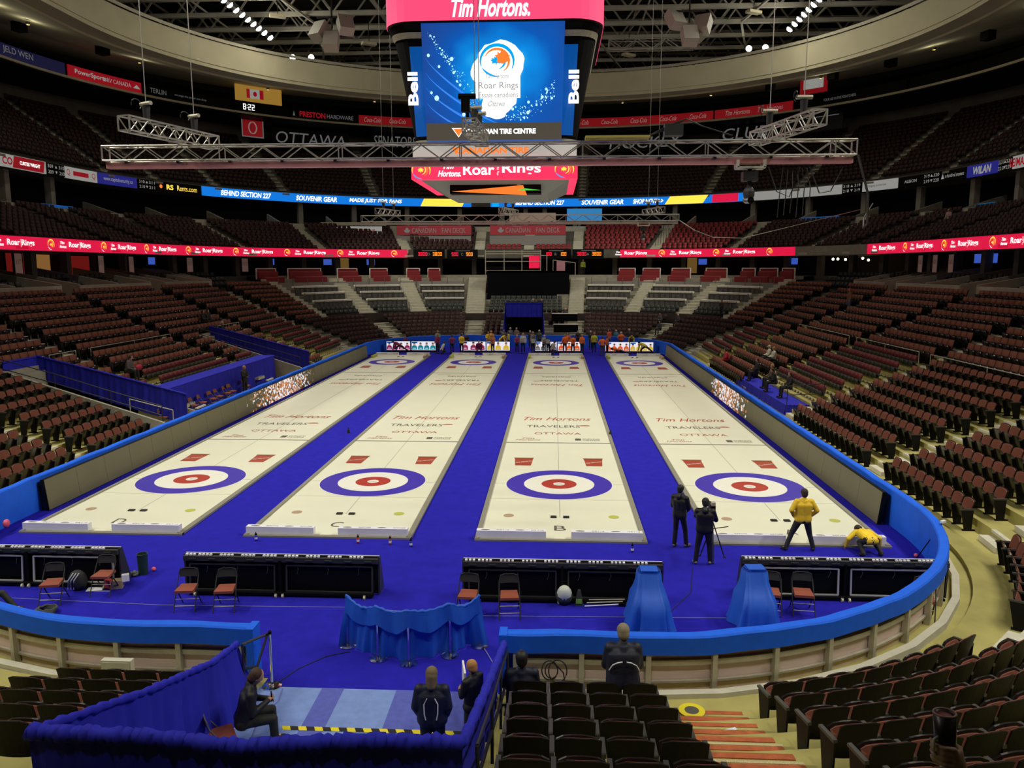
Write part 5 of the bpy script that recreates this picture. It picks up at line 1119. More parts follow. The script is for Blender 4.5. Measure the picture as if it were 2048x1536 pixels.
for k,(x0,x1,c,nm) in enumerate(PB):
    W=x1-x0; t=thing('photo_board','lit team photo board with %s jerseys, %s of the eight from the left'%(nm,ORD[k+1]),'photo board',((x0+x1)/2,42.3,0),0,'lit team photo boards at the far end')
    mb=MB(); mb.b2((-W/2,0,.05),(W/2,.35,1.0)); mb.build('case',M['black'],t)
    mb=MB(); mb.b2((-W/2+.02,-.02,.2),(W/2-.02,.0,.98)); mb.build('light_panel',mat('photo_white',(.8,.8,.85),.5,emit=.75,ecol=(.9,.9,1)),t)
    mb=MB(); 
    for i in range(3 if k in (2,3,5) else 4): n=3 if k in (2,3,5) else 4; head_fig(mb,-W/2+W*(i+.5)/n,.24,.72*W/2.2*(1.12 if n==3 else 1),(0,),-.03)
    mb.add([(-W/2+.05,-.025,.82),(-W/4,-.025,.82),(-W/4,-.025,.95),(-W/2+.05,-.025,.95)],[(0,1,2,3)],4)
    mb.build('team_picture',[mat('print_'+nm.replace(' ','_'),tuple(q*.5 for q in c),.5,emit=.7,ecol=c),mat('print_face',(.4,.2,.12),.5,emit=.55,ecol=(.8,.42,.28)),mat('print_hair',(.03,.02,.015),.6),mat('print_pale',(.5,.5,.5),.5,emit=.5,ecol=(.8,.8,.8)),mat('print_blue',(0,.1,.4),.5,emit=.6,ecol=(.0,.15,.6))],t)
    mb=MB(); mb.b2((-W/2,-.025,.06),(W/2,-.0,.2)); mb.build('base_strip',M['dsteel'],t)
# ================================================================ folding chairs
def folding_chair(small=False):
    t=thing('folding_chair','x','chair'); bm_=M['rubber'] if not small else M['greyb']
    seatm=mat('chair_vinyl',(.26,.065,.035),.6)
    mb=MB(); mb.hexa([(-.19,-.21,.43),(.19,-.21,.43),(.21,.19,.42),(-.21,.19,.42),(-.18,-.22,.48),(.18,-.22,.48),(.20,.19,.475),(-.20,.19,.475)]); mb.build('seat',seatm,t)
    mb=MB(); 
    for s_ in (-1,1): mb.tube([(s_*.225,.30,0),(s_*.225,-.03,.45),(s_*.215,-.2,.68),(s_*.19,-.235,.82),(s_*.12,-.245,.85),(0,-.25,.86)] if False else [(s_*.225,.24,0),(s_*.225,.0,.42),(s_*.215,-.19,.70),(s_*.19,-.22,.81),(s_*.12,-.235,.84),(0,-.235,.845)],.013,6)
    mb.build('front_frame',bm_,t)
    for s_ in (-1,1): mb=MB(); mb.tube([(s_*.205,-.30,0),(s_*.205,.02,.44)],.013,6); mb.build('leg',bm_,t)
    mb=MB(); mb.bar((-.225,.17,.12),(.225,.17,.12),.008,n=6); mb.bar((-.225,.10,.25),(.225,.10,.25),.008,n=6); mb.bar((-.205,-.24,.10),(.205,-.24,.10),.008,n=6); mb.build('stretcher',M['alu'],t)
    P=[];F=[];n=8
    for j,(z,yy) in enumerate(((.66,-.175),(.76,-.205),(.835,-.225))):
        for i in range(n+1): q=i/n*2-1; P.append((q*.195,yy-.02*(1-q*q),z))
    o=len(P); P+= [(a,b-.018,c) for a,b,c in P]
    for j in range(2):
        for i in range(n): a=j*(n+1)+i; F+=[(a,a+1,a+n+2,a+n+1),(o+a,o+a+n+1,o+a+n+2,o+a+1)]
    mb=MB(); mb.add(P,F); mb.build('backrest',seatm if small else M['rubber'],t)
    return t
ch0=folding_chair(); first=[ch0]
def chair(x,y,rz,lab,src=ch0,group=None):
    if first[0] is src: t=src; first[0]=None; t.location=(x,y,.012); t.rotation_euler.z=rz; t['label']=lab
    else: t=dup(src,(x,y,.012),rz,lab)
    if group: t['group']=group
    elif 'group' in t.keys(): del t['group']
    return t
for x,y,r,l in ((-11.5,-10.15,.2,'folding chair with brown seat in front of the leftmost divider board, nearest the left edge'),(-10.62,-9.62,.05,'folding chair with brown seat beside the dark bin at the end of the left divider'),
  (-8.32,-10.3,.12,'left folding chair of the pair before the second divider board'),(-7.45,-10.28,.15,'right folding chair of the pair before the second divider board'),
  (-2.05,-10.3,-.05,'folding chair partly behind the right end of the blue cloth screen'),(-1.15,-10.3,.1,'folding chair before the third divider board, right of the cloth screen'),
  (4.55,-9.85,-.2,'folding chair just right of the blue shrouded camera'),(5.25,-9.85,-.12,'folding chair nearest the wheel of the right divider board'),(7.75,-10.0,-.4,'folding chair mostly hidden by the right boards')):
    chair(x,y,PI+r,l)
ch1=folding_chair(True); first[0]=ch1
for k,(x,y) in enumerate(((-18.75,9.3),(-18.72,10.2),(-18.7,11.1),(-18.75,12.4),(-18.72,13.3),(-18.7,14.5),(-18.7,15.3),(-18.7,16.4),(-18.72,17.1),(-18.7,19.2))):
    chair(x,y,-PI/2+.15*math.sin(k*2.1),'small brown folding chair by the blue skirted table, %s from the near end'%ORD[k+1],ch1,'folding chairs behind the left video board')
# ================================================================ draperies
def curtain(pts_top,pts_bot,name,lab,m,amp=.05,waves=24,nv=10,cat='curtain',th=.0,puff=.05,seed=1):
    """pleated cloth between a top polyline and a bottom polyline"""
    rg=random.Random(seed); N=waves*4
    def lerp(pts,t):
        L=[0]
        for a,b in zip(pts[:-1],pts[1:]): L.append(L[-1]+(Vector(b)-Vector(a)).length)
        s_=t*L[-1]
        for i in range(len(L)-1):
            if s_<=L[i+1]+1e-9: return Vector(pts[i]).lerp(Vector(pts[i+1]),(s_-L[i])/max(L[i+1]-L[i],1e-9))
        return Vector(pts[-1])
    ph=[rg.random()*6.28 for _ in range(5)]
    P=[];F=[]
    for i in range(N+1):
        t=i/N; a,b=lerp(pts_top,t),lerp(pts_bot,t); d=(lerp(pts_top,min(t+.01,1))-lerp(pts_top,max(t-.01,0))); d.z=0; d.normalize(); nrm=Vector((d.y,-d.x,0))
        wv=math.sin(i*PI/2+ph[0])*.6+math.sin(t*waves*2.3+ph[1])*.5+math.sin(t*waves*4.1+ph[2])*.35
        for j in range(nv+1):
            f=j/nv; p=a.lerp(b,f); k=amp*(.25+.75*min(1,f*2.2)); p=p+nrm*wv*k*(.7+.3*math.sin(f*5+ph[3]+t*9))
            if j==0: p=p+nrm*0
            if j==1: p+=nrm*.0
            P.append(tuple(p))
    for i in range(N):
        for j in range(nv): a=i*(nv+1)+j; F.append((a,a+nv+1,a+nv+2,a+1))
    mb=MB(); mb.add(P,F); 
    # rolled hem over the pipe
    if puff:
        prev=[]
        pts=[lerp(pts_top,i/N) for i in range(N+1)]
        mb.tube([tuple(p+Vector((0,0,.0+.012*math.sin(i*1.9+ph[1])))) for i,p in enumerate(pts)],[puff*(1+.12*math.sin(i*2.3+ph[2])+.12*math.sin(i*.7)) for i in range(N+1)],7)
    o=mb.build(name,m,smooth=True); return tag(o,lab,cat) if lab else o
def railthing(name,lab,posts,tops,m=None,r=.022,mid=True,cat='railing'):
    t=thing(name,lab,cat,(posts[0][0],posts[0][1],posts[0][2]))
    off=Vector(posts[0])
    for p,q in zip(posts,tops): mb=MB(); mb.bar(Vector(p)-off,Vector(q)-off,r,n=8); mb.build('post',m or M['rail'],t)
    for f in ((1.,.55) if mid else (1.,)):
        mb=MB(); mb.tube([Vector(p).lerp(Vector(q),f)-off for p,q in zip(posts,tops)],r,6); mb.build('rail',m or M['rail'],t)
    return t
curtain([(-5.72,-13.78,1.0),(-5.50,-15.2,1.42),(-5.50,-17.0,2.0),(-5.68,-19.0,2.68)],[(-5.46,-13.72,.02),(-5.42,-15.5,.02),(-5.44,-19.0,.02)],'pipe_curtain','royal blue pleated curtain along the left side of the near entrance',M['drape'],.055,20,10,seed=2)
curtain([(-5.72,-19.02,2.68),(-4.4,-19.05,2.68),(-3.45,-19.05,2.60),(-3.3,-19.02,2.60),(-2.2,-19.05,2.71),(-1.14,-19.0,2.69)],[(-5.6,-19.1,.02),(-1.14,-19.1,.02)],'pipe_curtain','royal blue curtain across the back of the near entrance, at the bottom edge',M['drape'],.05,34,8,puff=.085,seed=3)
curtain([(-1.06,-13.55,1.0),(-1.08,-15.2,1.5),(-1.10,-17.0,2.06),(-1.14,-19.0,2.68)],[(-1.2,-13.55,.02),(-1.22,-19,.02)],'pipe_curtain','royal blue curtain along the right rail beside the near seats',M['drape'],.045,20,8,puff=.06,seed=4)
railthing('entrance_railing','black pipe railing outside the right entrance curtain',[(-.98,-14.0,0),(-.98,-15.6,.5),(-.98,-17.2,1.2),(-.98,-18.9,1.8)],[(-.99,-13.7,.95),(-.99,-15.4,1.5),(-.99,-17.1,2.02),(-1.0,-18.9,2.6)])
railthing('entrance_railing','black diagonal brace of the left entrance curtain frame',[(-5.52,-14.1,0),(-5.6,-13.85,0)],[(-5.32,-13.4,1.0),(-5.62,-13.8,1.0)])
mb=MB(); mb.box((-5.62,-13.72,.12),(.14,.75,.02),-.35); o=mb.build('tripod_leg_guard',M['yellow']); o.rotation_euler.x=0; o.location=(0,0,.05); tag(o,'yellow strip leaning by the left edge of the near entrance','strip')
# cloth screen on stanchions
SP_=[(-4.3,-11.85),(-3.58,-12.35),(-2.95,-12.5),(-2.2,-12.15),(-1.66,-11.72)]
for k,(x,y) in enumerate(SP_+[(-5.27,-13.42)]):
    t=thing('stanchion','chrome stanchion '+(['under the left end of the cloth screen','second from left under the cloth screen','in the middle of the cloth screen','second from right under the cloth screen','under the right end of the cloth screen','standing alone at the left end of the boards opening'][k]),'stanchion',(x,y,.012))
    mb=MB(); mb.lathe((0,0,0),[(.17,0),(.17,.015),(.12,.035),(.03,.05)],24); mb.build('base',M['chrome'],t)
    mb=MB(); mb.bar((0,0,.04),(0,0,1.02),.026,n=10); mb.build('post',M['chrome'],t)
    mb=MB(); mb.lathe((0,0,1.0),[(.03,0),(.032,.05),(.015,.07)],12); mb.build('cap',M['black'],t)
def sag(n=41):
    P=[]
    L=len(SP_)-1
    for i in range(n):
        t=i/(n-1)*L; k=min(int(t),L-1); f=t-k; a,b=SP_[k],SP_[k+1]; P.append((a[0]+(b[0]-a[0])*f,a[1]+(b[1]-a[1])*f-.02,1.09-.10*math.sin(PI*f)*(1.3 if k in (0,3) else .7)))
    return P
top=sag()
bot=[(x*1.02-.0,y+.10+.06*math.sin(i*.9),.02+.03*abs(math.sin(i*.5))) for i,(x,y,z) in enumerate(top)]; bot[0]=(-4.5,-11.95,.02); bot[-1]=(-1.45,-11.75,.02)
o1=curtain(top,bot,'cloth_screen','satin blue cloth draped over a row of stanchions at the near entrance',M['satin'],.05,16,12,cat='cloth',puff=.03,seed=6)
low_=[(x,y-.05-.03*math.sin(i*.8),1.09-.32-.16*math.sin(PI*((i/40*4)%1))) for i,(x,y,z) in enumerate(top)]
o2=curtain([(x,y-.03,z+.01) for x,y,z in top],low_,'overlap',None,M['satin'],.02,14,5,puff=0,seed=8); o2.name='overlap'; o2.parent=o1
# shrouded cameras
def shroud(x,y,rz,lab,seed):
    rg=random.Random(seed); P=[];F=[]; rings=[(1.22,.21,.17,0,0),(1.16,.25,.20,0,0),(.95,.27,.26,0,-.02),(.75,.33,.36,0,-.06),(.62,.38,.46,0,-.10),(.40,.42,.50,0,-.12),(.15,.47,.52,0,-.12),(.015,.50,.54,0,-.12)]
    n=72; ph=[rg.random()*6 for _ in range(4)]
    for j,(z,rx,ry,ox,oy) in enumerate(rings):
        for i in range(n):
            a=2*PI*i/n; c_,s_=math.cos(a),math.sin(a); e=.55 if j<5 else .7
            sx=math.copysign(abs(c_)**e,c_)*rx; sy=math.copysign(abs(s_)**e,s_)*ry
            f=j/(len(rings)-1); k=1+(.15+.85*f)*(.11*math.sin(5*a+ph[0]+f*1.5)+.08*math.sin(9*a+ph[1])+.06*math.sin(15*a+ph[2]))
            P.append((ox+sx*k,oy+sy*k,z))
    for j in range(len(rings)-1):
        for i in range(n): F.append((j*n+i,j*n+(i+1)%n,(j+1)*n+(i+1)%n,(j+1)*n+i))
    F.append(tuple(range(n)))
    mb=MB(); mb.add(P,F); t=thing('shrouded_camera',lab,'covered camera',(x,y,.012),rz); mb.build('cloth',M['satin'],t,smooth=True)
    mb=MB(); mb.box((0,-.52,.33),(.40,.06,.24)); mb.build('front_box',M['satin'],t); mb=MB(); mb.b2((-.18,-.17,1.2),(.18,.14,1.235)); mb.build('top_fold',M['satin'],t)
    return t
shroud(1.80,-10.55,.0,'blue cloth shrouded camera stand in front of the third divider board',1)
shroud(4.05,-10.35,.06,'blue cloth shrouded camera stand at the left end of the right divider board',2)
# left ramp curtains, platform skirts
curtain([(-24.8,9.3,3.35),(-21.5,9.3,2.55),(-17.6,9.3,1.55)],[(-24.8,9.3,2.3),(-21.5,9.3,1.2),(-17.6,9.3,.05)],'ramp_curtain','royal blue curtain along the near left ramp railing',M['drape'],.06,26,6,puff=.05,seed=9)
curtain([(-24.8,7.0,3.3),(-24.8,9.3,3.3)],[(-24.8,7.0,2.2),(-24.8,9.3,2.2)],'ramp_curtain','royal blue curtain across the top of the near left ramp',M['drape'],.05,10,5,puff=.05,seed=10)
railthing('ramp_railing','dark railing down the near side of the left ramp',[(-24.8,6.75,2.6),(-22.3,6.75,1.9),(-19.8,6.75,1.2),(-17.5,6.75,.5)],[(-24.8,6.75,3.5),(-22.3,6.75,2.85),(-19.8,6.75,2.1),(-17.5,6.75,1.45)])
railthing('ramp_railing','bright handrail at the foot of the left ramp',[(-19.6,7.9,.3),(-17.6,7.9,.1)],[(-19.6,7.9,1.55),(-17.6,7.9,1.05)],M['alu'],mid=False)
curtain([(-24.8,28.1,3.35),(-21.5,28.1,2.55),(-17.6,28.1,1.55)],[(-24.8,28.1,2.3),(-21.5,28.1,1.2),(-17.6,28.1,.05)],'ramp_curtain','royal blue curtain along the farther left ramp railing',M['drape'],.06,22,6,puff=.05,seed=11)
railthing('ramp_railing','dark railing down the near side of the farther left ramp',[(-24.8,25.7,2.6),(-21.3,25.7,1.6),(-17.5,25.7,.5)],[(-24.8,25.7,3.5),(-21.3,25.7,2.5),(-17.5,25.7,1.45)])
t=thing('skirted_platform','long camera platform with royal blue pleated skirt behind the left video board','platform',(-19.65,17.4,0))
mb=MB(); mb.b2((-.62,-7.8,1.50),(.45,8.0,1.60)); mb.build('platform_top',M['drape'],t)
o=curtain([(.47,-7.8,1.58),(.47,8.0,1.58)],[(.55,-7.8,.02),(.55,8.0,.02)],'skirt',None,M['drape'],.06,60,6,puff=.03,seed=12); o.parent=t
o=curtain([(-.6,-7.82,1.58),(.47,-7.82,1.58)],[(-.6,-7.9,.02),(.5,-7.9,.02)],'skirt',None,M['drape'],.05,10,6,puff=.03,seed=13); o.parent=t
t=thing('skirted_platform','low platform with royal blue skirt behind the right video board','platform',(12.4,17.2,0))
mb=MB(); mb.b2((-.9,-4.2,.55),(.9,6.5,.62)); mb.build('platform_top',M['drape'],t)
o=curtain([(-.92,-4.2,.62),(-.92,6.5,.62)],[(-.96,-4.2,.02),(-.96,6.5,.02)],'skirt',None,M['drape'],.04,30,4,puff=.02,seed=14); o.parent=t
o=curtain([(-.92,-4.2,.62),(.92,-4.2,.62)],[(-.96,-4.3,.02),(.92,-4.3,.02)],'skirt',None,M['drape'],.04,8,4,puff=.02,seed=15); o.parent=t
railthing('platform_railing','black railing round the right camera platform',[(11.5,12.9,.6),(13.3,12.9,.6),(13.3,15,.9)],[(11.5,12.9,1.6),(13.3,12.9,1.75),(13.3,15,1.9)])
# blue tunnel at the far end
t=thing('blue_tunnel','royal blue draped entrance canopy at the far boards','canopy',(-3.1,49.6,0))
o=curtain([(-1.75,0,4.05),(1.75,0,4.05)],[(-1.75,0,2.7),(1.75,0,2.7)],'valance',None,M['drape'],.05,20,4,seed=16); o.parent=t
for s_ in (-1,1): o=curtain([(s_*1.8,.05,4.05),(s_*1.75,2.6,4.05)],[(s_*2.1,-.5,.05),(s_*1.8,2.6,.05)],'side_curtain',None,M['drape'],.07,14,6,seed=17+s_); o.parent=t
mb=MB(); mb.b2((-1.8,2.6,0),(1.8,2.7,4.1)); mb.b2((-1.8,0,4.05),(1.8,2.6,4.1)); mb.build('back_curtain',M['softblack'],t)
# railings at mid height
def uRailing(pts,lab,m=None): 
    return railthing('walkway_railing',lab,[p[0] for p in pts],[p[1] for p in pts],m or M['alu'],.02,False)
for side,ya,yb,l in ((1,-3,11.8,'pale handrail across the right seats above the board end'),(1,13.0,21,'handrail above the red topped temporary seats on the right'),(1,22.2,32,'handrail further along the right seats'),(-1,9.6,11.7,'handrail at the head of the left ramp'),(-1,13,21.6,'pale handrail across the left seats above the skirted platform'),(-1,28.6,32.4,'handrail further along the left seats')):
    x=(9.68 if side>0 else -16.22)+side*8.15; n=max(2,int((yb-ya)/4.5)); uRailing([((x,ya+(yb-ya)*i/n,2.3),(x,ya+(yb-ya)*i/n,3.35)) for i in range(n+1)],l)
# ================================================================ small things on the near floor
t=thing('waste_bin','dark green cylindrical bin beside the end of the left divider board','bin',(-10.32,-8.45,.012)); mb=MB(); mb.lathe((0,0,0),[(.11,0),(.125,.5),(.135,.52),(.11,.52),(.10,.4)],20); mb.build('drum',mat('bin_green',(.01,.03,.02),.5),t); mb=MB(); mb.cyl((0,0,.40),.11,.01,20); mb.build('liner',M['greyb'],t)
mb=MB(); mb.ball((-10.15,-8.27,.065),.055,14,9); tag(mb.build('pink_ball',mat('ball_pink',(.8,.12,.2),.5),smooth=True),'small pink ball on the carpet right of the dark bin','ball')
mb=MB(); mb.ball((9.25,-6.35,.065),.055,14,9); tag(mb.build('pink_ball',MATS['ball_pink'],smooth=True),'small pink ball on the carpet below the leaning broom','ball')
mb=MB(); mb.ball((-15.75,-5.75,.30),(.08,.12,.12),12,8); tag(mb.build('pink_bag',MATS['ball_pink'],smooth=True),'pink bundle at the foot of the left boards','bag')
def torus(mb,c,R,r,n=24,m=6,tilt=None,mi=None,sq=1.):
    mb.tube([(c[0]+R*math.cos(2*PI*k/n),c[1]+R*sq*math.sin(2*PI*k/n),c[2]+.01*math.sin(k*1.7)) for k in range(n)],r,m,mi,closed=True)
mb=MB(); 
for k in range(5): torus(mb,(-11.35+.02*k,-10.75+.015*k,.035+.022*k),.24-.012*k,.022,sq=.8)
tag(mb.build('cable_coil',mat('hose_green',(.05,.06,.045),.6)),'coiled dark grey cable on the carpet near the left boards','cable')
t=thing('boots','grey and green shoes lying by the dark bin','shoes',(-10.55,-8.62,.012)); 
for k in range(2): mb=MB(); mb.ball((.12*k,.05*k,.05),(.06,.14,.05),10,6); mb.ball((.12*k-.01,-.06+.05*k,.10),(.045,.06,.06),8,6); mb.build('shoe',mat('shoe_grey',(.10,.12,.09),.7),t,smooth=True)
t=thing('sports_bag','black and white striped jacket bundle under the left divider board','bag',(-11.35,-9.45,.012)); mb=MB(); mb.ball((0,0,.22),(.22,.16,.26),12,8); mb.build('body',mat('bag_dark',(.02,.02,.018),.8),t,smooth=True); mb=MB(); 
for k in range(3): mb.tube([(-.18+.07*k,-.12,.05),(-.13+.07*k,-.17,.28),(-.02+.07*k,-.12,.45)],.012,5)
mb.build('stripe',M['foam'],t)
t=thing('shopping_bag','red and tan paper bags under the chair beside the dark bin','bag',(-10.5,-9.3,.012)); mb=MB(); mb.box((0,0,.1),(.26,.2,.2),.3); mb.build('tan_bag',mat('paper_tan',(.38,.28,.17),.8),t); mb=MB(); mb.box((-.15,-.08,.13),(.16,.12,.2),-.2); mb.build('red_bag',mat('bag_red',(.45,.05,.06),.7),t); mb=MB(); mb.box((.17,.08,.22),(.16,.12,.16),.5); mb.build('white_bag',M['foam'],t)
mb=MB(); mb.box((-10.95,-9.45,.03),(.35,.22,.015),.25); tag(mb.build('white_towel',M['foam']),'folded white towel on the carpet under the left divider','towel')
def helmet(x,y,lab):
    t=thing('equipment_bag',lab,'bag',(x,y,.012)); mb=MB(); mb.ball((0,0,.26),(.17,.14,.20),14,9); mb.build('shell',mat('bag_white',(.55,.58,.5),.5),t,smooth=True); mb=MB(); mb.ball((0,.02,.2),(.19,.15,.2),12,8); mb.build('strap',mat('bag_green',(.04,.05,.03),.7),t,smooth=True); return t
helmet(.05,-9.72,'white and dark green rounded bag at the centre wheel of the third divider board')
t=thing('bottle_bag','green patterned small bag right of the white rounded bag','bag',(.38,-9.72,.012)); mb=MB(); mb.hexa([(-.1,-.05,0),(.1,-.05,0),(.1,.07,0),(-.1,.07,0),(-.03,-.02,.36),(.03,-.02,.36),(.03,.03,.36),(-.03,.03,.36)]); mb.build('body',MATS['bag_green'],t); mb=MB(); mb.b2((-.07,-.06,.06),(.06,-.045,.16)); mb.build('label_patch',mat('lime_patch',(.2,.4,.05),.6),t)
for k,(a,b) in enumerate((((.5,-9.85,.05),(1.35,-9.72,.06)),((.6,-9.66,.12),(1.5,-9.6,.12)),((.55,-9.76,.09),(1.45,-9.66,.10)))):
    t=thing('curling_broom','curling broom lying under the third divider board, %s'%['nearest the camera','farthest from the camera','the middle one'][k],'broom',a); v=Vector(b)-Vector(a); mb=MB(); mb.bar((0,0,0),v,.014,n=8); mb.build('handle',M['foam'] if k==0 else M['alu'],t); mb=MB(); mb.box(v,(.18,.07,.05)); mb.build('head',M['black'],t)
t=thing('curling_broom','black curling broom leaning on the right boards with white head up','broom',(9.15,-6.55,.02)); mb=MB(); mb.bar((0,0,0),(.42,-.35,1.12),.013,n=8); mb.build('handle',M['black'],t); mb=MB(); mb.box((.43,-.36,1.15),(.16,.07,.06),.6); mb.build('head',M['foam'],t)
def bottle(x,y,c,lab):
    t=thing('water_bottle',lab,'bottle',(x,y,.012)); mb=MB(); mb.lathe((0,0,0),[(.035,0),(.038,.02),(.038,.15),(.03,.17)],12); mb.build('body',c,t,smooth=True); mb=MB(); mb.lathe((0,0,.17),[(.032,0),(.03,.04),(.012,.05),(.012,.08)],12); mb.build('cap',M['black'],t); mb=MB(); mb.lathe((0,0,.05),[(.0385,0),(.0385,.06)],12); mb.build('band',M['foam'],t)
bb=mat('bottle_blue',(.02,.03,.35),.4); br_=mat('bottle_red',(.5,.03,.03),.4); bo=mat('bottle_maroon',(.25,.06,.05),.4)
for x,y,c,l in ((-8.42,-6.0,bb,'blue water bottle left in front of sheet C'),(-5.55,-6.05,br_,'red water bottle in front of sheet C'),(-4.65,-6.1,bo,'dark red water bottle between the red and blue bottles'),(-4.05,-6.25,bb,'blue water bottle at the right end of sheet C'),(1.9,-6.35,bb,'blue water bottle in front of sheet B')): bottle(x,y,c,l)
for x,y,l in ((-1.55,23.0,'small white bottle on the carpet between sheets C and B'),(-9.55,8.15,'small dark weight at the edge of sheet D hog line'),(2.36,8.2,'small dark weight at the edge of sheet B hog line')):
    mb=MB(); mb.lathe((x,y,.012),[(.06,0),(.06,.12),(.03,.2),(.02,.26)],10); tag(mb.build('marker',M['foam'] if 'white' in l else M['rubber']),l,'marker')
for pts,l in (([(-5.2,-13.3,.02),(-5.0,-12.8,.02),(-4.6,-12.3,.02),(-4.2,-12.1,.02)],'thin dark cable from the lone stanchion to the cloth screen'),([(-5.05,-13.5,.025),(-4.98,-13.9,.025),(-5.12,-14.4,.025),(-5.0,-15.2,.025)],'black cable running over the pale blue carpet'),([(-1.0,-12.4,.02),(.2,-12.0,.02),(1.3,-10.9,.02)],'thin cable running to the shrouded camera'),([(2.3,-10.1,.02),(3.0,-8.9,.02),(3.3,-7.4,.02)],'thin cable from the shrouded camera to the camera operators'),([(-12.8,-10.0,.018),(-9,-10.2,.018),(-4.5,-10.1,.018),(-2.4,-10.4,.018),(4,-10.2,.018)],'pale cable line along the carpet behind the dividers')):
    mb=MB(); mb.tube(pts,.008,5); tag(mb.build('floor_cable',M['rubber'] if 'pale' not in l else mat('cable_pale',(.2,.2,.5),.6)),l,'cable')
mb=MB(); mb.bar((-1.6,-11.75,.02),(-1.15,-12.9,.02),.012,n=6); tag(mb.build('floor_pole',mat('pole_lilac',(.25,.22,.6),.5)),'thin pole on the carpet right of the cloth screen','pole')
# ================================================================ far end furniture
cm=M['counter']
for si,(a,b) in enumerate(((48.65,50.85),(51.45,53.7),(54.35,56.5),(67.06,69.16),(69.84,72.0),(72.6,74.8))):
    nm=['first','second','third'][2-si if si<3 else si-3]+' from the centre, '+('right' if si<3 else 'left')
    for r_,(d,zt,l) in enumerate(((10.6,4.27,'front'),(12.1,5.0,'middle'),(13.6,5.62,'back'))):
        aa=P1.inv(P1.arc(a,d)+.25,d); b2=P1.inv(P1.arc(b,d)-.25,d); t=thing('club_counter','%s white counter of the club section %s'%(l,nm),'counter',tuple(P1.pt((aa+b2)/2,d,zt-.9)[0]),0,'white club counters at the far end')
        def ch(mb,n,m): o=mb.build(n,m,t); o.location=-t.location
        mb=MB(); sweep(mb,P1,aa,b2,[(d-.12,zt-.17),(d-.16,zt),(d+.35,zt+.02),(d+.35,zt-.17)],close=True,step=1.5); ch(mb,'counter_top',cm)
        mb=MB(); sweep(mb,P1,aa,b2,[(d,zt-1.0),(d,zt-.12),(d+.03,zt-.12),(d+.03,zt-1.0)],close=True,step=1.5); ch(mb,'front_panel',M['counterf'])
        mb=MB(); L=P1.arc(b2,d)-P1.arc(aa,d); n=4
        for i in range(n):
            for dx in (-.32,.3):
                u=P1.inv(P1.arc(aa,d)+L*(i+.5)/n+dx,d); p,nn=P1.pt(u,d-.03,zt-.5); mb=MB(); mb.box(tuple(p),(.36,.05,.42),math.atan2(nn[1],nn[0])-PI/2); ch(mb,'chair_back',M['greyb'])
        mb=MB()
        for i in range(n+1): u=P1.inv(P1.arc(aa,d)+L*i/n,d); p,nn=P1.pt(u,d-.1,zt-.5); mb.box(tuple(p),(.05,.08,.95),math.atan2(nn[1],nn[0])-PI/2)
        ch(mb,'divider_fin',M['greyb'])
# red lounge boxes and glass rail
RB=[(75.23,74.44),(73.95,72.66),(72.01,71.26),(70.76,70.1),(69.35,68.86),(68.54,68.09),(55.3,54.7),(54.4,53.75),(53.3,52.6),(52.0,51.2),(50.6,50.1),(49.9,49.2),(49.0,48.5)]
for k,(ub,ua) in enumerate(RB):
    t=thing('red_lounge','red upholstered lounge box, %s from the left along the club rail'%ORD[k+1],'lounge',tuple(P1.pt((ua+ub)/2,16.6,6.1)[0]),0,'red lounge boxes at the far end')
    def ch(mb,n,m): o=mb.build(n,m,t); o.location=-t.location
    mb=MB(); sweep(mb,P1,ua,ub,[(17.0,6.3),(17.0,7.05),(17.25,7.1),(17.25,6.3)],close=True,step=1.5); ch(mb,'backrest',M['redseat'])
    mb=MB(); sweep(mb,P1,ua,ub,[(15.95,5.9),(15.95,6.5),(16.2,6.55),(16.2,5.9)],close=True,step=1.5); ch(mb,'front_seat',M['redseat'])
    mb=MB(); sweep(mb,P1,ua,ub,[(17.4,6.3),(17.4,7.35),(17.46,7.35),(17.46,6.3)],close=True,step=1.5); ch(mb,'back_panel',M['redseat'])
    mb=MB(); sweep(mb,P1,ua,ub,[(17.36,7.33),(17.36,7.42),(17.5,7.42),(17.5,7.33)],close=True,step=1.5)
    for uu in (ua,ub): p,nn=P1.pt(uu,17.43,6.85); mb.box(tuple(p),(.1,.1,1.1),math.atan2(nn[1],nn[0]))
    ch(mb,'white_frame',M['counter'])
for a,b,l in ((48.7,56.3,'right'),(67.2,74.9,'left')):
    t=thing('glass_railing','glass railing in front of the red lounge boxes, %s of centre'%l,'railing',tuple(P1.pt((a+b)/2,15.3,5.3)[0]))
    mb=MB(); n=12
    for i in range(n):
        aa=P1.inv(P1.arc(a,15.3)+(P1.arc(b,15.3)-P1.arc(a,15.3))*i/n+.04,15.3); bb_=P1.inv(P1.arc(a,15.3)+(P1.arc(b,15.3)-P1.arc(a,15.3))*(i+1)/n-.04,15.3); sweep(mb,P1,aa,bb_,[(15.3,5.3),(15.3,5.95),(15.33,5.95),(15.33,5.3)],close=True,step=3)
    o=mb.build('glass',M['glass'],t); o.location=-t.location
    mb=MB()
    for i in range(n+1): p,nn=P1.pt(P1.inv(P1.arc(a,15.3)+(P1.arc(b,15.3)-P1.arc(a,15.3))*i/n,15.3),15.3,5.8); mb.box(tuple(p),(.06,.06,1.1))
    o=mb.build('post',M['greyb'],t); o.location=-t.location
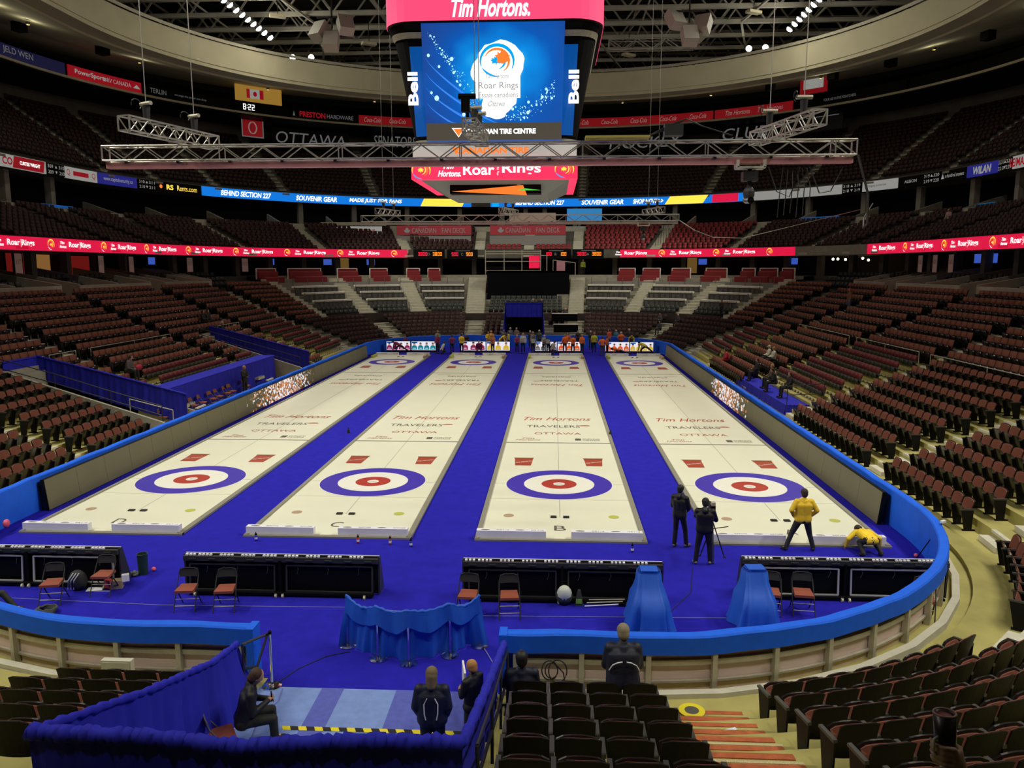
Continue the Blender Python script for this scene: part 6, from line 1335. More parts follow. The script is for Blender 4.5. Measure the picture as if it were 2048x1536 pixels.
# black curtain, scaffold, desks
mb=MB(); mb.b2((-7.6,60.5,3.8),(1.5,60.7,7.1)); mb.b2((-7.6,60.5,6.9),(1.5,63,7.1)); o=mb.build('black_backdrop',M['softblack']); tag(o,'large black cloth backdrop at the centre of the far stands','backdrop')
t=thing('scaffold_booth','grey scaffold frame with hanging screens above the black backdrop','scaffold',(-4.8,62.2,7.1))
mb=MB()
for z in (0,1.05,1.9,2.15): mb.bar((-3.1,0,z),(3.1,0,z),.04)
for x in (-3.1,-1.0,1.0,3.1,3.8): mb.bar((x,0,-.5),(x,0,2.3 if x<3.5 else 1.7),.045)
mb.bar((3.1,0,1.7),(3.8,0,1.7),.04); mb.build('frame',M['alu'],t)
mb=MB(); mb.b2((1.8,.1,.3),(3.0,.14,1.7)); mb.build('pink_screen',E_['pinkd'],t); mb=MB(); mb.b2((-3,.8,0),(3,.85,.5)); mb.build('desk',M['black'],t)
t=thing('banner_stand','thin pale frame with hanging pink banner right of the scaffold','frame',(.6,62.5,6.3)); mb=MB(); mb.bar((-.9,0,-.3),(-.9,0,2.0),.035); mb.bar((-.9,0,2.0),(1.6,0,1.7),.035); mb.bar((1.6,0,1.7),(1.6,0,-.3),.035); mb.build('frame',M['alu'],t); mb=MB(); mb.b2((-.5,-.02,.2),(.45,.02,1.9)); mb.build('banner',mat('banner_pinkgrey',(.25,.12,.12),.7,emit=.15,ecol=(.8,.3,.35)),t)
for x,y,z,w_,l in ((1.0,50.5,1.2,2.4,'white topped desk right of the blue tunnel, nearer'),(.9,53.0,2.1,2.6,'white topped desk right of the blue tunnel, higher')):
    t=thing('media_desk',l,'desk',(x,y,z)); mb=MB(); mb.box((0,0,.75),(w_,.6,.05)); mb.build('desk_top',M['counter'],t); mb=MB(); mb.box((0,-.28,.35),(w_,.03,.75)); mb.build('front_panel',M['softblack'],t)
# hanging vertical banners, televisions, lit doors on the concourse
def onwall(u,d,z,w_,h_,m,name,lab,cat,fr=None,tx=None):
    p,nn=P1.pt(u,d,z); t=thing(name,lab,cat,tuple(p),math.atan2(nn[1],nn[0])-PI/2)
    mb=MB(); mb.b2((-w_/2,-.05,-h_/2),(w_/2,.05,h_/2)); mb.build('panel',m,t)
    mb=MB(); 
    for q in ((-w_/2-.04,0),(w_/2+.04,0)): mb.box((q[0],0,0),(.08,.14,h_+.1))
    mb.build('frame',fr or M['dsteel'],t)
    if tx: mb=MB(); put_text(mb,tx,lambda a,b:(a,-.07,b+h_*.1),w=w_*.6,h=h_*.25); mb.build('lettering',M['inkgrey'],t)
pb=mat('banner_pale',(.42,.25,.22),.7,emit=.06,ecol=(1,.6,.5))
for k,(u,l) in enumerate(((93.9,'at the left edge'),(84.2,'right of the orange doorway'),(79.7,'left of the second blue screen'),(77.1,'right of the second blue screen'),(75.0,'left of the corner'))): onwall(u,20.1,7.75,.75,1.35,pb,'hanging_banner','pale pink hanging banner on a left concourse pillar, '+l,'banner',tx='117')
for k,(u,l) in enumerate(((44.1,'left of the rightmost pair'),(42.0,'right of the bright lights'),(39.5,'beside the blue screens'))): onwall(u,20.1,7.75,.75,1.35,pb,'hanging_banner','pale pink hanging banner on a right concourse pillar, '+l,'banner',tx='105')
for k,(u,l) in enumerate(((91.3,'nearest the left edge'),(78.3,'second on the left'),(73.9,'left of the far centre lounges'),(71.9,'farther left of the centre clocks'),(70.4,'nearest the left clocks'),(52.6,'right of the clocks'),(49.45,'at the right corner'),(37.5,'on the far right'),(35.4,'at the right edge'))): onwall(u,21,8.1,1.0,.65,E_['tv'],'television','blue lit television under the pink ribbon, '+l,'television',M['black'])
for u,w_,h_,m,l in ((89.3,2.2,1.7,mat('door_red',(.2,.01,.01),.6,emit=.12,ecol=(.9,.05,.04)),'red lit doorway on the left concourse'),(86.3,1.8,1.6,mat('door_orange',(.3,.12,.03),.6,emit=.22,ecol=(.9,.42,.12)),'orange lit doorway on the left concourse'),(81.5,2.6,1.5,MATS['door_red'],'darker red lit doorway left of the corner'),(71.1,1.2,1.8,mat('door_amber',(.3,.16,.03),.6,emit=.14,ecol=(.8,.45,.1)),'amber lit wall left of the far clocks'),(53.2,1.2,1.8,MATS['door_amber'],'amber lit wall right of the far clocks')): onwall(u,23.5,7.7,w_,h_,m,'lit_doorway',l,'doorway')
t=thing('bar_lights','cluster of bright warm lights over the right corner bar','lights',tuple(P1.pt(47.6,21.5,8.25)[0])); mb=MB()
for k in range(7): mb.ball((-1.6+.55*k,.3*math.sin(k*2),.12*math.sin(k*3)),.13,8,6)
mb.build('bulb',emi('bulb',(1,.85,.55),4.),t,smooth=True); mb=MB(); mb.bar((-1.8,0,.2),(1.9,0,.2),.03); mb.build('bar',M['dsteel'],t)
for u,w_,c,l in ((86.5,3.4,E_['yellow'],'yellow and blue reflection board at the left suites'),(89.0,2.6,E_['cyan'],'small cyan screen at the left suites'),(79.0,4.0,E_['blue'],'blue streak screen above the middle left seats'),(49.9,4.4,E_['blue'],'blue lit ledge screen above the middle right seats'),(45.2,2.2,E_['cyan'],'cyan ledge screen reading SHOP above the right seats'),(43.2,2.4,E_['orange'],'orange ledge screen above the right seats')):
    p,nn=P1.pt(u,27.6,12.75); t=thing('ledge_screen',l,'screen',tuple(p),math.atan2(nn[1],nn[0])-PI/2); mb=MB(); mb.hexa([(-w_/2,-.05,-.1),(w_/2,-.05,-.1),(w_/2,.3,-.1),(-w_/2,.3,-.1),(-w_/2,.0,.12),(w_/2,.0,.12),(w_/2,.3,.22),(-w_/2,.3,.22)]); mb.build('screen',mat('ledge_'+l.split()[0],(.02,.02,.02),.5,emit=.35,ecol=tuple(c.node_tree.nodes['Principled BSDF'].inputs['Emission Color'].default_value)[:3]),t)
t=thing('suite_screen','bright blue and white wall screen in the far suite right of the scoreboard','screen',(3.6,74.4,13.9)); mb=MB(); mb.b2((-2.2,0,-.6),(2.2,.1,.9)); mb.build('screen',mat('suite_blue',(.02,.2,.5),.5,emit=.45,ecol=(.05,.35,.8)),t); mb=MB(); mb.b2((-9.5,-.02,-.9),(-3.6,.1,.4)); mb.build('lit_glass',mat('suite_lit',(.3,.25,.2),.5,emit=.12,ecol=(1,.7,.5)),t)
# ================================================================ people
def bake_remesh(V,F,vox,smooth=2):
    me=bpy.data.meshes.new('r'); me.from_pydata(V,[],F); me.update()
    sc=bpy.data.scenes.new('tmp'); o=bpy.data.objects.new('r',me); sc.collection.objects.link(o)
    md=o.modifiers.new('v','REMESH'); md.mode='VOXEL'; md.voxel_size=vox; md.use_smooth_shade=True
    sm=o.modifiers.new('s','SMOOTH'); sm.iterations=smooth; sm.factor=.5
    sc.view_layers[0].update(); dg=sc.view_layers[0].depsgraph
    out=bpy.data.meshes.new_from_object(o.evaluated_get(dg),preserve_all_data_layers=False,depsgraph=dg)
    bpy.data.objects.remove(o); bpy.data.scenes.remove(sc); bpy.data.meshes.remove(me)
    return out
def cap(mb,a,b,ra,rb,n=12):
    a,b=Vector(a),Vector(b); d=b-a; L=d.length
    if L<1e-5: mb.ball(a,ra,n,8); return
    d/=L; x=d.orthogonal().normalized(); y=d.cross(x); P=[];F=[]; rings=[]
    for t in (-80,-50,-20): rings.append((a+d*ra*math.sin(math.radians(t)),ra*math.cos(math.radians(t))))
    rings.append((a,ra)); rings.append((b,rb))
    for t in (20,50,80): rings.append((b+d*rb*math.sin(math.radians(t)),rb*math.cos(math.radians(t))))
    for c,r_ in rings:
        for k in range(n): an=2*PI*k/n; P.append(c+x*math.cos(an)*r_+y*math.sin(an)*r_)
    for i in range(len(rings)-1):
        for k in range(n): F.append((i*n+k,i*n+(k+1)%n,(i+1)*n+(k+1)%n,(i+1)*n+k))
    F.append(tuple(reversed(range(n)))); F.append(tuple(range(len(P)-n,len(P)))); mb.add(P,F)
BASE=dict(pel=(0,0,.95),waist=(0,0,1.08),chest=(0,-.01,1.32),neck=(0,-.01,1.50),head=(0,.015,1.635),
 shL=(-.185,-.01,1.43),elL=(-.25,-.04,1.16),wrL=(-.25,.06,.92),shR=(.185,-.01,1.43),elR=(.25,-.04,1.16),wrR=(.25,.06,.92),
 hiL=(-.09,0,.93),knL=(-.11,.02,.51),anL=(-.12,-.02,.09),hiR=(.09,0,.93),knR=(.11,.02,.51),anR=(.12,-.02,.09),
 toL=(-.13,.15,.035),toR=(.13,.15,.035))
def pose(**k): d=dict(BASE); d.update(k); return d
def shift(d,keys,v): 
    for k in keys: d[k]=tuple(Vector(d[k])+Vector(v))
    return d
UP=['waist','chest','neck','head','shL','elL','wrL','shR','elR','wrR']
def rotup(d,ang,piv='pel',axis='X',keys=UP):
    R=Matrix.Rotation(ang,3,axis); p=Vector(d[piv])
    for k in keys: d[k]=tuple(p+R@(Vector(d[k])-p))
    return d
POSES={}
POSES['stand']=pose()
POSES['hips']=pose(elL=(-.36,-.08,1.18),wrL=(-.24,-.02,1.0),elR=(.36,-.08,1.18),wrR=(.24,-.02,1.0))
POSES['hold']=pose(elL=(-.24,.03,1.17),wrL=(-.10,.22,1.15),elR=(.24,.03,1.17),wrR=(.10,.24,1.12))
POSES['wide']=pose(elL=(-.33,-.06,1.20),wrL=(-.24,.07,1.02),elR=(.33,-.06,1.20),wrR=(.24,.07,1.02),hiL=(-.10,0,.86),knL=(-.27,.03,.47),anL=(-.42,-.02,.09),hiR=(.10,0,.86),knR=(.2,.04,.46),anR=(.3,-.02,.09),toL=(-.48,.13,.035),toR=(.34,.15,.035)); POSES['wide']=shift(POSES['wide'],['pel'],(0,0,-.07)); POSES['wide']=shift(POSES['wide'],UP,(0,0,-.07))
d=pose(); rotup(d,-.95); d['wrL']=(-.2,.62,.62); d['elL']=(-.24,.45,.9); d['wrR']=(.2,.62,.62); d['elR']=(.24,.45,.9); POSES['lean']=d
def seated(z=.47,lean=0.,arms='lap'):
    d=dict(BASE); dz=z+.09-.95
    for k in ['pel']+UP: d[k]=(d[k][0],d[k][1],d[k][2]+dz)
    zz=z+.09
    d.update(hiL=(-.1,0,zz),hiR=(.1,0,zz),knL=(-.14,.44,zz+.0),knR=(.14,.44,zz),anL=(-.14,.46,.09),anR=(.14,.46,.09),toL=(-.15,.62,.035),toR=(.15,.62,.035))
    if arms=='lap': d.update(elL=(-.24,.08,zz+.20),wrL=(-.07,.30,zz+.18),elR=(.24,.08,zz+.20),wrR=(.07,.30,zz+.18))
    if lean: rotup(d,lean)
    return d
POSES['sit']=seated(); POSES['sitlean']=seated(.45,-.25)
d=pose(); # side lunge / stretching
rotup(d,-1.15); d.update(pel=(0,0,.72)); shift(d,UP,(0,0,-.23)); d.update(hiL=(-.1,0,.70),hiR=(.1,0,.70),knL=(-.25,.28,.45),anL=(-.25,.2,.09),toL=(-.25,.38,.035),knR=(.25,-.42,.36),anR=(.3,-.85,.09),toR=(.33,-.72,.03),wrL=(-.2,.66,.18),wrR=(.2,.7,.18),elL=(-.25,.55,.45),elR=(.25,.55,.45)); POSES['lunge']=d
d=pose(pel=(0,0,.42)); shift(d,UP,(0,0,-.53)); rotup(d,-.45); d.update(hiL=(-.1,0,.42),hiR=(.1,0,.42),knL=(-.18,.36,.50),anL=(-.16,.1,.09),toL=(-.18,.28,.035),knR=(.18,.34,.28),anR=(.16,-.1,.12),toR=(.16,.02,.03)); POSES['crouch']=d
d=pose(); R=Matrix.Rotation(-1.35,3,'X') # plank / lying stretch
for k in d: v=Vector(d[k]); v=R@(v-Vector((0,0,.9))); d[k]=tuple(v+Vector((0,0,.34)))
d.update(wrL=(-.28,.62,.05),wrR=(.28,.62,.05),elL=(-.34,.55,.26),elR=(.34,.55,.26)); POSES['plank']=d
def meshes(P_,near,fem=False,hood=False,hairlen=0.,heavy=1.):
    V=lambda k:Vector(P_[k]); out={}
    s=heavy
    # ---- body (one continuous surface: head with face, neck, trunk, limbs, hands)
    b=MB(); hd=V('head'); nk=V('neck'); hdir=(hd-nk).normalized()
    fwd=Vector((0,1,0)); fwd=(fwd-hdir*fwd.dot(hdir))
    fwd=fwd.normalized() if fwd.length>.2 else Vector((0,0,-1))
    side=fwd.cross(hdir)
    R3=Matrix((side,fwd,hdir)).transposed()
    b.ball(tuple(hd+hdir*.025),(.084,.102,.118),16,12,R3=R3); b.ball(tuple(hd+fwd*.022-hdir*.05),(.052,.062,.055),12,8,R3=R3)
    cap(b,nk-hdir*.04,hd-hdir*.05,.052,.050)
    b.ball(tuple(hd+fwd*.098-hdir*.005),(.012,.018,.024),8,6,R3=R3)
    for q in (-1,1):
        b.ball(tuple(hd+side*q*.076-fwd*.005),(.010,.020,.030),8,6,R3=R3)
    b.ball(tuple(hd+fwd*.086-hdir*.052),(.026,.012,.008),8,5,R3=R3)
    cap(b,V('pel'),V('waist'),.11,.105); cap(b,V('waist'),V('chest'),.105,.12); cap(b,V('chest'),nk-hdir*.02,.11,.05); cap(b,V('shL'),V('shR'),.05,.05)
    for q in 'LR':
        cap(b,V('sh'+q),V('el'+q),.045,.036); cap(b,V('el'+q),V('wr'+q),.037,.024); cap(b,V('hi'+q),V('kn'+q),.075,.05); cap(b,V('kn'+q),V('an'+q),.048,.035); cap(b,V('an'+q),V('to'+q),.035,.028)
        wr=V('wr'+q); el=V('el'+q); d=(wr-el).normalized(); ss=-1 if q=='L' else 1
        pn=Vector((-ss,0,0)); pn=(pn-d*pn.dot(d)).normalized(); lat=d.cross(pn)
        palm=wr+d*.05; cap(b,wr,palm,.024,.030)
        if near:
            for f_,(o_,L_) in enumerate(((-.030,.072),(-.010,.082),(.010,.078),(.029,.062))):
                k0=wr+d*.085+lat*o_; b_=k0+d*L_*.5+pn*.012; c_=b_+d*L_*.3+pn*.03; cap(b,wr+d*.04+lat*o_*.7,k0,.012,.010,8); cap(b,k0,b_,.0095,.0085,8); cap(b,b_,c_,.0085,.0075,8)
            t0=wr+d*.03+lat*-.03; t1=t0+d*.035-lat*.035+pn*.02; cap(b,t0,t1,.012,.010,8); cap(b,t1,t1+d*.03+pn*.01,.010,.008,8)
        else: cap(b,palm,palm+d*.06,.026,.018)
    out['body']=bake_remesh(b.v,b.f,.0095 if near else .024)
    # ---- jacket
    j=MB(); w_=1.08*s if not fem else .96*s
    P,N_,C_,W_2=V('pel'),nk,V('chest'),V('waist')
    sd=(V('shR')-V('shL')).normalized()
    for q in (-1,1):
        cap(j,P+sd*q*.075*w_,W_2+sd*q*.07*w_,.118*w_,.108*w_); cap(j,W_2+sd*q*.07*w_,C_+sd*q*.085*w_,.108*w_,.112*w_); cap(j,C_+sd*q*.085*w_,C_.lerp(N_,.62)+sd*q*.075,.112*w_,.075); cap(j,N_-hdir*.03,V('shL' if q<0 else 'shR'),.058,.066)
    cap(j,P,W_2,.125,.12); cap(j,W_2,C_,.12,.138); cap(j,C_,C_.lerp(N_,.6),.138,.10)
    cap(j,C_.lerp(N_,.5),N_+hdir*.005,.10,.068)
    for q in 'LR': cap(j,V('sh'+q)*.5+(C_.lerp(N_,.5))*.5,V('sh'+q),.075,.068*w_); cap(j,V('sh'+q),V('el'+q),.068*w_,.055*w_); cap(j,V('el'+q),V('wr'+q),.054*w_,.042)
    if hood: cap(j,N_-fwd*.06,N_-fwd*.10-hdir*.05,.075,.075); 
    out['jacket']=bake_remesh(j.v,j.f,.014 if near else .03,3)
    t=MB()
    cap(t,V('hiL'),V('hiR'),.118,.118); cap(t,P-Vector((0,0,.0)),P.lerp(W_2,.5),.125,.118)
    for q in 'LR': cap(t,V('hi'+q),V('kn'+q),.098*s,.072); cap(t,V('kn'+q),V('an'+q),.070,.060)
    out['trousers']=bake_remesh(t.v,t.f,.014 if near else .03,3)
    sh=MB()
    for q in 'LR': a=V('an'+q); c=V('to'+q); d=(c-a); cap(sh,a-Vector((0,0,.03)),c,.048,.040,10); cap(sh,a-d*.25-Vector((0,0,.035)),a-Vector((0,0,.03)),.042,.046,10)
    out['shoe']=bake_remesh(sh.v,sh.f,.014 if near else .03,1)
    h=MB(); h.ball(tuple(hd+hdir*.045-fwd*.020),(.096,.103,.104),14,10,R3=R3); h.ball(tuple(hd-fwd*.045+hdir*.0),(.090,.072,.102),12,8,R3=R3)
    if hairlen: cap(h,hd-fwd*.045,hd-fwd*.06-hdir*hairlen,.092,.07); cap(h,hd-fwd*.02+side*.06,hd-fwd*.03+side*.06-hdir*hairlen*.8,.03,.03); cap(h,hd-fwd*.02-side*.06,hd-fwd*.03-side*.06-hdir*hairlen*.8,.03,.03)
    out['hair']=bake_remesh(h.v,h.f,.012 if near else .026,1)
    e=MB()
    for q in (-1,1): e.ball(tuple(hd+fwd*.083+side*q*.03+hdir*.018),(.012,.008,.008),8,6,R3=R3)
    o=e.build('eye',M['rubber'],link=False); out['eye']=o.data; bpy.data.objects.remove(o)
    return out
CM={}
def cmat(c,r=.75): 
    k='cloth_%02d_%02d_%02d'%tuple(int(q*99) for q in c); return mat(k,c,r,noise=.10,nscale=6,bump=.15,bscale=25)
PM={}
def person(lab,loc,rz,pose_,jc,tc,hc,near=False,scale=1.,shoe=(.02,.02,.02),group=None,**kw):
    key=(pose_ if isinstance(pose_,str) else id(pose_),near,tuple(sorted(kw.items())))
    if key not in PM: PM[key]=meshes(POSES[pose_] if isinstance(pose_,str) else pose_,near,**kw)
    t=thing('person',lab,'person',loc,rz,group); t.scale=(scale,)*3
    for n,m in (('body',M['skin']),('jacket',cmat(jc,.6)),('trousers',cmat(tc)),('shoe',cmat(shoe)),('hair',cmat(hc)),('eye',M['rubber'])):
        o=bpy.data.objects.new(n,PM[key][n]); COL.objects.link(o); o.parent=t
        if not len(o.data.materials): o.data.materials.append(m)
        o.material_slots[0].link='OBJECT'; o.material_slots[0].material=m
    return t
BLK=(.004,.004,.005); DK=(.012,.011,.013)
# --- camera crew and curlers in front
p=person('dark haired person in black hooded top standing with hands together beside a camera operator',(3.18,-5.95,.01),-.55,pose(wrL=(-.05,.20,1.0),elL=(-.24,.06,1.15),wrR=(.1,.2,.98),elR=(.24,.06,1.15),anR=(.16,.14,.09),toR=(.2,.3,.035),knR=(.13,.12,.5)),BLK,BLK,(.006,.005,.005),True,.985,(.10,.09,.07),hood=True)
p=person('person in black with knitted hood operating a tripod camera, back to the viewer',(3.62,-7.12,.01),-.15,pose(wrL=(-.02,.28,1.42),elL=(-.22,.14,1.25),wrR=(.16,.26,1.25),elR=(.28,.10,1.18),knL=(-.16,0,.5),anL=(-.2,-.04,.09),toL=(-.24,.1,.035),knR=(.14,.04,.5),anR=(.17,.02,.09),toR=(.2,.18,.035)),BLK,BLK,(.012,.010,.008),True,.985,(.16,.15,.12),hood=True,heavy=1.12)
t=thing('camera_tripod','black camera on a tripod held by the hooded camera operator','tripod',(3.9,-6.75,.012))
for k,(dx,dy) in enumerate(((.36,.12),(-.26,.20),(-.02,-.32))): mb=MB(); mb.bar((0,0,1.0),(dx,dy,0),.016,.012,n=6); mb.bar((dx*.55,dy*.55,.45),(dx,dy,0),.02,.014,n=6); mb.ball((dx,dy,.02),.03,8,5); mb.build('leg',M['rubber'],t)
mb=MB(); mb.bar((0,0,.95),(0,0,1.3),.02,n=6); mb.box((-.04,0,1.40),(.13,.32,.17)); mb.bar((-.04,.14,1.42),(-.04,.30,1.42),.05,n=10); mb.build('camera_body',M['rubber'],t); mb=MB(); mb.box((-.04,-.14,1.53),(.10,.14,.09)); mb.build('viewfinder',M['alu'],t)
mb=MB(); mb.bar((.02,.01,.82),(.35,-.2,.95),.012,n=6); mb.build('pan_handle',M['rubber'],t)
YEL=(.86,.56,.02)
person('curler in yellow jacket and black trousers standing astride, seen from behind at sheet A',(6.42,-6.0,.01),0,'wide',YEL,DK,(.03,.02,.015),True,1.0,heavy=1.1)
d=pose(pel=(0,0,.40)); shift(d,UP,(0,0,-.55)); rotup(d,-1.45); d.update(hiL=(-.1,0,.40),hiR=(.1,0,.40),knL=(-.2,.22,.28),anL=(-.24,-.12,.1),toL=(-.26,.02,.03),knR=(.2,.22,.28),anR=(.24,-.12,.1),toR=(.26,.02,.03),wrL=(-.42,.50,.06),elL=(-.40,.42,.30),wrR=(.46,.38,.10),elR=(.42,.35,.32))
person('curler in yellow shirt bending down to the ice behind the right divider board',(8.12,-6.25,.01),.1,d,(.88,.60,.02),DK,(.03,.02,.015),True,1.0)
# --- spectators and volunteers near the camera
NAV=(.008,.011,.028)
def piping(t,pts,lab='piping'):
    mb=MB(); 
    for q in pts: mb.tube(q,.009,5)
    mb.build('piping',M['foam'],t)
t=person('grey haired man in navy jacket with white piping sitting at the near boards',(.93,-14.42,.07),.02,seated(.62,-.12),NAV,DK,(.22,.19,.12),True,1.12,heavy=1.22)
piping(t,[[(s_*.03,-.15,1.07),(s_*.10,-.165,1.065),(s_*.17,-.15,1.02),(s_*.215,-.12,.93)] for s_ in (-1,1)])
t=person('dark haired man in navy jacket sitting low beside the right entrance curtain',(-.72,-14.45,.07),.1,seated(.30,.1),NAV,DK,(.008,.006,.005),True,1.08,heavy=1.05)
piping(t,[[(.11,-.15,.74),(.17,-.12,.70),(.21,-.08,.62)]])
t=person('person with long grey blond hair in navy jacket with white piping, back to the viewer',(-1.98,-15.75,.01),.05,pose(wrL=(-.22,.1,.95),wrR=(.22,.1,.95)),NAV,DK,(.17,.12,.06),True,.97,hairlen=.14,heavy=1.15)
piping(t,[[(s_*.06,-.165,1.36),(s_*.105,-.17,1.27),(s_*.10,-.175,1.12),(s_*.08,-.17,1.02)] for s_ in (-1,1)])
t=person('person with curly ginger blond hair in black jacket standing at the right curtain',(-1.45,-15.15,.01),.9,'hold',BLK,DK,(.42,.20,.06),True,.86,heavy=.9)
mb=MB(); mb.box((-1.62,-14.78,.95),(.03,.42,.55),.2); tag(mb.build('white_board',M['foam']),'white board held in front of the curly haired person','board')
sitL=seated(.45,-.32); sitL.update(wrL=(-.05,.38,.78),wrR=(.06,.38,.80),elL=(-.25,.14,.74),elR=(.25,.14,.74))
t=person('brown haired person in black jacket sitting left in the near entrance, looking at a phone',(-5.02,-15.35,.01),-1.15,sitL,BLK,(.012,.014,.010),(.05,.022,.012),True,1.02,hairlen=.03)
mb=MB(); mb.box((.0,.44,.83),(.075,.02,.13)); o=mb.build('phone',M['black'],t)
for k,(x,y) in enumerate(((-5.25,-15.6),(-5.35,-16.25))):
    t=chair(x,y,-1.0+.2*k,['brown folding chair under the seated person in the near entrance','empty brown folding chair nearest the bottom left curtain'][k],ch1)
legs=seated(.45,.1); legs.update(knL=(-.12,.45,.52),anL=(-.1,.72,.2),toL=(-.1,.86,.2),knR=(.16,.40,.60),anR=(.2,.8,.12),toR=(.2,.95,.14))
person('person in dark green clothes sitting at the left photo edge with legs stretched out',(-12.55,-11.05,.01),-1.5,legs,(.012,.018,.014),(.018,.022,.014),(.1,.05,.02),True,1.0)
# forearm, hand and mug at the lower right
hv=MB(); W0=Vector((.52,-23.62,5.30)); 
D_=Vector((.985,.02,.235)); base=Vector((.83,-23.75,4.98)); mugc=Vector((.315,-23.42,5.46))+D_; ax=Vector((-.05,.10,1)).normalized()
wrist=Vector((.45,-23.50,5.22))+D_; elbow=Vector((.86,-23.86,4.86))+D_
cap(hv,elbow,wrist,.048,.031,16); palm=Vector((.385,-23.475,5.30))+D_; cap(hv,wrist,palm,.031,.038,14)
xm=Vector((1,-.3,0)).normalized(); ym=ax.cross(xm).normalized()
mr0=.040
for f_ in range(4):
    zc=-.035+.0-.022*f_+.02; pts=[]
    for a in (-60,-105,-150,-195): an=math.radians(a); pts.append(mugc+ax*(zc-.02)+(xm*math.cos(an)+ym*math.sin(an))*(mr0+.010))
    st=palm+ax*(-.01*f_)+Vector((.0,.0,.02)); cap(hv,st,pts[0],.013,.011,8)
    for q in range(3): cap(hv,pts[q],pts[q+1],.0105-.001*q,.0095-.001*q,8)
pts=[mugc+ax*(-.05)+(xm*math.cos(math.radians(a))+ym*math.sin(math.radians(a)))*(mr0+.012) for a in (-30,10,45)]
cap(hv,palm,pts[0],.016,.013,8); cap(hv,pts[0],pts[1],.013,.011,8); cap(hv,pts[1],pts[2],.011,.009,8)
me=bake_remesh(hv.v,hv.f,.006,2); me.materials.append(mat('arm_skin',(.34,.21,.13),.55)); t=thing('person',"bare forearm and hand reaching in at the lower right, holding a dark mug",'person',(0,0,0)); o=bpy.data.objects.new('forearm_and_hand',me); COL.objects.link(o); o.parent=t
mb=MB(); cap(mb,elbow+Vector((.06,-.05,-.06)),elbow+Vector((-.02,.02,.02)),.07,.058,14); mb.build('sleeve',M['softblack'],t,smooth=True)
t=thing('mug','dark travel mug with reddish rim held up at the lower right','mug',tuple(mugc)); q_=ax.to_track_quat('Z','Y'); t.rotation_euler=q_.to_euler()
mb=MB(); mb.lathe((0,0,-.085),[(.034,0),(.037,.01),(.041,.165),(.0415,.17)],28); 
V0=mb.v; mb.build('body',mat('mug_dark',(.012,.008,.008),.3),t,smooth=True) if False else None
mb=MB(); n=28; prof=[(.0,-.085),(.035,-.085),(.038,-.07),(.0415,.085),(.036,.085),(.034,-.02),(.0,-.02)]
P=[];F=[]
for r_,z in prof:
    for k in range(n): a=2*PI*k/n; P.append((max(r_,.0005)*math.cos(a),max(r_,.0005)*math.sin(a),z))
for i in range(len(prof)-1):
    for k in range(n): F.append((i*n+k,i*n+(k+1)%n,(i+1)*n+(k+1)%n,(i+1)*n+k))
mb.add(P,F); mb.build('body',mat('mug_dark',(.012,.008,.008),.3),t,smooth=True)
mb=MB(); mb.tube([(.0395*math.cos(2*PI*k/28),.0395*math.sin(2*PI*k/28),.086) for k in range(28)],.004,6,closed=True); mb.build('rim',mat('mug_rim',(.30,.16,.15),.4),t,smooth=True)
mb=MB(); mb.lathe((0,0,-.018),[(.034,0),(.0355,.095)],28); mb.build('lining',mat('mug_lining',(.20,.06,.05),.5),t,smooth=True)
mb=MB(); mb.tube([(.038,0,-.0),(.062,0,-.005),(.066,0,-.045),(.05,0,-.07),(.038,0,-.07)],.006,6); mb.build('handle',M['alu'],t,smooth=True)
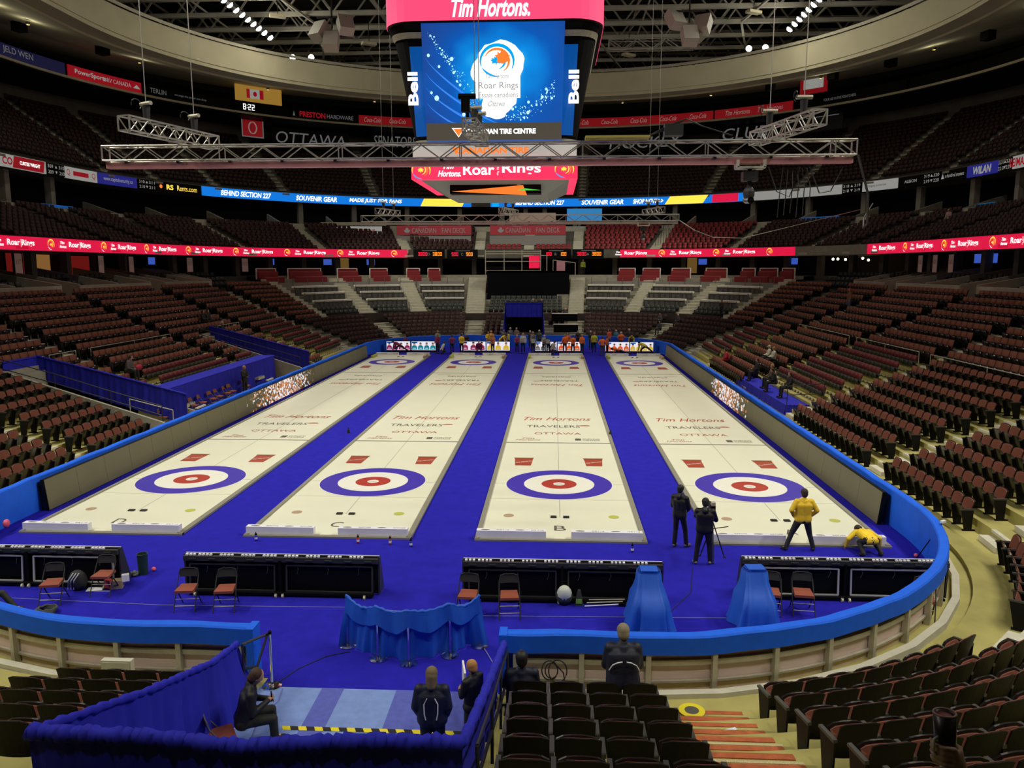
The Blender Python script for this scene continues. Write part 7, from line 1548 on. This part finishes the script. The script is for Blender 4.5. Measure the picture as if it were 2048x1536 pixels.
# --- far end curlers and others : (x px side -> metres), y, z, facing, pose, jacket, trousers, hair
MAR=(.24,.02,.07); ORG=(.78,.15,.02); GRY=(.20,.20,.19); TEA=(.02,.18,.24); CRM=(.55,.52,.44); GRN=(.12,.35,.22)
HB=(.03,.018,.012); HW_=(.55,.52,.48); HY=(.35,.2,.07)
def ray_x(px,y): # metres across at depth y for a photo column
    d=CFW+CRT*((px-1024)/FPX); return CAM.x+(y-CAM.y)*d.x/d.y
FP=[(801,41.7,0,1.4,'lunge',MAR,DK,HB,'maroon curler stretching low in front of the leftmost photo board'),
(876,41.2,0,2.6,'stand',MAR,DK,HY,'curler in red top standing beside the teal photo board'),
(884,40.8,0,-1.2,'crouch',CRM,DK,HB,'person in beige and black crouching right of the teal photo board'),
(905,41.4,0,.3,'hips',MAR,DK,HB,'maroon jacketed curler standing between the two left board pairs'),
(924,41.4,0,-.4,'hold',YEL,DK,HB,'yellow jacketed woman standing left of the dark pink photo board'),
(959,41.5,0,PI,'crouch',MAR,MAR,HY,'maroon clad curler sitting on the floor before the dark pink photo board'),
(986,41.5,0,.5,'hold',(.5,.16,.08),DK,HY,'curler in red and orange top before the yellow photo board'),
(1034,41.6,0,PI,'hold',MAR,DK,HY,'woman in maroon and black facing the camera left of the blue tunnel front'),
(1046,41.9,0,PI,'stand',CRM,DK,HY,'blond woman in cream jacket facing the camera at centre'),
(1066,41.2,0,0,'lean',GRY,BLK,HB,'person in grey shirt bending over at the left of the grey photo board'),
(1088,41.9,0,2.8,'hold',(.28,.26,.24),DK,HW_,'person in grey top standing at the grey photo board'),
(1096,41.1,0,.2,'lean',(.17,.16,.14),BLK,HB,'person in dark grey shirt bending over the grey photo board'),
(1103,41.0,0,-.9,'crouch',(.3,.28,.25),DK,HB,'person in grey crouching at the right of the grey photo board'),
(1129,41.8,0,.2,'stand',ORG,(.10,.01,.02),HY,'orange jacketed curler, left one before the orange women photo board'),
(1145,41.7,0,-.2,'hold',ORG,DK,HB,'orange jacketed curler, middle one before the orange women photo board'),
(1163,41.3,0,-.6,'stand',ORG,DK,HY,'orange jacketed curler at the right end of the orange women photo board'),
(1187,42.6,0,0,'stand',(.55,.55,.03),BLK,HY,'lime yellow jacketed person walking away between the right boards'),
(1203,40.2,0,.1,'hips',ORG,(.05,.05,.05),HB,'orange jacketed curler with grey trousers, back to the camera, nearest sheet A'),
(1213,40.8,0,-1.3,'stand',(.5,.10,.03),BLK,HB,'dark and orange clad curler beside the grey trousered one'),
(1240,41.1,0,1.45,'plank',ORG,BLK,HB,'orange clad curler stretching on the floor before the right photo boards'),
(1289,41.3,0,.9,'lunge',(.6,.5,.03),BLK,HB,'yellow jacketed curler lunging before the rightmost photo board'),
(813,44.6,0,PI,'sit',MAR,DK,HB,'person in maroon sitting behind the leftmost photo board'),
(877,45.4,0,PI,'hold',GRN,DK,HY,'person in green jacket standing behind the teal photo board'),
(925,46.4,0,PI,'sit',BLK,DK,HB,'dark clad person left of the pair sitting behind the far boards'),
(934,46.3,0,PI,'sit',BLK,DK,HW_,'dark clad person right of the pair sitting behind the far boards'),
(977,45.2,0,PI,'hold',YEL,YEL,HB,'yellow clad curler, left of the group behind the yellow photo board'),
(983,45.0,0,2.8,'stand',(.65,.33,.03),YEL,HY,'orange yellow clad curler, second of the group behind the yellow photo board'),
(1001,44.6,0,-1.8,'lean',YEL,YEL,HB,'yellow clad curler leaning on the yellow photo board'),
(1008,46.9,0,PI,'stand',(.10,.10,.1),DK,HB,'grey clad person left of the blue tunnel mouth'),
(1017,44.9,0,1.4,'stand',(.62,.5,.03),DK,HB,'yellow jacketed curler nearest the blue tunnel'),
(1021,48.2,0,PI,'stand',(.12,.13,.15),DK,HW_,'grey haired person standing inside the left of the blue tunnel'),
(1033,48.2,0,PI,'hold',(.16,.11,.08),DK,HY,'brown haired person standing inside the blue tunnel'),
(1060,46.4,0,2.5,'stand',BLK,DK,HW_,'white haired person in black at the right of the blue tunnel'),
(1065,44.8,0,2.8,'stand',(.22,.18,.14),DK,HW_,'white haired person in tan at the right of the blue tunnel'),
(1078,45.2,0,-2.6,'stand',(.03,.05,.03),DK,HW_,'white haired person in dark green right of the blue tunnel'),
(1155,45.6,0,PI,'hold',BLK,DK,HB,'black clad person behind the orange curlers'),
(1135,44.0,0,2.7,'stand',ORG,DK,HB,'orange clad curler standing behind the other orange curlers'),
(1180,45.4,0,-2.6,'stand',(.02,.025,.03),DK,HW_,'white haired person in black left of the lime yellow jacket'),
(1216,46.3,0,2.2,'stand',(.75,.10,.03),DK,HB,'red orange clad person behind the right photo boards'),
(1230,46.9,0,PI,'stand',TEA,DK,HW_,'teal jacketed person standing behind the right photo boards'),
(1240,45.4,0,.2,'hips',ORG,DK,HW_,'orange jacketed person with arms wide behind the orange photo board'),
(1256,47.2,0,PI,'stand',(.03,.02,.03),DK,HW_,'dark clad person behind the rightmost photo boards'),
(1260,44.3,0,PI,'lean',(.6,.5,.03),DK,HY,'yellow jacketed person leaning on the rightmost photo boards'),
(762,45.6,.3,PI,'hold',BLK,BLK,HB,'person in black suit behind the far left corner of the boards')]
for i,(px,y,z,rz,ps,jc,tc,hc,lab) in enumerate(FP):
    person(lab,(ray_x(px,y),y,z+.01),rz,ps,jc,tc,hc,False,.97+.05*math.sin(i*1.7),fem=bool(i%2))
# --- people scattered in the stands : photo point and height above floor -> placed on their tier
def on_tier(u,k): d=rd(k,u)-.35; p,n=P1.pt(u,d,rz_(k,u)+.01); return (p.x,p.y,p.z),math.atan2(-n[1],-n[0])-PI/2
ST=[(uL(30.0),9,'sit',BLK,DK,HB,'person in black sitting in the left seats, holding something pale'),(uL(29.2),9,'sit',(.006,.006,.006),DK,BLK,'second dark person sitting left of the one with a pale face'),
(uL(28.4),7,'sit',BLK,DK,HW_,'white haired person at the top of the farther left ramp'),(uL(12.6),5,'sitlean',(.10,.09,.08),DK,HB,'person in grey leaning forward in the left seats beside a red coat'),
(50.9,3,'sit',(.03,.03,.04),DK,HB,'dark clad person sitting in the far right lower seats, lowest of three'),(51.6,5,'sit',(.05,.05,.06),DK,HB,'dark clad person sitting in the far right lower seats, middle of three'),(50.4,5,'sit',(.03,.03,.04),DK,HW_,'dark clad person sitting in the far right lower seats, right of three'),
(60.9,8,'sit',(.3,.28,.22),DK,HW_,'pale clad person sitting above the blue tunnel, left'),(60.0,8,'sit',BLK,DK,HY,'dark clad person sitting above the blue tunnel, right'),
(48.75,8,'hold',(.03,.02,.02),DK,HB,'person standing on the right corner aisle with pale papers'),
(uR(33.2),12,'stand',(.20,.07,.04),(.05,.09,.16),(.5,.09,.03),'red haired person in jeans standing on the right aisle'),
(uR(29.6),1,'sitlean',(.5,.02,.03),(.5,.02,.03),HB,'person in red jacket sitting in the right front seats'),
(uR(25.4),3,'sit',(.6,.62,.45),DK,HW_,'person in white and lime sitting in the right seats, left of two'),(uR(24.3),3,'sit',(.6,.62,.5),DK,HY,'person in white and lime sitting in the right seats, right of two')]
for u,k,ps,jc,tc,hc,lab in ST:
    loc,rz=on_tier(u,k)
    if 59<u<62: p,n=P1.pt(u,9.6,2.78); loc=tuple(p)
    person(lab,loc,rz,ps,jc,tc,hc)
mb=MB(); p_,r_=on_tier(uL(13.3),5); mb.ball((p_[0]+.2,p_[1],p_[2]+.62),(.15,.28,.16),10,7); tag(mb.build('red_coat',mat('coat_red',(.45,.02,.05),.8),smooth=True),'red coat lying over the left seats beside the leaning person','coat')
for x,y,rz,ps,jc,hc,lab in ((12.2,21.5,1.6,'sit',BLK,HB,'dark clad person at the far end of the right camera platform'),(12.3,18.6,1.7,'sit',(.10,.07,.04),HY,'blond person in brown on the right camera platform'),(12.1,17.2,1.5,'sitlean',BLK,HB,'dark clad person in the middle of the right camera platform'),(12.3,15.2,1.6,'sit',BLK,HB,'dark clad person nearest on the right camera platform')): person(lab,(x,y,.63),rz,ps,jc,DK,hc)
person('blond person in black coat standing before the left skirted platform',(-18.45,18.4,.01),-1.9,'hold',BLK,BLK,(.45,.25,.05))
p_,n_=P1.pt(45.2,24.5,11.1); person('person in pale pink top on the upper right aisle',tuple(p_),2.2,'sitlean',(.5,.3,.28),(.4,.36,.3),HY)
person('grey haired person behind the higher media desk',(1.0,53.6,2.0),PI,'sit',(.04,.04,.05),DK,HW_)
person('person in lime vest standing on the concourse right of the scaffold',(3.2,66.0,6.6),PI,'stand',(.35,.45,.03),DK,HB)
